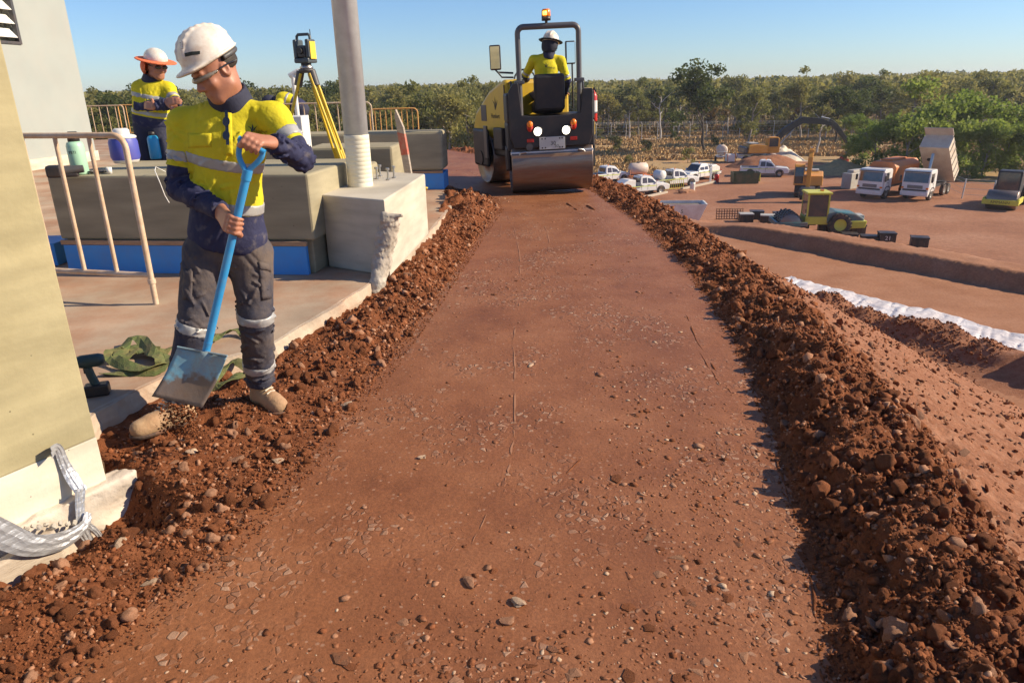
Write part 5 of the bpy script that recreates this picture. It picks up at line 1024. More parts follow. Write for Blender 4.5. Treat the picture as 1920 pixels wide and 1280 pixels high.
# ================================================================== workman bending down far behind
Yc = 14.3; zc = .12; pc_ = pq(566, 204, Yc)
J4 = dict(pelvis=pq(565, 203, Yc), chest=pq(540, 187, Yc), neck=pq(520, 189, Yc), head=pq(508, 198, Yc), shA=pq(524, 194, Yc-.18), elA=pq(522, 222, Yc-.2), wrA=pq(515, 245, Yc-.2), shB=pq(526, 190, Yc+.18), elB=pq(524, 216, Yc+.2), wrB=pq(518, 245, Yc+.2), hipA=pq(566, 208, Yc-.1), hipB=pq(568, 207, Yc+.1))
for a, dy in (('A', -.12), ('B', .12)):
    J4['kn'+a] = V3(pc_[0]-.12, Yc+dy, zc+.5); J4['an'+a] = V3(pc_[0]+.05, Yc+dy, zc+.13); J4['toe'+a] = V3(pc_[0]-.12, Yc+dy, zc+.04); J4['foot'+a] = V3(pc_[0]+.05, Yc+dy, zc)
hf = unit([-.8, -.1, -.6]); hu = unit(np.array([-.6, 0, .8])-hf*np.dot([-.6, 0, .8], hf)); HQ4 = np.stack([np.cross(hf, hu), hf, hu])
b4, s4, t4, o4 = person('person', 'workman bending forward in hi-vis shirt, behind the tripod and barrier', J4, HQ4, dict(waist=J4['chest']+(J4['pelvis']-J4['chest'])*.35, sleeve=.5, bands=[J4['chest']], fold=.006, trousers='navy_cloth', hem=J4['pelvis']+V3(.05, 0, -.05)), [open_hand(J4['wrA'], [-.2, 0, -1], V3(-1, 0, 0)), open_hand(J4['wrB'], [-.2, 0, -1], V3(-1, 0, 0))], res=.016, hres=.014, seed=13)
hard_hat(b4, J4['head'], HQ4, 1.0, 'navy_cloth', .009, o4)

# ---- hardened mortar run down the footing's corner
mp = [pq(736, 416, 5.84), pq(724, 446, 5.84), pq(716, 492, 5.80), pq(708, 530, 5.68), pq(703, 552, 5.62)]
mf = Field([cap(mp[0], mp[1], .065, .078, .05), cap(mp[1], mp[2], .078, .075, .05), cap(mp[2], mp[3], .075, .06, .04), cap(mp[3], mp[4], .055, .03, .04), cap(pq(722, 408, 5.79), pq(752, 404, 5.79), .034, .014, .04), cap(mp[1], pq(722, 410, 5.80), .05, .036, .05)], .010); mf.disp(folds(77, .012, .04, .10), .04); mf.disp(folds(78, .007, .02, .04), .04)
o, _ = mf.obj('mortar_run', 'mortar', None); tag(o, 'rough grey mortar run down the corner of the pole footing', 'mortar')
# ---- torn footing edge and formwork board under the left wall
WQ = np.stack([np.array(dW[:]), np.array(nW[:]), V3(0, 0, 1)]); wpt = lambda t, s_, z: V3(w0[0], w0[1], z)+WQ[0]*t+WQ[1]*s_
fe_ = Field([rbox(wpt(.42, .0, -.14), (.52, .055, .175), WQ, .006, 0)], .012); fe_.disp(folds(41, .014, .12, .3, 4), .05); fe_.disp(folds(42, .006, .03, .07, 6), .05)
o, _ = fe_.obj('footing_edge', 'rough_white', None); tag(o, 'rough torn white footing edge below the left wall', 'footing')
tq = R(-6); BQ = np.stack([WQ[0]*math.cos(tq)+WQ[2]*math.sin(tq), WQ[1], WQ[2]*math.cos(tq)-WQ[0]*math.sin(tq)])
fb_ = Field([rbox(wpt(.78, .10, -.19), (.50, .022, .13), BQ, .004, 0)], .009); fb_.disp(folds(45, .004, .05, .2, 5), .04)
o, _ = fb_.obj('formwork_board', 'grey_timber', None); tag(o, 'grey weathered formwork board under silver tape, bottom left', 'board')
# ================================================================== the roller on the road
mat('machine_yellow', (0.60, 0.40, 0.015), 0.4, color2=(0.55, 0.36, 0.015), scale=3, dust=DUST, dust_amt=0.25, dust_scale=4)
mat('machine_dark', (0.013, 0.015, 0.019), 0.5, dust=DUST, dust_amt=0.10, dust_scale=4)
mat('rops_grey', (0.085, 0.09, 0.095), 0.4, dust=DUST, dust_amt=0.15, dust_scale=6)
mat('drum_steel', (0.20, 0.165, 0.14), 0.38, 0.7, color2=(0.26, 0.22, 0.19), scale=3, stretch=(1, 8, 8), bump=0.06, dust=(0.24, 0.11, 0.06), dust_amt=0.7, dust_scale=2.5)
mat('amber', (0.80, 0.22, 0.02), 0.25); mat('tail_red', (0.45, 0.02, 0.015), 0.25); mat('ext_red', (0.50, 0.02, 0.015), 0.35); mat('plate_silver', (0.50, 0.50, 0.48), 0.4, 0.3, dust=DUST, dust_amt=0.2); mat('mirror', (0.75, 0.78, 0.8), 0.03, 1.0)
def emit(name, c, s):
    m = mat(name, c, 0.2); b = m.node_tree.nodes['Principled BSDF']; b.inputs['Emission Color'].default_value = (*c, 1); b.inputs['Emission Strength'].default_value = s
emit('lit_lamp', (1.0, 0.93, 0.75), 3.0); emit('beacon_lit', (1.0, 0.45, 0.05), 4.0)
cR = (G(955, 365, 0.0)+G(1110, 357, 0.0))/2; RX0, RY0 = float(cR[0]), float(cR[1])+0.16
ro = empty('road_roller', (RX0, RY0, 0.015), R(2), 'black and yellow road roller with flashing beacon compacting the road', 'roller'); ro.rotation_euler = (0, R(-1.6), R(3)); ro.scale = (.94, 1, 1)
W2 = 0.655; RD = 0.44
# rear drum, axis along x, centre at y=0
def drum(name, w, r, T, m='drum_steel'):
    mb = MB(); n = 48; prof = [(0.06, -w), (0.10, -w+.04), (r-.05, -w+.05), (r-.035, -w), (r-.006, -w), (r, -w+.008), (r, w-.008), (r-.006, w), (r-.035, w), (r-.05, w-.05), (0.10, w-.04), (0.06, w)]
    mb.lathe(prof, n, T @ Matrix.Rotation(R(90), 4, 'Y'), smooth=False); o = mb.build(name, m, ro)
    for p in o.data.polygons: p.use_smooth = True
    return o
dr_ = drum('drum', W2, RD, Tm((0, 0, RD)))
md = dr_.modifiers.new('e', 'EDGE_SPLIT'); md.split_angle = R(35)
# yoke and scraper over the rear drum
MB().box(-W2-.01, W2+.01, -0.40, -0.33, 0.60, 0.645, b=.008).build('scraper_bar', 'galv', ro); MB().box(-W2+.01, W2-.01, -0.425, -0.402, 0.545, 0.598, b=.004).build('scraper_blade', 'timber', ro)
for s in (-1, 1): MB().box(min(s*.66, s*.72), max(s*.66, s*.72), -.28, .30, .36, .70, b=.02).build('drum_fork', 'machine_dark', ro); MB().cyl((s*.725, 0, RD), (s*.60, 0, RD), .11, 20).build('hub', 'machine_dark', ro)
# rear body
MB().prism([(-.70, .66), (.70, .66), (.70, 1.05), (.60, 1.10), (-.60, 1.10), (-.70, 1.05)], -.36, .62).build('rear_body', 'machine_dark', ro, bevel=.025)
# U-shaped rear panel, cut away in the middle below the seat
MB().prism([(-.60, .70), (.60, .70), (.66, .86), (.66, 1.50), (.50, 1.50), (.46, 1.17), (.30, 1.145), (-.30, 1.145), (-.46, 1.17), (-.50, 1.62), (-.58, 1.62), (-.66, 1.50), (-.66, .86)], -.43, -.362).build('rear_panel', 'machine_dark', ro, bevel=.012)
for s in (-1, 1):
    MB().box(min(s*.56, s*.70), max(s*.56, s*.70), -.36, .55, 1.05, 1.48, b=.03).build('side_pod', 'machine_dark', ro)
    lm = MB().lathe([(0, .0), (.056, .0), (.062, .02), (.056, .045), (.03, .058), (0, .06)], 20, Tm((s*.225, -.432, .93), 0, R(90))).build('work_lamp', 'lit_lamp', ro); lm.scale = (1, 1, 1)
    MB().lathe([(.062, -.004), (.078, 0), (.078, .03), (.063, .034)], 20, Tm((s*.225, -.432, .93), 0, R(90))).build('lamp_ring', 'black_plastic', ro)
    t_ = MB().lathe([(0, 0), (.052, 0), (.05, .025), (0, .032)], 18, Tm((s*.345, -.432, 1.0), 0, R(90)) @ Matrix.Diagonal((1, 1.4, 1, 1))).build('tail_light', 'tail_red', ro); MB().lathe([(0, .018), (.05, .016), (.042, .03), (0, .04)], 16, Tm((s*.345, -.432, 1.035), 0, R(90))).build('indicator', 'amber', t_)
    MB().box(s*.345-.055, s*.345+.055, -.442, -.432, .78, .83, b=.004).build('reflector', 'tail_red', ro)
    MB().tube([(s*.53, -.39, .58), (s*.5, -.41, .63), (s*.42, -.42, .64)], .018, 8).build('tie_hook', 'steel', ro)
pl = MB().box(-.205, .205, -.444, -.434, .665, .845, b=.004).build('mounting_plate', 'plate_silver', ro); flat_text('30', .085, 'black_plastic', Matrix.Translation((.015, -.4465, .75)) @ Matrix.Rotation(R(90), 4, 'X'), pl, 'plate_mark')
flat_text('SO', .055, 'black_plastic', Matrix.Translation((.075, -.4465, .71)) @ Matrix.Rotation(R(90), 4, 'X'), pl, 'plate_mark')
for x, z in [(-.16, .82), (-.11, .82), (.12, .82), (.16, .82), (-.16, .69), (-.11, .69), (.12, .69), (.16, .69)]: MB().cyl((x, -.446, z), (x, -.43, z), .012, 8).build('bolt_hole', 'black_plastic', pl)
MB().cyl((-.36, -.44, .71), (-.36, -.43, .71), .055, 16).build('horn', 'dark_grey', ro)
# deck, seat, steering
MB().box(-.56, .56, -.30, .75, 1.10, 1.14, b=.01).build('deck', 'machine_dark', ro)
MB().box(-.24, .24, -.12, .36, 1.16, 1.34, b=.05).build('seat_cushion', 'black_rubber', ro); sb = MB().box(-.245, .245, -.20, -.09, 1.22, 1.74, Tm((0, 0, 0), 0, R(4)), b=.045).build('seat_back', 'black_rubber', ro); MB().box(-.03, .01, -.285, -.275, 1.44, 1.50).build('seat_label', 'white_plastic', sb)
MB().tube([(-.1, .95, 1.15), (-.12, .74, 1.62)], .03, 10).build('steering_column', 'machine_dark', ro)
sw = MB(); sw.tube([(-.30+.18*math.cos(t), .70+.1*math.sin(t)*.5, 1.66+.16*math.sin(t)) for t in np.linspace(0, 6.2832, 22)], .014, 8, caps=False).build('steering_wheel', 'black_plastic', ro)
for s in (-1, 1):                                        # platform hand rails
    MB().tube([(s*.60, .55, 1.45), (s*.60, .55, 1.62), (s*.58, .10, 1.64), (s*.58, -.05, 1.45)], .016, 8).build('hand_rail', 'machine_dark', ro)
# roll bar
hb_ = 2.37; rr = .036
def rect_tube(pts, wx, wy): 
    mb = MB(); mb.tube(pts, max(wx, wy), 8); return mb
arc = [(-.47+.09-.09*math.cos(t), -.30, hb_-.09+.09*math.sin(t)) for t in np.linspace(0, math.pi/2, 6)]
MB().tube([(-.47, -.30, 1.0)]+arc+[(-x, y, z) for x, y, z in arc[::-1]]+[(.47, -.30, 1.0)], .042, 12).build('roll_bar', 'rops_grey', ro)
for s in (-1, 1): MB().box(s*.47-.075, s*.47+.075, -.36, -.24, 1.60, 1.65, b=.01).build('roll_bar_joint', 'rops_grey', ro)
bc = MB().cyl((-.02, -.30, hb_), (-.02, -.30, hb_+.07), .022, 10).build('beacon_stem', 'black_plastic', ro)
bb_ = MB().lathe([(0, .07), (.07, .07), (.07, .125), (.062, .125)], 20, Tm((-.02, -.30, hb_))).build('beacon_base', 'black_plastic', ro); bd = MB().lathe([(.066, .125), (.07, .13), (.066, .205), (.05, .222), (0, .226)], 20, Tm((-.02, -.30, hb_))).build('beacon_dome', 'amber', ro); MB().lathe([(0, .14), (.03, .14), (.03, .19), (0, .19)], 12, Tm((-.045, -.365, hb_))).build('beacon_bulb', 'beacon_lit', bd)
# mirrors
for s, x, z in ((-1, -.83, 1.98), (1, .36, 2.03)):
    if s < 0: MB().tube([(-.56, -.30, 1.76), (-.80, -.33, 1.78), (-.85, -.35, 1.83), (-.85, -.35, 1.96)], .014, 8).tube([(-.56, -.30, 1.70), (-.74, -.33, 1.71), (-.80, -.35, 1.78)], .012, 8).build('mirror_bracket', 'machine_dark', ro)
    else: MB().tube([(.5, .6, 1.2), (.5, .62, 1.9), (.45, .6, 2.0)], .014, 8).build('mirror_bracket', 'machine_dark', ro)
    T = Tm((x if s < 0 else .47, -.35 if s < 0 else .58, z), R(8*s), R(0)); mo = MB().box(-.085, .085, -.02, .05, -.17, .17, T, b=.02).build('mirror_housing', 'black_plastic', ro); MB().box(-.07, .07, -.0235, -.0215, -.15, .15, T).build('mirror_glass', 'mirror', mo)
# right side: yellow pod with extinguisher
MB().box(.62, .74, -.18, .5, .80, 1.50, b=.03).build('yellow_pod', 'machine_yellow', ro)
ex = MB().lathe([(0, 0), (.052, 0), (.058, .02), (.058, .36), (.04, .41), (.018, .425), (.018, .46), (0, .46)], 18, Tm((.70, -.26, 1.02))).build('fire_extinguisher', 'ext_red', ro); MB().tube([(.70, -.26, 1.47), (.70, -.32, 1.50), (.72, -.36, 1.45)], .013, 8).build('nozzle', 'black_plastic', ex); MB().cyl((.70, -.26, 1.16), (.70, -.26, 1.32), .0595, 18).build('paper_band', 'white_plastic', ex); MB().box(.655, .745, -.33, -.19, 1.14, 1.16).build('holder_strap', 'steel', ex)
# front frame turned to the left: own sub-frame
TF = Tm((-.10, .55, 0), R(20)); 
hood = [(0.0, .95), (0.0, 1.66), (.12, 1.68), (.75, 1.52), (1.45, 1.18), (1.62, .95), (1.62, .72), (1.2, .60), (.72, .78), (.45, .78)]
Rz = TF @ Matrix(((0, 1, 0, 0), (1, 0, 0, 0), (0, 0, 1, 0), (0, 0, 0, 1)))
hd_ = MB(); hd_.prism([(y, z) for y, z in hood], -.60, .60, TF, 'x'); hd_ = hd_.build('hood', 'machine_yellow', ro, bevel=.05)
MB().box(-.606, -.598, .90, 1.16, 1.04, 1.30, TF, b=.003).build('side_grille', 'dark_grey', hd_); MB().box(-.61, -.601, .03, .05, .86, 1.60, TF).build('panel_seam', 'dark_grey', hd_)
TE = TF @ Matrix(((0, 0, -1, -.604), (-1, 0, 0, 0), (0, 1, 0, 0), (0, 0, 0, 1)))      # picture plane on the hood's left side: x forward flipped, y up
em = MB()
for poly in emblem_shapes(0, 0, .011): em.add([TE @ Vector((-.48+x, 1.33-y, 0)) for x, y in poly], [tuple(range(len(poly)))])
em.build('emblem', 'decal_dark', hd_); flat_text('Humbert', .105, 'decal_dark', TE @ Matrix.Translation((-.48, 1.13, .0015)), hd_); flat_text('CIVIL CONTRACTING', .03, 'decal_dark', TE @ Matrix.Translation((-.48, 1.055, .0015)), hd_) if False else None
MB().box(-.6, .6, .02, 1.5, .5, .75, TF, b=.03).build('front_frame', 'machine_dark', ro)
TD = TF @ Tm((0, 1.05, .44)); fd = drum('front_drum', .62, .44, TD)
for s in (-1, 1): MB().box(min(s*.63, s*.70), max(s*.63, s*.70), .72, 1.42, .30, .92, TF, b=.04).build('front_fork', 'machine_dark', ro); MB().cyl((s*.715, 1.05, .44), (s*.6, 1.05, .44), .12, 18, TF).build('hub', 'machine_dark', ro)
MB().box(-.70, -.60, .02, .40, .62, .96, TF, b=.02).build('step_box', 'machine_dark', ro); MB().box(-.74, -.705, .62, .76, .46, .98, TF, b=.01).build('side_marker', 'rops_grey', ro)
MB().tube([(-.05, .3, .55), (-.1, .6, .55)], .12, 12).build('articulation', 'machine_dark', ro)

# ---- operator, seen from behind
def rw(x, y, z): return np.array((ro.matrix_basis @ Vector((x, y, z)))[:])
J3 = dict(pelvis=rw(0, .08, 1.40), chest=rw(.0, .08, 1.76), neck=rw(.05, .10, 2.0), head=rw(.09, .14, 2.14), shA=rw(-.20, .10, 1.93), elA=rw(-.32, .32, 1.72), wrA=rw(-.27, .58, 1.66), shB=rw(.24, .09, 1.90), elB=rw(.34, .12, 1.62), wrB=rw(.33, .32, 1.44),
          hipA=rw(-.1, .12, 1.42), hipB=rw(.1, .12, 1.42), knA=rw(-.16, .56, 1.46), knB=rw(.18, .56, 1.46), anA=rw(-.16, .66, 1.22), anB=rw(.18, .66, 1.22), toeA=rw(-.16, .82, 1.17), toeB=rw(.18, .82, 1.17), footA=rw(-.16, .66, 1.14), footB=rw(.18, .66, 1.14))
hf = unit([.45, .85, -.2]); hu = unit(np.array([.05, 0, 1])-hf*np.dot([.05, 0, 1], hf)); HQ3 = np.stack([np.cross(hf, hu), hf, hu])
b3, s3, t3, o3 = person('person', 'roller driver seen from behind in hi-vis shirt and flapped hard hat', J3, HQ3, dict(waist=rw(0, 0, 1.44), sleeve=.95, arm_bands='AB', bands=[rw(0, 0, 1.66)], fold=.013, trousers='navy_cloth', hem=rw(0, 0, 1.32)), [grip_prims(J3['wrA']+V3(-.02, .06, .0), V3(.3, .2, 1), J3['wrA'], .014, 1), open_hand(J3['wrB'], [0, 1, -.3], V3(0, .2, 1))], res=.012, hres=.01, seed=21)
hard_hat(b3, J3['head'], HQ3, 1.0, 'helmet_white', .007, o3)
L3 = lambda x, y, z: J3['head']+HQ3[0]*x+HQ3[1]*y+HQ3[2]*z
mat('flap_dark', (0.025, 0.028, 0.045), 0.9, bump=0.3, bscale=30)
bf = Field([ell(L3(0, -.01, .045), (.185, .21, .011), HQ3, 0), ell(L3(0, -.01, .045), (.10, .12, .05), HQ3, .004, '-')], .009); bf.obj('hat_brim', 'flap_dark', b3, o3)
ff = Field([ell(L3(0, -.025, -.02), (.125, .13, .17), HQ3, 0), ell(L3(0, -.015, -.02), (.115, .118, .22), HQ3, .004, '-'), rbox(L3(0, .2, 0), (.3, .19, .3), HQ3, 0, .004, '-'), rbox(L3(0, 0, .2), (.3, .3, .155), HQ3, 0, .004, '-'), rbox(L3(0, 0, -.3), (.3, .3, .14), HQ3, 0, .004, '-')], .009); ff.obj('neck_flap', 'flap_dark', b3, o3)
decal([s3], emblem_shapes(1023, 122, .5)+text_shapes('Humbert', 1033, 127, 16, 4, .15), 'decal_dark', 'back_emblem', b3)
# ================================================================== vehicles and plant in the yard
ZG = ZY+.032
def yp(px, py): p = G(px, py, ZG); return (float(p[0]), float(p[1]), ZG)
mat('car_white', (0.74, 0.74, 0.72), 0.3, dust=(0.50, 0.34, 0.24), dust_amt=0.35, dust_scale=1.2); glass('car_glass', (0.03, 0.04, 0.05)); mat('tyre', (0.025, 0.024, 0.023), 0.85, dust=DUST, dust_amt=0.5, dust_scale=3); mat('rim', (0.35, 0.34, 0.32), 0.4, 0.6, dust=DUST, dust_amt=0.3)
mat('stripe', (0.55, 0.65, 0.05), 0.5); mat('cream_tank', (0.70, 0.56, 0.44), 0.5, dust=DUST, dust_amt=0.3); mat('orange_steel', (0.62, 0.20, 0.05), 0.55, dust=DUST, dust_amt=0.4, dust_scale=1.0); mat('digger_orange', (0.62, 0.28, 0.03), 0.45, dust=DUST, dust_amt=0.35, dust_scale=1.2)
mat('teal', (0.05, 0.15, 0.16), 0.45, dust=DUST, dust_amt=0.6, dust_scale=1.5); mat('lime_yellow', (0.58, 0.55, 0.06), 0.45, dust=DUST, dust_amt=0.25, dust_scale=1.5); mat('bin_white', (0.72, 0.71, 0.66), 0.5, dust=DUST, dust_amt=0.45, dust_scale=1.2); mat('rust', (0.22, 0.10, 0.05), 0.85, color2=(0.30, 0.16, 0.09), scale=3); mat('tipper_cream', (0.62, 0.54, 0.42), 0.6, dust=(0.40, 0.28, 0.18), dust_amt=0.6, dust_scale=1.0); mat('crate_black', (0.02, 0.022, 0.025), 0.5, dust=DUST, dust_amt=0.3); mat('crate_grey', (0.40, 0.40, 0.37), 0.6, dust=DUST, dust_amt=0.4); mat('lamp_clear', (0.75, 0.75, 0.72), 0.15); mat('dumpster_green', (0.06, 0.085, 0.03), 0.6, dust=DUST, dust_amt=0.4)
def wheel(parent, x, y, r, w, lug=False, rim='rim'):
    t = MB(); n = 28 if not lug else 36; t.lathe([(r*.55, -w/2), (r*.94, -w/2), (r, -w/2+.03), (r, w/2-.03), (r*.94, w/2), (r*.55, w/2)], 24, Tm((x, y, r), 0, R(90)))
    if lug:
        for k in range(18): a = 2*math.pi*k/18; t.box(-.05, .05, -w/2, w/2, r-.01, r+.035, Tm((x, y, r)) @ Matrix.Rotation(a, 4, 'Y'))
    o = t.build('wheel', 'tyre', parent); MB().lathe([(0, -w/2+.03), (r*.2, -w/2+.01), (r*.52, -w/2+.05), (r*.56, -w/2+.0), (r*.56, w/2), (r*.52, w/2-.05), (r*.2, w/2-.01), (0, w/2-.03)], 18, Tm((x, y, r), 0, R(90))).build('rim', rim, o); return o
def ute(px, py, yaw, label, back='tray', tank=None):
    u = empty('utility_vehicle', yp(px, py), R(yaw), label, 'ute', 'white utility vehicles in the yard')
    low = [(-2.55, .55), (-2.6, .72), (-2.6, 1.02) if back == 'tray' else (-2.6, .78), (-.62, 1.02) if back == 'tray' else (-.62, .78), (-.62, 1.08), (1.12, 1.08), (1.25, 1.06), (2.35, .98), (2.55, .85), (2.6, .55), (2.5, .42), (2.05, .40), (1.98, .62), (1.8, .78), (1.4, .78), (1.22, .62), (1.15, .40), (-1.05, .42), (-1.12, .62), (-1.3, .78), (-1.7, .78), (-1.88, .62), (-1.95, .45)]
    MB().prism(low, -.90, .90).build('body', 'car_white', u, bevel=.045)
    cabp = [(-.66, 1.075), (-.56, 1.70), (-.40, 1.77), (.45, 1.78), (.60, 1.72), (1.22, 1.075)]
    c = MB(); n = len(cabp); vs = []
    for sgn in (-1, 1): vs += [(x, sgn*(.87 if z < 1.2 else .70), z) for x, z in cabp]
    c.add(vs, [tuple(range(n)), tuple(range(2*n-1, n-1, -1))]+[(i, i+n, (i+1) % n+n, (i+1) % n) for i in range(n)]); cab = c.build('cab', 'car_white', u, bevel=.03)
    for sgn in (-1, 1):
        yy = lambda z: sgn*(.87+(.70-.87)*(z-1.075)/.63+.006)
        for a, b, c_, d in (((-.48, 1.14), (-.41, 1.62), (.06, 1.64), (.06, 1.14)), ((.14, 1.14), (.14, 1.64), (.50, 1.64), (.98, 1.14))):
            MB().add([(x, yy(z), z) for x, z in (a, b, c_, d)]+[(x, yy(z)-sgn*.02, z) for x, z in (a, b, c_, d)], [(0, 1, 2, 3), (7, 6, 5, 4), (0, 4, 5, 1), (1, 5, 6, 2), (2, 6, 7, 3), (3, 7, 4, 0)]).build('side_window', 'car_glass', cab)
        MB().box(-2.3, 1.1, sgn*.903-.003, sgn*.903+.003, .84, .90).build('stripe', 'stripe', u); MB().box(.95, 1.1, sgn*.95-.06, sgn*.95+.06, 1.12, 1.26, b=.02).build('wing_mirror', 'car_white', u)
        MB().box(2.42, 2.60, sgn*.68-.18, sgn*.68+.18, .74, .88, b=.03).build('headlight', 'lamp_clear', u); MB().box(-2.625, -2.59, sgn*.82-.07, sgn*.82+.07, .68, .98, b=.01).build('tail_light', 'tail_red', u)
        for x in (1.6, -1.5): wheel(u, x, sgn*.80, .37, .25)
    MB().add([(.67, -.66, 1.69), (.67, .66, 1.69), (1.23, .80, 1.11), (1.23, -.80, 1.11), (.65, -.66, 1.69), (.65, .66, 1.69), (1.21, .80, 1.11), (1.21, -.80, 1.11)], [(0, 1, 2, 3), (7, 6, 5, 4), (0, 4, 5, 1), (1, 5, 6, 2), (2, 6, 7, 3), (3, 7, 4, 0)]).build('windscreen', 'car_glass', cab)
    MB().box(-.645, -.632, -.6, .6, 1.16, 1.60, Tm((0, 0, 0))).build('rear_window', 'car_glass', cab); MB().box(2.56, 2.68, -.75, .75, .48, .72, b=.03).build('bull_bar', 'dark_grey', u)
    MB().cyl((0.1, 0, 1.78), (.1, 0, 1.90), .06, 10).build('beacon', 'amber', cab); MB().box(2.53, 2.615, -.48, .48, .72, .90, b=.01).build('grille', 'black_plastic', u); MB().box(-2.63, -2.605, -.2, .2, .62, .72).build('number_plate', 'lamp_clear', u); MB().box(-2.7, -2.6, -.85, .85, .45, .58, b=.02).build('rear_bumper', 'dark_grey', u)
    for sgn in (-1, 1):
        for x in (-.58, .10, 1.08): MB().box(x-.012, x+.012, sgn*.902-.004, sgn*.902+.004, .52, 1.04).build('door_seam', 'dark_grey', u)
        for x in (-.45, .25): MB().box(x-.09, x+.09, sgn*.912-.01, sgn*.912+.01, .955, .985).build('door_handle', 'black_plastic', u)
        for x in (1.6, -1.5): MB().tube([(x+.44*math.cos(t), sgn*.90, .37+.44*math.sin(t)) for t in np.linspace(.1, 3.04, 9)], .035, 5).build('wheel_arch', 'dark_grey', u)
    if back == 'tray': MB().box(-2.5, -.72, -.78, .78, 1.022, 1.03).build('tray_cover', 'black_plastic', u)
    else:
        MB().box(-2.65, -.70, -.95, .95, .80, .86, b=.01).build('tray_deck', 'crate_grey', u)
        if tank == 'round': MB().lathe([(0, -.62), (.40, -.60), (.47, -.52), (.47, .52), (.40, .60), (0, .62)], 20, Tm((-1.75, 0, 1.33), 0, R(90))).build('spray_tank', 'white_plastic', u)
        else: MB().prism([(-2.5, .861), (-1.15, .861), (-1.15, 1.5), (-1.9, 1.55), (-2.5, 1.25)], -.75, .75).build('tool_canopy', 'white_plastic', u, bevel=.06)
        MB().tube([(-.74, -.85, .86), (-.74, -.85, 1.85), (-.74, .85, 1.85), (-.74, .85, .86)], .03, 8).build('headboard', 'dark_grey', u)
    return u
ute(1138, 342, 25, 'white dual-cab ute nearest the roller, covered tray', 'tray')
ute(1203, 364, 22, 'white ute with rounded white canopy, nearest the yellow barrier', 'deck', 'box')
ute(1262, 350, 24, 'white ute with white round tank, second along the row', 'deck', 'round')
ute(1310, 337, 214, 'white ute facing the camera at the right end of the row', 'deck', 'box')
ute(1432, 330, -18, 'white car parked behind the orange excavator arm', 'tray')
ute(1418, 303, -10, 'white ute farther back beside the dark-armed excavator', 'tray')
# tank trailers
def tank_trailer(px, py, yaw, label, L=2.0, r=.62, frame_m='orange_steel'):
    t = empty('tank_trailer', yp(px, py), R(yaw), label, 'trailer'); MB().lathe([(0, -L/2), (r*.8, -L/2+.02), (r, -L/2+.15), (r, L/2-.15), (r*.8, L/2-.02), (0, L/2)], 24, Tm((0, 0, .75+r), 0, 0, R(90))).build('tank', 'cream_tank', t)
    MB().box(-L/2-.2, L/2+.2, -.7, .7, .58, .70).box(L/2+.2, L/2+1.2, -.05, .05, .6, .68).build('chassis', frame_m, t); MB().lathe([(.2, 0), (.2, .12), (0, .12)], 14, Tm((0, 0, .75+2*r-.04))).build('lid', 'black_plastic', t)
    for s in (-1, 1): wheel(t, 0, s*.75, .33, .22)
    MB().tube([(-L/2-.15, -.65, .7), (-L/2-.15, -.65, 1.3), (-L/2-.15, .65, 1.3), (-L/2-.15, .65, .7)], .03, 6).build('rail', frame_m, t); return t
tank_trailer(1196, 340, 10, 'cream round water tank on an orange trailer behind the utes'); tank_trailer(1352, 302, 80, 'pale tank on a skid at the yard\'s far side', 1.8, .7, 'car_white')
ct = empty('storage_cube', yp(1368, 305), R(5), 'reddish framed cube tank beside the pale tank', 'tank'); MB().box(-.5, .5, -.5, .5, .15, 1.1, b=.06).build('bottle', 'white_plastic', ct)
for x in (-.54, .54):
    for y in (-.54, .54): MB().box(x-.03, x+.03, y-.03, y+.03, 0, 1.3).build('post', 'orange_steel', ct)
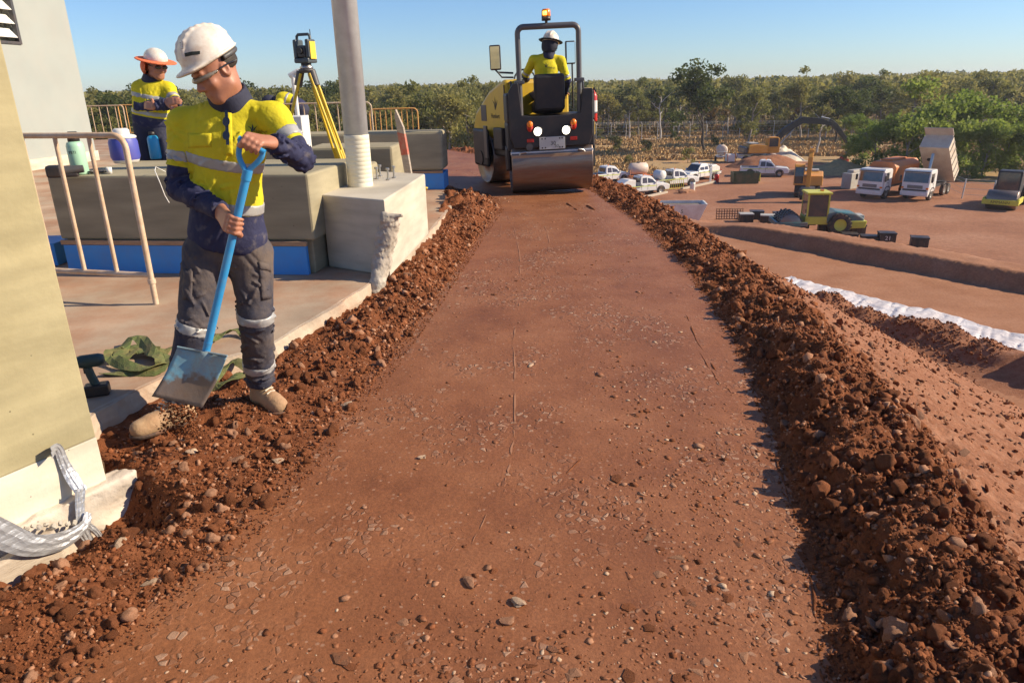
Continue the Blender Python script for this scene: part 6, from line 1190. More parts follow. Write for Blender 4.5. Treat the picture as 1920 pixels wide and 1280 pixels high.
# trucks
def truck(px, py, yaw, label, kind):
    t = empty('truck', yp(px, py), R(yaw), label, 'truck')
    cab = MB().prism([(-1.7, .75), (-1.7, 2.45), (-1.5, 2.62), (-.25, 2.62), (-.02, 2.45), (.10, 1.55), (.14, .55), (-.2, .48), (-.35, .75)], -1.1, 1.1).build('cab', 'car_white', t, bevel=.06)
    MB().add([(-.005, -.98, 2.36), (-.005, .98, 2.36), (.115, 1.0, 1.56), (.115, -1.0, 1.56), (-.04, -.98, 2.36), (-.04, .98, 2.36), (.08, 1.0, 1.56), (.08, -1.0, 1.56)], [(0, 1, 2, 3), (7, 6, 5, 4), (0, 4, 5, 1), (1, 5, 6, 2), (2, 6, 7, 3), (3, 7, 4, 0)]).build('windscreen', 'car_glass', cab)
    MB().box(.13, .165, -.62, .62, 1.05, 1.32, b=.01).build('grille', 'dark_grey', cab); MB().box(.02, .24, -1.12, 1.12, .42, .82, b=.04).build('bumper', 'car_white', t)
    for s in (-1, 1):
        MB().box(.2, .26, s*.78-.2, s*.78+.2, .56, .70, b=.02).build('headlight', 'lamp_clear', t); MB().box(-1.0, -.22, s*1.103-.006, s*1.103+.006, 1.6, 2.3).build('side_window', 'car_glass', cab); MB().box(-.1, .12, s*1.28-.06, s*1.28+.06, 1.6, 2.1, b=.02).build('wing_mirror', 'black_plastic', t)
        for x in (-.95, -4.6, -5.8): wheel(t, x, s*.92, .50, .3)
    MB().box(-.06, .19, -1.06, 1.06, 2.42, 2.50, b=.02).build('sun_visor', 'dark_grey', cab); MB().box(.241, .252, -.26, .26, .50, .62).build('number_plate', 'lamp_clear', t); MB().box(.14, .20, -.95, .95, .86, .98, b=.01).build('lower_grille', 'black_plastic', cab)
    for k in range(3): MB().box(.166, .176, -.60, .60, 1.09+k*.08, 1.12+k*.08).build('grille_slat', 'crate_grey', cab)
    for s in (-1, 1):
        MB().box(.05, .19, s*1.0-.1, s*1.0+.1, 1.02, 1.16, b=.02).build('indicator', 'amber', cab); MB().tube([(.13, s*.15, 1.60), (.06, s*.75, 1.98)], .012, 5).build('wiper', 'black_plastic', cab); MB().box(-.95, -.3, s*1.0-.12, s*1.0+.12, .55, .68).build('step', 'dark_grey', t)
        for x in (-1.12, -.12): MB().box(x-.012, x+.012, s*1.104-.004, s*1.104+.004, .82, 2.35).build('door_seam', 'dark_grey', cab)
        MB().box(-.98, -.80, s*1.115-.012, s*1.115+.012, 1.38, 1.43).build('door_handle', 'black_plastic', cab); MB().prism([(-1.55, .52), (-1.5, .95), (-1.2, 1.12), (-.7, 1.12), (-.4, .95), (-.35, .52), (-.43, .52), (-.5, .9), (-.75, 1.04), (-1.15, 1.04), (-1.42, .9), (-1.47, .52)], s*1.108-.012, s*1.108+.012).build('wheel_arch', 'dark_grey', t)
    MB().box(-7.0, -.5, -.45, .45, .75, 1.0).build('chassis', 'dark_grey', t)
    if kind == 'tank':
        MB().prism([(-.95, 1.1), (-1.2, 1.45), (-1.2, 2.65), (-.85, 3.1), (.85, 3.1), (1.2, 2.65), (1.2, 1.45), (.95, 1.1)], -7.0, -1.95, Matrix.Rotation(R(-90), 4, 'Z') @ Matrix.Scale(-1, 4, (0, 1, 0)) if False else None, 'x').build('water_tank', 'orange_steel', t, bevel=.05)
        MB().box(-5.6, -2.6, -.5, .5, 3.101, 3.27, b=.02).build('manhole_deck', 'orange_steel', t); MB().box(-.25, .55, 1.12, 1.18, .95, 2.35, Tm((-.55, 0, 0), 0) @ Tm((0.3, .75, 0), R(62)) @ Tm((0, -1.1, 0)), b=.02).build('open_door', 'car_white', t)
    else:
        Tb = Tm((-6.6, 0, 1.05), 0, 0, R(-44)); b = MB(); b.box(0, 4.6, -1.2, 1.2, 0, .08, Tb).box(0, 4.6, -1.2, -1.12, .08, 1.25, Tb).box(0, 4.6, 1.12, 1.2, .08, 1.25, Tb).box(4.52, 4.6, -1.12, 1.12, .08, 1.45, Tb).build('tipper_body', 'tipper_cream', t)
        for k in range(5):
            for s in (-1, 1): MB().box(.4+k*.9, .5+k*.9, min(s*1.2, s*1.27), max(s*1.2, s*1.27), .05, 1.2, Tb).build('body_rib', 'tipper_cream', t)
        MB().box(4.601, 5.5, -1.15, 1.15, 1.4, 1.46, Tb).build('cab_guard', 'tipper_cream', t); MB().tube([(-2.6, 0, .95), (-3.4, 0, 3.7)], .13, 10).build('hoist_ram', 'steel', t); MB().lathe([(0, 0), (.22, 0), (.22, .02), (0, .02)], 16, Tb @ Tm((2.9, -.55, -.021))).build('stain_patch', 'black_rubber', t)
    return t
truck(1628, 373, -140, 'white cab truck with orange water tank body and open door', 'tank'); truck(1712, 376, -136, 'white cab tipper truck with its cream body raised', 'tip')
# excavators
def excavator(px, py, yaw, label, pts, arm_m, stick, tracks=True, s=1.0, cabside=1):
    e = empty('excavator', yp(px, py), R(yaw), label, 'excavator'); e.scale = (s, s, s)
    for q in (-1, 1):
        if tracks:
            tr_ = MB().prism([(-1.9, .35), (-1.6, .02), (1.6, .02), (1.9, .35), (1.9, .6), (1.6, .88), (-1.6, .88), (-1.9, .6)], q*1.25-.28, q*1.25+.28).build('track', 'tyre', e, bevel=.05)
            for k in range(6): MB().cyl((-1.5+k*.6, q*1.25-.3, .3), (-1.5+k*.6, q*1.25+.3, .3), .17, 10).build('track_roller', 'rust', tr_)
        else:
            for x in (-1.2, 1.3): wheel(e, x, q*.95, .5, .4, True)
    MB().box(-1.6, 1.5, -.8, .8, .45, .92, b=.04).build('undercarriage', 'dark_grey', e)
    MB().prism([(-2.3, 1.15), (-2.2, 2.1), (-1.2, 2.2), (1.2, 2.0), (1.4, 1.1)], -1.3, 1.3).build('house', 'digger_orange', e, bevel=.08); MB().prism([(-2.75, 1.2), (-2.75, 1.85), (-2.32, 1.95), (-2.32, 1.15)], -1.28, 1.28).build('counterweight', 'dark_grey', e, bevel=.08); MB().box(-1.9, -.9, -.9, .9, 2.19, 2.36, b=.03).build('engine_cover', 'crate_grey', e)
    cy0 = cabside*.4; cy1 = cabside*1.3; cab = MB().prism([(.1, 1.15), (.1, 2.95), (.3, 3.05), (1.3, 3.05), (1.55, 2.85), (1.65, 2.0), (1.6, 1.15)], min(cy0, cy1), max(cy0, cy1)).build('cab', 'digger_orange', e, bevel=.05)
    MB().box(.28, 1.38, max(cy0, cy1)-.001, max(cy0, cy1)+.006, 1.9, 2.9).build('side_window', 'car_glass', cab); MB().box(.28, 1.38, min(cy0, cy1)-.006, min(cy0, cy1)+.001, 1.9, 2.9).build('side_window', 'car_glass', cab)
    MB().add([(1.665, min(cy0, cy1)+.06, 2.0), (1.665, max(cy0, cy1)-.06, 2.0), (1.57, max(cy0, cy1)-.06, 2.82), (1.57, min(cy0, cy1)+.06, 2.82), (1.615, min(cy0, cy1)+.06, 1.3), (1.615, max(cy0, cy1)-.06, 1.3)], [(0, 1, 2, 3), (4, 5, 1, 0)]).build('front_window', 'car_glass', cab, fix=False)
    def limb(nm, p, w, hts, m):
        mb = MB(); up = []; dn = []
        for i, (x, z) in enumerate(p):
            a = p[max(i-1, 0)]; b = p[min(i+1, len(p)-1)]; d = Vector((b[0]-a[0], 0, b[1]-a[1])).normalized(); nn = (-d.z, d.x); up.append((x+nn[0]*hts[i]/2, z+nn[1]*hts[i]/2)); dn.append((x-nn[0]*hts[i]/2, z-nn[1]*hts[i]/2))
        mb.prism(up+dn[::-1], -w/2, w/2); return mb.build(nm, m, e, bevel=.03)
    limb('boom', pts, .42, [.6, .75, .85, .7, .4][:len(pts)], arm_m); limb('stick', stick, .36, [.55, .65, .4], arm_m)
    MB().tube([(1.3, .0, 1.2), (pts[len(pts)//2][0]-.3, 0, pts[len(pts)//2][1]-.35)], .11, 8).build('boom_ram', 'steel', e); MB().tube([(pts[-2][0], 0, pts[-2][1]+.5), (stick[0][0]+.1, 0, stick[0][1]+.2)], .09, 8).build('stick_ram', 'steel', e)
    x, z = stick[-1]; MB().prism([(x-.1, z+.25), (x+.55, z+.1), (x+.75, z-.5), (x+.3, z-1.0), (x-.35, z-.95), (x-.45, z-.75), (x+.1, z-.6), (x+.25, z-.3), (x-.15, z-.05)], -.6, .6).build('bucket', 'dark_grey', e, bevel=.02); return e
excavator(1428, 303, 2, 'orange excavator with long arched black boom, farthest back', [(.9, 1.7), (2.4, 3.6), (4.6, 4.9), (7.0, 4.7), (8.6, 4.3)], 'machine_dark', [(8.0, 4.75), (8.9, 4.1), (11.2, 1.6)], True, 1.05, -1)
excavator(1512, 366, -112, 'orange wheeled excavator with its arm lowered toward the camera', [(.7, 1.6), (1.6, 3.2), (2.8, 4.2), (4.0, 4.3)], 'digger_orange', [(3.4, 4.6), (4.1, 3.9), (4.4, 1.2)], False, .95, -1)
# single-drum roller, green and yellow
gr = empty('soil_roller', yp(1532, 436), R(-8), 'green and lime-yellow soil roller with lugged drum and cab', 'roller')
MB().prism([(.3, .75), (.3, 1.45), (.9, 1.62), (2.2, 1.45), (2.75, 1.15), (2.8, .75)], -.85, .85).build('engine_hood', 'teal', gr, bevel=.1); MB().prism([(1.9, .45), (2.85, .5), (2.95, .98), (1.9, .98)], -.93, .93).build('rear_bumper', 'lime_yellow', gr, bevel=.05); MB().box(2.3, 2.86, -.5, .5, .99, 1.3, b=.03).build('radiator_grille', 'crate_grey', gr)
for s in (-1, 1): wheel(gr, 1.15, s*.88, .74, .55, True, 'lime_yellow')
cb = MB()
for x in (-1.0, .35):
    for y in (-.75, .75): MB().box(x-.05, x+.05, y-.05, y+.05, 1.0, 2.75).build('cab_pillar', 'lime_yellow', gr)
pass; MB().box(-1.15, .5, -.88, .88, 2.75, 2.9, b=.04).build('cab_roof', 'lime_yellow', gr); MB().box(-.1, 0.1, -.1, .1, 2.9, 3.0).build('beacon', 'amber', gr)
for nm, a in (('side_window', (-.94, .29, -.757, -.745, 1.25, 2.7)), ('side_window', (-.94, .29, .745, .757, 1.25, 2.7)), ('front_window', (-1.03, -1.01, -.69, .69, 1.25, 2.7)), ('rear_window', (.34, .36, -.69, .69, 1.5, 2.7))): MB().box(*a).build(nm, 'car_glass', gr)
MB().box(-1.1, .45, -.80, .80, .7, 1.24, b=.04).build('cab_base', 'lime_yellow', gr)
dm = MB().lathe([(0, -1.0), (.68, -1.0), (.72, -.96), (.72, .96), (.68, 1.0), (0, 1.0)], 28, Tm((-2.1, 0, .74), 0, R(90))).build('drum', 'drum_steel', gr)
pd = MB()
for k in range(16):
    for j in range(7): pd.box(-.06, .06, -.9+j*.3-.07, -.9+j*.3+.07, .70, .82, Tm((-2.1, 0, .74)) @ Matrix.Rotation(2*math.pi*(k+.5*(j % 2))/16, 4, 'Y'))
pd.build('drum_pad', 'dark_grey', dm)
MB().box(-3.1, -1.0, -1.2, -1.06, .62, .92, b=.03).box(-3.1, -1.0, 1.06, 1.2, .62, .92, b=.03).box(-3.15, -2.98, -1.2, 1.2, .62, .95, b=.03).build('drum_frame', 'teal', gr)
# roller at the right edge
r2 = empty('soil_roller', yp(1876, 392), R(-132), 'dark roller with yellow drum frame at the right edge of the yard', 'roller')
MB().box(-1.2, 1.2, 0, 0, 0, 0) if False else None
MB().lathe([(0, -1.05), (.70, -1.05), (.75, -1.0), (.75, 1.0), (.70, 1.05), (0, 1.05)], 28, Tm((0, 0, .75), 0, R(90))).build('drum', 'drum_steel', r2)
ff_ = MB().box(.85, 1.0, -1.25, 1.25, .45, .85, b=.03).box(-1.2, .85, -1.25, -1.1, .5, .95, b=.03).box(-1.2, .85, 1.1, 1.25, .5, .95, b=.03).build('drum_frame', 'lime_yellow', r2); flat_text('AMMANN', .3, 'decal_dark', Matrix.Translation((1.003, 0, .64)) @ Matrix.Rotation(R(90), 4, 'Z') @ Matrix.Rotation(R(90), 4, 'X'), ff_)
cb = MB().prism([(-2.9, 1.0), (-2.8, 2.85), (-1.5, 2.85), (-1.3, 1.0)], -.85, .85).build('cab', 'machine_dark', r2, bevel=.08); MB().add([(-1.305, -.72, 1.2), (-1.305, .72, 1.2), (-1.475, .72, 2.72), (-1.475, -.72, 2.72)], [(0, 1, 2, 3)]).build('front_window', 'car_glass', cb, fix=False); MB().prism([(-5.2, .8), (-5.1, 1.5), (-2.95, 1.7), (-2.95, .8)], -.85, .85).build('engine_hood', 'machine_dark', r2, bevel=.08)
for s in (-1, 1): wheel(r2, -3.6, s*.9, .75, .55, True)
# skip bin
sk = empty('skip_bin', yp(1272, 416), R(-6), 'white steel skip bin behind the right windrow', 'skip bin')
b = MB(); A_ = [(-1.35, -.85), (1.35, -.85), (1.35, .85), (-1.35, .85)]; Bt = [(-1.95, -1.0), (1.95, -1.0), (1.95, 1.0), (-1.95, 1.0)]
vs = [(x, y, .06) for x, y in A_]+[(x, y, 1.5) for x, y in Bt]+[(x*.96, y*.95, 1.5) for x, y in Bt]+[(x*.95, y*.94, .14) for x, y in A_]; fs = [(0, 1, 2, 3)]+[(i, (i+1) % 4, (i+1) % 4+4, i+4) for i in range(4)]+[(i+4, (i+1) % 4+4, (i+1) % 4+8, i+8) for i in range(4)]+[(i+8, (i+1) % 4+8, (i+1) % 4+12, i+12) for i in range(4)]+[(12, 13, 14, 15)]
b.add(vs, fs).build('shell', 'bin_white', sk)
for y in (-.55, -.1, .35, .75): MB().add([(1.36, y-.06, .1), (1.36, y+.06, .1), (1.97, y+.07, 1.48), (1.97, y-.07, 1.48), (1.43, y-.06, .1), (1.43, y+.06, .1), (2.04, y+.07, 1.48), (2.04, y-.07, 1.48)], [(0, 1, 2, 3), (7, 6, 5, 4), (0, 4, 5, 1), (1, 5, 6, 2), (2, 6, 7, 3), (3, 7, 4, 0)]).build('rib', 'bin_white', sk)
mat('load', (0.10, 0.075, 0.05), 0.9, color2=(0.2, 0.15, 0.1), scale=4, bump=.5); MB().box(-1.7, 1.7, -.86, .86, 1.25, 1.3).build('rubbish_load', 'load', sk); flat_text('S', .4, 'dumpster_green', Matrix.Translation((.1, -.98, .95)) @ Matrix.Rotation(R(84), 4, 'X'), sk, 'mark')
# green open bin
gb = empty('skip_bin', yp(1396, 343), R(-4), 'dark green open skip with yellow end by the white car', 'skip bin'); MB().prism([(-1.3, 0.03), (1.1, .03), (1.35, 1.15), (1.27, 1.15), (1.05, .12), (-1.22, .12), (-1.27, 1.15), (-1.35, 1.15)], -.85, .85).box(-1.25, 1.2, -.9, -.85, .03, 1.12).box(-1.25, 1.2, .85, .9, .03, 1.12).build('shell', 'dumpster_green', gb); MB().box(1.28, 1.42, -.7, .7, .2, 1.05, b=.03).build('end_plate', 'lime_yellow', gb)
# black and grey crates behind the berm
k = 0
cr = [(1398, 415, 'g'), (1418, 410, 'b'), (1438, 418, 'g'), (1462, 413, 'b'), (1478, 424, 'b'), (1502, 428, 'g'), (1516, 420, 'b'), (1547, 434, 'g'), (1592, 446, 'b'), (1606, 437, 'b'), (1628, 450, 'b'), (1661, 453, 'b'), (1722, 462, 'b')]
lb = ['grey-lidded crate at the left end of the crate row', 'black crate behind the left grey-lidded crate', 'grey-lidded crate second from the left', 'black crate in the middle of the row, rear', 'black crate left of the soil roller, front', 'grey-lidded crate under the soil roller drum', 'black crate under the soil roller cab', 'grey-lidded crate beside the soil roller wheel', 'low black crate under the roller bumper', 'black crate behind the roller bumper end', 'lone low black crate between roller and numbered crate', 'black crate with white 21 on it', 'rightmost black crate with angled end beyond the berm']
for (px, py, c), l in zip(cr, lb):
    o = empty('crate', yp(px, py), R(-14+rnd.uniform(-8, 8)), l, 'crate', 'crates beyond the berm'); small = 'low' in l; hh_ = .25 if small else .55
    MB().box(-.5, .5, -.4, .4, 0, hh_, b=.03).build('shell', 'crate_black', o); MB().box(-.53, .53, -.43, .43, hh_+.001, hh_+.09, b=.02).build('lid', 'crate_grey' if c == 'g' else 'crate_black', o)
    for x in (-.3, 0, .3): MB().box(x-.04, x+.04, -.43, -.401, .04, hh_-.05).build('rib', 'crate_black', o)
    if '21' in l: flat_text('21', .38, 'white_plastic', Matrix.Translation((0, -.432, .3)) @ Matrix.Rotation(R(90), 4, 'X'), o)
# reinforcement mesh leaning in a stack
ms = empty('mesh_stack', yp(1368, 412), R(-5), 'rusty reinforcing mesh panels standing left of the crates', 'mesh')
for k in range(3):
    g_ = MB()
    for i in range(11): g_.tube([(-1+i*.2, k*.12, .02), (-1+i*.2, k*.12+.1, .85)], .012, 4)
    for i in range(5): g_.tube([(-1.05, k*.12+.02*i, .05+i*.19), (1.05, k*.12+.02*i, .05+i*.19)], .012, 4)
    g_.build('mesh_panel', 'rust', ms)
# small things round the utes
p = yp(1248, 358); barrier(p, (1, .35, 0), 2.0, 1.05, 'lime_yellow', 9, .03, .1, 'yellow bar barrier between two white utes')
p = yp(1330, 345); barrier(p, (.35, 1, 0), 2.6, 1.6, 'galv', 10, .025, .1, 'grey mesh panel at the right end of the ute row')
for i, (a, b, l) in enumerate([((1180, 378), (1250, 362), 'long timber on the ground in front of the nearest utes'), ((1278, 356), (1342, 342), 'long timber on the ground by the right-hand utes')]):
    A_ = Vector(yp(*a)); B_ = Vector(yp(*b)); d = (B_-A_).normalized(); o = MB().box(0, (B_-A_).length, -.15, .15, 0, .2, frame(A_, d, Vector((-d.y, d.x, 0)), (0, 0, 1)), b=.02).build('timber_sleeper', 'grey_timber'); tag(o, l, 'timber')
for px, py, m, l in [(1298, 358, 'white_plastic', 'white drum standing by the timbers'), (1343, 342, 'ext_red', 'small red drum at the end of the timbers')]:
    o = empty('drum', yp(px, py), 0, l, 'drum'); MB().lathe([(0, 0), (.25, 0), (.26, .02), (.25, .3), (.26, .32), (.25, .62), (.26, .64), (.25, .85), (0, .85)], 16).build('shell', m, o); MB().lathe([(.24, .852), (.24, .88), (0, .88)], 14).build('lid', 'black_plastic', o)
for i, (px, py) in enumerate([(1283, 362), (1290, 360)]):
    p = yp(px, py); V, F = clod_base(400+i, 2); o = mesh_obj('rock', V, F, 'stone'); o.location = p; o.scale = (.5, .4, .4); tag(o, ['pale rock left of the white drum', 'pale rock touching the white drum'][i], 'rock')
# dirt piles by the diggers
def pile(px, py, rx, ry, h, m, label, seed):
    p = yp(px, py); n = 34; vs = []; fs = []; xs = np.linspace(-1, 1, n)
    XX, YY = np.meshgrid(xs, xs, indexing='ij'); rr_ = np.hypot(XX, YY); zz = h*np.clip(1-rr_, 0, 1)**.8*(1+.7*fbm(XX*2+seed, YY*2, 4))+.04*fbm(XX*9, YY*9+seed, 2)*(rr_ < 1)-.05; vid = np.arange(n*n).reshape(n, n)
    o = np_mesh('soil_pile', np.stack([XX.ravel()*rx, YY.ravel()*ry, zz.ravel()], 1), np.stack([vid[:-1, :-1].ravel(), vid[1:, :-1].ravel(), vid[1:, 1:].ravel(), vid[:-1, 1:].ravel()], 1), m, None, True); o.location = p; tag(o, label, 'soil pile')
pile(1435, 312, 5, 3, 1.6, 'slope_dirt', 'reddish soil pile between the two excavators', 1); pile(1570, 322, 5, 4, 1.2, 'bush_ground', 'low heap of scrap and soil right of the wheeled excavator', 2); pile(1465, 300, 3, 2, 1.8, 'tipper_cream', 'pale gravel pile below the black boom', 3)
# shed of stacked pipes etc. near the trees
for i, (px, py, m, sx_, h) in enumerate([(1568, 318, 'white_plastic', .7, .6), (1580, 305, 'ext_red', .5, .5), (1600, 352, 'crate_grey', 1.4, 1.5)]):
    o = MB().box(-sx_, sx_, -.5, .5, 0, h, b=.05).box(-sx_*.6, sx_*.7, -.3, .35, h-.001, h+.25, b=.04).build('site_junk', m); o.location = yp(px, py); o.rotation_euler = (0, 0, .3*i); tag(o, ['white box among the scrap near the bushes', 'small red box farther back in the scrap', 'grey steel locker left of the water truck'][i], 'box')

# ================================================================== geotextile along the haul road
mat('geotextile', (0.56, 0.54, 0.55), 0.8, color2=(0.64, 0.62, 0.63), scale=2, bump=.5, bscale=4, bdist=.05, dust=DUST, dust_amt=.3, dust_scale=1.2)
a = G(1476, 522, ZB); b = G(1990, 655, ZB); d = unit((b-a)[:2]); nn = np.array([d[1], -d[0]]) if d[1] < 0 else np.array([-d[1], d[0]]); L_ = np.linalg.norm((b-a)[:2]); n1, n2 = 170, 24; vs = []
tt = np.linspace(0, L_, n1)
for i, t in enumerate(tt):
    off = .25*math.sin(t*.8)+.18*math.sin(t*2.1); w_ = 1.8+.35*math.sin(t*.55+1)+.5*float(fbm(np.array([t*1.3]), np.array([7.1]), 3)[0])
    for j in range(n2):
        v = j/(n2-1); q = a[:2]+d*t+(-np.array([-d[1], d[0]]))*0; side = np.array([d[1], -d[0]]); side = side if side[0] < 0 else -side; xy = a[:2]+d*t+side*(off*.4+v*w_-.2); zz = float(H(np.array([xy[0]]), np.array([xy[1]]))[0]); vs.append((xy[0], xy[1], max(zz, ZB)+.02+.10*abs(float(fbm(np.array([t*1.7+v*2]), np.array([v*2.6-t*.4]), 3)[0]))+.09*abs(float(vnoise(np.array([t*4.5-v*3]), np.array([v*1.5+t]))[0]))))
fs = [(i*n2+j, i*n2+j+1, (i+1)*n2+j+1, (i+1)*n2+j) for i in range(n1-1) for j in range(n2-1)]
o = mesh_obj('geotextile_sheet', vs, fs, 'geotextile', smooth=False); o.modifiers.new('thick', 'SOLIDIFY').thickness = .01; tag(o, 'crumpled white geotextile sheet along the haul road edge', 'sheet')
# ================================================================== trees, shrubs, grass, fences
def leaf_mat(name, c1, c2):
    m = bpy.data.materials.new(name); m.use_nodes = True; t = m.node_tree; N = t.nodes; L = t.links; b = N['Principled BSDF']; b.inputs['Roughness'].default_value = .6; b.inputs['Specular IOR Level'].default_value = .25
    tc = N.new('ShaderNodeTexCoord'); n = N.new('ShaderNodeTexNoise'); n.inputs['Scale'].default_value = .9; n.inputs['Detail'].default_value = 4; L.new(tc.outputs['Object'], n.inputs['Vector'])
    oi = N.new('ShaderNodeObjectInfo'); ad = N.new('ShaderNodeMath'); ad.operation = 'MULTIPLY_ADD'; ad.inputs[1].default_value = .7; L.new(oi.outputs['Random'], ad.inputs[0]); L.new(n.outputs[0], ad.inputs[2])
    r = N.new('ShaderNodeMapRange'); r.inputs['From Min'].default_value = .4; r.inputs['From Max'].default_value = 1.15; L.new(ad.outputs[0], r.inputs[0])
    mx = N.new('ShaderNodeMix'); mx.data_type = 'RGBA'; mx.inputs['A'].default_value = (*c1, 1); mx.inputs['B'].default_value = (*c2, 1); L.new(r.outputs[0], mx.inputs['Factor']); L.new(mx.outputs['Result'], b.inputs['Base Color'])
    tr_ = N.new('ShaderNodeBsdfTranslucent'); L.new(mx.outputs['Result'], tr_.inputs['Color']); ms_ = N.new('ShaderNodeMixShader'); ms_.inputs[0].default_value = .5; out = N['Material Output']; L.new(b.outputs[0], ms_.inputs[1]); L.new(tr_.outputs[0], ms_.inputs[2]); L.new(ms_.outputs[0], out.inputs[0]); M[name] = m
leaf_mat('leaf_olive', (0.165, 0.175, 0.045), (0.30, 0.27, 0.08)); leaf_mat('leaf_dark', (0.060, 0.080, 0.022), (0.10, 0.125, 0.032)); leaf_mat('leaf_bright', (0.15, 0.215, 0.034), (0.25, 0.31, 0.06)); leaf_mat('leaf_dry', (0.16, 0.115, 0.04), (0.26, 0.16, 0.06)); leaf_mat('leaf_yellow', (0.24, 0.22, 0.05), (0.31, 0.27, 0.07))
mat('bark_grey', (0.22, 0.185, 0.15), 0.9, color2=(0.32, 0.28, 0.24), scale=2); mat('bark_white', (0.55, 0.51, 0.46), 0.85, color2=(0.42, 0.38, 0.33), scale=2); mat('bark_dark', (0.07, 0.055, 0.042), 0.9)
def leaf_quads(centers, radii, counts, size, rs, squash=.75):
    V = []
    for c, r, n in zip(centers, radii, counts):
        d = rs.randn(n, 3); d /= np.linalg.norm(d, axis=1)[:, None]; p = c+d*(r*1.2*rs.rand(n, 1)**.62)*np.array([1, 1, squash])
        a = rs.randn(n, 3); a /= np.linalg.norm(a, axis=1)[:, None]; b = np.cross(a, rs.randn(n, 3)); b /= np.linalg.norm(b, axis=1)[:, None]; s = size*(.6+.8*rs.rand(n, 1)); a = a*s; b = b*s*.6
        V.append(np.stack([p-a, p-b*.9, p+a, p+b], 1).reshape(-1, 3))
    V = np.concatenate(V); return V, np.arange(len(V)).reshape(-1, 4)
def make_tree(seed, h, spread, base, nclump, leaves, size, lean=.06, limbs=5):
    """unit mesh pair: trunk with limbs, crown of leaves"""
    rs = np.random.RandomState(seed); tr_ = MB(); n = 6; pts = [np.array([0, 0, 0.])]; dx = rs.randn(2)*lean
    for i in range(1, n+1): pts.append(np.array([dx[0]*h*i/n+rs.randn()*.12, dx[1]*h*i/n+rs.randn()*.12, h*.8*i/n]))
    r0 = h*.016; tr_.tube(pts, [r0*(1.25-.85*i/n) for i in range(n+1)], 7); cen = []; rad = []
    for k in range(limbs):
        t = base+(1-base)*(k+.3)/limbs*.85; i = min(int(t*n), n-1); p = pts[i]+(pts[i+1]-pts[i])*(t*n-i); a = k*2.4+rs.rand(); ln = spread*(.6+.5*rs.rand())*(1-.35*t); e = p+np.array([math.cos(a)*ln, math.sin(a)*ln, ln*(.55+.5*rs.rand())]); m_ = (p+e)/2+rs.randn(3)*.15
        tr_.tube([p, m_, e], [r0*.55, r0*.36, r0*.14], 5)
        for q in range(max(1, nclump//limbs)): cen.append(e+rs.randn(3)*spread*.32); rad.append(spread*(.26+.2*rs.rand()))
        for q in range(2): e2 = e+rs.randn(3)*spread*.3; tr_.tube([m_*.4+e*.6, e2], [r0*.2, r0*.07], 4)
    cen.append(pts[-1]+np.array([0, 0, h*.01])); rad.append(spread*.5); cen.append(pts[-1]*.9+rs.randn(3)*.5); rad.append(spread*.45); cen.append(pts[-2]+rs.randn(3)*.5); rad.append(spread*.4)
    cen = np.array(cen); rad = np.array(rad); w_ = rad**2/np.sum(rad**2); cnt = np.maximum((leaves*w_).astype(int), 8); return tr_, leaf_quads(cen, rad, cnt, size, rs)
TREES = {}
def tree_kind(key, seed, bark, leaf, **k):
    t, (V, F) = make_tree(seed, **k); a = t.build('trunk', bark); b = np_mesh('crown', V, F, leaf); ma, mb_ = a.data, b.data; bpy.data.objects.remove(a); bpy.data.objects.remove(b); TREES.setdefault(key, []).append((ma, mb_))
for i in range(5): tree_kind('gum', 100+i, 'bark_grey' if i else 'bark_white', 'leaf_olive', h=9.6+.8*(i % 3), spread=2.7, base=.24, nclump=16, leaves=3000, size=.21)
for i in range(2): tree_kind('gum_dark', 120+i, 'bark_dark', 'leaf_dark', h=11, spread=3.4, base=.35, nclump=18, leaves=4200, size=.22, limbs=7)
for i in range(3): tree_kind('bush_tree', 130+i, 'bark_grey', 'leaf_bright', h=7, spread=2.8, base=.08, nclump=22, leaves=4200, size=.19, limbs=8)
for i in range(2): tree_kind('thin', 140+i, 'bark_white', 'leaf_olive', h=9, spread=1.7, base=.5, nclump=6, leaves=520, size=.26, limbs=4)
for i in range(2): tree_kind('dry', 150+i, 'bark_dark', 'leaf_dry', h=6, spread=2.0, base=.25, nclump=8, leaves=1100, size=.24, limbs=6)
for i in range(2): tree_kind('yellow', 160+i, 'bark_grey', 'leaf_yellow', h=9, spread=2.4, base=.35, nclump=11, leaves=2200, size=.21)
for i in range(2): tree_kind('shrub', 170+i, 'bark_dark', 'leaf_dark' if i else 'leaf_olive', h=2.4, spread=1.2, base=.05, nclump=9, leaves=650, size=.14, limbs=6)
def plant(key, x, y, s, label, cat='tree', group=None, name='tree', rz=None, v=None, zs=1.0):
    ms_ = TREES[key]; a, b = ms_[rnd.randrange(len(ms_)) if v is None else v]; o = empty(name, (x, y, ZY-.05), rnd.uniform(0, 6.28) if rz is None else rz, label, cat, group); o.scale = (s, s, s*zs)
    for nm, me in (('trunk', a), ('crown', b)): c = bpy.data.objects.new(nm, me); col.objects.link(c); c.parent = o
    return o
def yq(px, py): p = G(px, py, ZY); return float(p[0]), float(p[1])
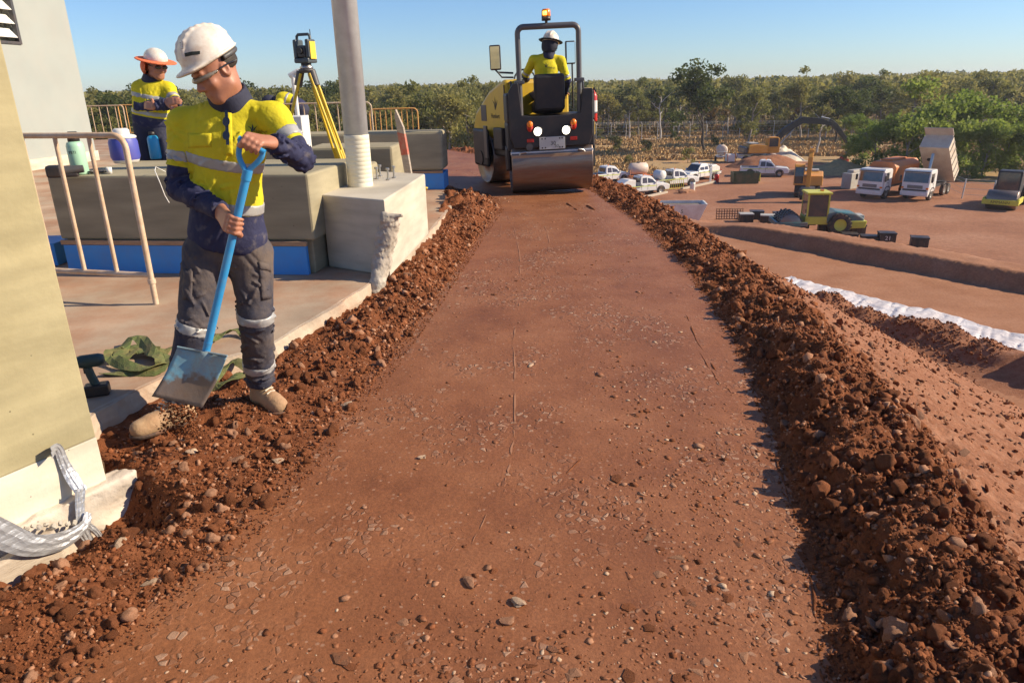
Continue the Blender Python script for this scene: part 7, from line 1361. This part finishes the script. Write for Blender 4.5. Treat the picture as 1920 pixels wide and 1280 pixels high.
# trees one can single out
taken = []
def named(key, px, py, s, label, **k): x, y = yq(px, py); taken.append((x, y)); return plant(key, x, y, s, label, **k)
named('gum_dark', 1322, 287, 1.12, 'large dark-crowned tree standing before the fence, the darkest of all', v=0)
named('thin', 1238, 262, 1.2, 'bare white-limbed gum tree left of the large dark tree', v=0)
named('thin', 1180, 262, 1.0, 'slender pale gum sapling right of the roller', v=1)
named('gum', 1400, 276, 1.0, 'grey-trunked gum right of the large dark tree', v=1)
named('gum', 1500, 262, 1.15, 'forked leaning gum above the black excavator boom', v=3)
named('gum_dark', 1565, 272, .9, 'dark rounded tree above the scrap heap', v=1)
named('yellow', 745, 290, .95, 'yellow-green tree just right of the steel pole'); named('dry', 716, 294, 1.0, 'rust-brown dry tree beside the steel pole'); named('gum', 860, 296, .95, 'pale-trunked gum left of the roller hood', v=0); named('yellow', 800, 300, .8, 'yellowish bushy tree left of the roller hood')
for i, (px, py, s, l) in enumerate([(1640, 322, .78, 'bright green bushy tree behind the orange water tank'), (1612, 306, .62, 'bright green bush left of the water truck'), (1688, 326, .95, 'bright green leafy tree between the two trucks'), (1745, 322, 1.2, 'tall bright green tree behind the raised tipper body'), (1795, 318, 1.25, 'tall green tree right of the tipper body'), (1840, 330, .85, 'bright green bush left of the right-hand roller'), (1880, 332, .8, 'bright green bush behind the right-hand roller'), (1935, 335, .9, 'bright green bush at the right picture edge'), (1590, 275, .72, 'slim light green tree left of the green thicket'), (1770, 338, .55, 'low bright bush behind the tipper wheels'), (1905, 318, 1.0, 'green tree over the right-hand roller')]): named('bush_tree', px, py, s, l, zs=1.0)
for i, (px, py, s, l) in enumerate([(1150, 288, 1.1, 'dark olive shrub in dry grass nearest the roller'), (1208, 290, .9, 'olive shrub in dry grass left of the tank trailer'), (1262, 268, .8, 'small shrub by the far fence, left part'), (1340, 278, .7, 'small bright shrub right of the large dark tree'), (1126, 262, .8, 'small shrub beside the roller extinguisher'), (1290, 305, .8, 'shrub in dry grass above the utes'), (1455, 255, 1.2, 'light green shrub above the black boom'), (1180, 312, .6, 'low shrub behind the water tank trailer')]): named('shrub', px, py, s, l, cat='shrub', name='shrub')
# the woodland: nearest trees singly, the rest as one mass
rs = np.random.RandomState(31); pts = []; step = 5.8
for yy in np.arange(96, 760, step):
    if yy > 250: break
    for xx in np.arange(-.82*yy-25, .82*yy+25, step):
        x = xx+rs.uniform(-.46, .46)*step; y = yy+rs.uniform(-.46, .46)*step
        if x > 6 and y < 138-max(0, x-20)*.28 and rs.rand() > .04: continue
        if abs(y-(142-max(0, x-30)*.27)) < 4.0: continue
        if x > 70 and y < 100: continue
        if min((x-a)**2+(y-b)**2 for a, b in taken) < 9: continue
        pts.append((x, y))
def in_view(x, y): return abs(x) < .80*y+6
pts = [p for p in pts if in_view(*p)]; pts.sort(key=lambda p: math.hypot(*p))
kinds = ['gum']*11+['thin']*3+['yellow']*3+['gum_dark']*2+['dry']*1
lbl = {'gum': 'olive-leaved gum tree in the woodland beyond the yard', 'thin': 'slender thin-crowned gum tree in the woodland', 'yellow': 'yellow-green tree in the woodland beyond the yard', 'gum_dark': 'dark-crowned tree in the woodland beyond the yard', 'dry': 'dry rust-brown small tree in the woodland'}
SECT = [(-999, 330, 'behind the man with folded arms'), (330, 640, 'behind the survey tripod'), (640, 900, 'between the steel pole and the roller'), (900, 1110, 'behind the roller'), (1110, 1340, 'above the white utes'), (1340, 1580, 'above the excavators'), (1580, 9999, 'behind the trucks')]
short = {'gum': 'olive gum tree', 'thin': 'slender sparse gum tree', 'yellow': 'yellow-green tree', 'gum_dark': 'dark-crowned tree', 'dry': 'rust-brown dry tree'}
ords = ['first', 'second', 'third', 'fourth', 'fifth', 'sixth', 'seventh', 'eighth', 'ninth', 'tenth', 'eleventh', 'twelfth', 'thirteenth', 'fourteenth', 'fifteenth', 'sixteenth', 'seventeenth', 'eighteenth', 'nineteenth', 'twentieth']
bins = {}
for x, y in pts[:270]:
    k = kinds[rnd.randrange(len(kinds))]; o = plant(k, x, y, rnd.uniform(.62, 1.14)*(1.0 if k != 'dry' else .9), lbl[k], group='woodland trees beyond the yard: '+k.replace('_', ' '))
    d = np.array([x, y, ZY+5])-CAM; w_ = d@_f; px = 960+FPX*(d@_r)/w_; se = next(t for a_, b_, t in SECT if a_ <= px < b_); r_ = math.hypot(x, y); bd = 'front' if r_ < 125 else 'second' if r_ < 137 else 'third' if r_ < 147 else 'rear'
    bins.setdefault((k, se, bd), []).append((px, o))
for (k, se, bd), L_ in bins.items():
    L_.sort(key=lambda t: t[0])
    for i, (px, o) in enumerate(L_): o['label'] = ('only ' if len(L_) == 1 else ords[min(i, 19)]+' ')+short[k]+(' ' if len(L_) == 1 else ' from left ')+se+', '+bd+' row'
far = [(x, y, rs.uniform(8.2, 11.6), 110) for x, y in pts[270:]]
def ring(y0, y1, n, leaves, lo=8.0, hi=12.0):
    out = []
    while len(out) < n:
        y = math.sqrt(rs.uniform(y0*y0, y1*y1)); x = rs.uniform(-.85, .85)*y; out.append((x, y, rs.uniform(lo, hi), leaves))
    return out
far += ring(245, 420, 1500, 60)+ring(420, 900, 2100, 34, 8.5, 12.5)+ring(900, 3200, 2600, 16, 8.5, 13)
groups = {'leaf_olive': [], 'leaf_dark': [], 'leaf_yellow': []}
for x, y, h, n in far:
    r = h*.25*(1 if y < 420 else 1.5 if y < 900 else 2.2); c = np.array([x, y, ZY]); k = 5 if n > 50 else 3; cs = [c+np.array([rs.randn()*r*.5, rs.randn()*r*.5, h*(.55+.38*i/(k-1))-r*.2]) for i in range(k)]; sz = .55 if n > 80 else .8 if n > 50 else 1.2 if n > 20 else 2.4
    V, F = leaf_quads(cs, [r*.62*(1.1-.1*i) for i in range(k)], [max(n//k, 4)]*k, sz, rs, .7); groups[['leaf_olive', 'leaf_olive', 'leaf_olive', 'leaf_dark', 'leaf_yellow'][rs.randint(5)]].append(V)
first = None
for mt, L_ in groups.items():
    V = np.concatenate(L_); o = np_mesh('woodland', V, np.arange(len(V)).reshape(-1, 4), mt); tag(o, {'leaf_olive': 'olive far woodland reaching to the horizon', 'leaf_dark': 'dark crowns of the far woodland', 'leaf_yellow': 'yellowish crowns of the far woodland'}[mt], 'woodland', kind='stuff')
tv = MB()
for x, y, h, n in far[:900]: tv.tube([(x, y, ZY-.1), (x+rs.randn()*.3, y, ZY+h*.6)], .14, 4, caps=False)
o = tv.build('woodland_trunks', 'bark_grey', fix=False); tag(o, 'thin grey trunks of the far woodland', 'woodland', kind='stuff')
# understorey below the near trees
ux = rs.rand(1500); uy = 128+rs.rand(1500)**1.3*150; ux = (rs.rand(1500)*2-1)*(.8*uy); kk = ~((np.abs(uy-(142-np.maximum(0, ux-30)*.27)) < 4) | ((ux > 6) & (uy < 146-np.maximum(0, ux-20)*.28)))
for mt, sl_ in (('leaf_olive', slice(0, None, 2)), ('leaf_dry', slice(1, None, 2))):
    cs = [np.array([a, b, ZY+.7]) for a, b in zip(ux[kk][sl_], uy[kk][sl_])]; V, F = leaf_quads(cs, [.7+.9*rs.rand() for _ in cs], [46]*len(cs), .3, rs, .8); o = np_mesh('understorey', V, F, mt); tag(o, {'leaf_olive': 'olive scrub growing under the woodland trees', 'leaf_dry': 'dry brown scrub growing under the woodland trees'}[mt], 'scrub', kind='stuff')
# dry grass
mat('dry_grass', (0.54, 0.37, 0.17), .9, color2=(0.43, 0.27, 0.115), scale=.12, detail=3); m_ = M['dry_grass']
n = 60000; y = 84+(rs.rand(n)**1.25)*95; x = -30+rs.rand(n)*120; keep = ~((y < 86) & (x > 30)) & (np.abs(x) < .8*y) & ~((x > 38) & (y < 112-.2*x)) & (fbm(x*.12, y*.12, 3) > -.28) & ~((x > 18) & (y < 102) & (x < 46)); x, y = x[keep], y[keep]; n = len(x); hgt = (.3+.4*rs.rand(n))*(1+.6*fbm(x*.08+4, y*.08, 2)); a = rs.rand(n)*3.14; w_ = .2+.2*rs.rand(n); V = np.zeros((n, 2, 3, 3))
for j in range(2):
    an = a+j*1.57; dx, dy = np.cos(an)*w_, np.sin(an)*w_; lx, ly = rs.randn(n)*.16, rs.randn(n)*.16
    V[:, j, 0] = np.stack([x-dx, y-dy, np.full(n, ZY-.02)], 1); V[:, j, 1] = np.stack([x+dx, y+dy, np.full(n, ZY-.02)], 1); V[:, j, 2] = np.stack([x+lx, y+ly, ZY+hgt], 1)
o = np_mesh('dry_grass', V.reshape(-1, 3), np.arange(n*6).reshape(-1, 3), 'dry_grass'); tag(o, 'tall straw-brown dry grass between yard and fence', 'grass', kind='stuff')
# security fence with cranked posts
fe = empty('security_fence', (0, 138, ZY), 0, 'tall grey wire security fence with cranked posts before the woodland', 'fence'); line = []
for t in np.linspace(0, 1, 46): x = -28+t*125; line.append((x, 138.5-max(0, x-22)*.27))
pm = MB().tube([(0, 0, -.1), (0, 0, 2.9), (-.05, -.1, 3.05), (-.25, -.35, 3.4)], .06, 6).build('post', 'galv', fe); pm.location = (line[0][0], line[0][1]-138, 0)
for x, y in line[1:]: c = pm.copy(); col.objects.link(c); c.parent = fe; c.location = (x, y-138, 0)
wr_ = MB()
for z in (.1, .9, 1.7, 2.5, 2.9): wr_.tube([(x, y-138, z) for x, y in line], .014, 4)
for z, o_ in ((3.1, .12), (3.25, .22), (3.4, .34)): wr_.tube([(x-.25*o_/.34, y-138-o_, z) for x, y in line], .014, 4)
wr_.build('wire', 'galv', fe)
f2 = empty('wire_fence', (48, 66, ZY), 0, 'low wire fence with pale posts beside the right-hand bushes', 'fence'); P2 = [yp(px, py) for px, py in [(1765, 352), (1803, 372), (1858, 376), (1915, 380)]]
for p in P2: MB().tube([(p[0]-48, p[1]-66, -.1), (p[0]-48+.1, p[1]-66, 1.75)], .055, 6).build('post', 'galv', f2)
g_ = MB()
for z in (.4, .9, 1.4, 1.7): g_.tube([(p[0]-48, p[1]-66, z) for p in P2], .012, 4)
g_.build('wire', 'galv', f2)

# ================================================================== thin dusty air
hz_ = MB().box(-3400, 3400, -60, 3400, ZY-1.2, 7.5).build('haze', None); hm = bpy.data.materials.new('haze'); hm.use_nodes = True; hn = hm.node_tree; hn.nodes.remove(hn.nodes['Principled BSDF'])
pv = hn.nodes.new('ShaderNodeVolumePrincipled'); pv.inputs['Color'].default_value = (0.88, 0.93, 1.0, 1); pv.inputs['Density'].default_value = 0.0003; pv.inputs['Anisotropy'].default_value = 0.2; hn.links.new(pv.outputs[0], hn.nodes['Material Output'].inputs['Volume'])
hz_.data.materials.append(hm); tag(hz_, 'thin pale haze over the far woodland', 'haze', kind='stuff')
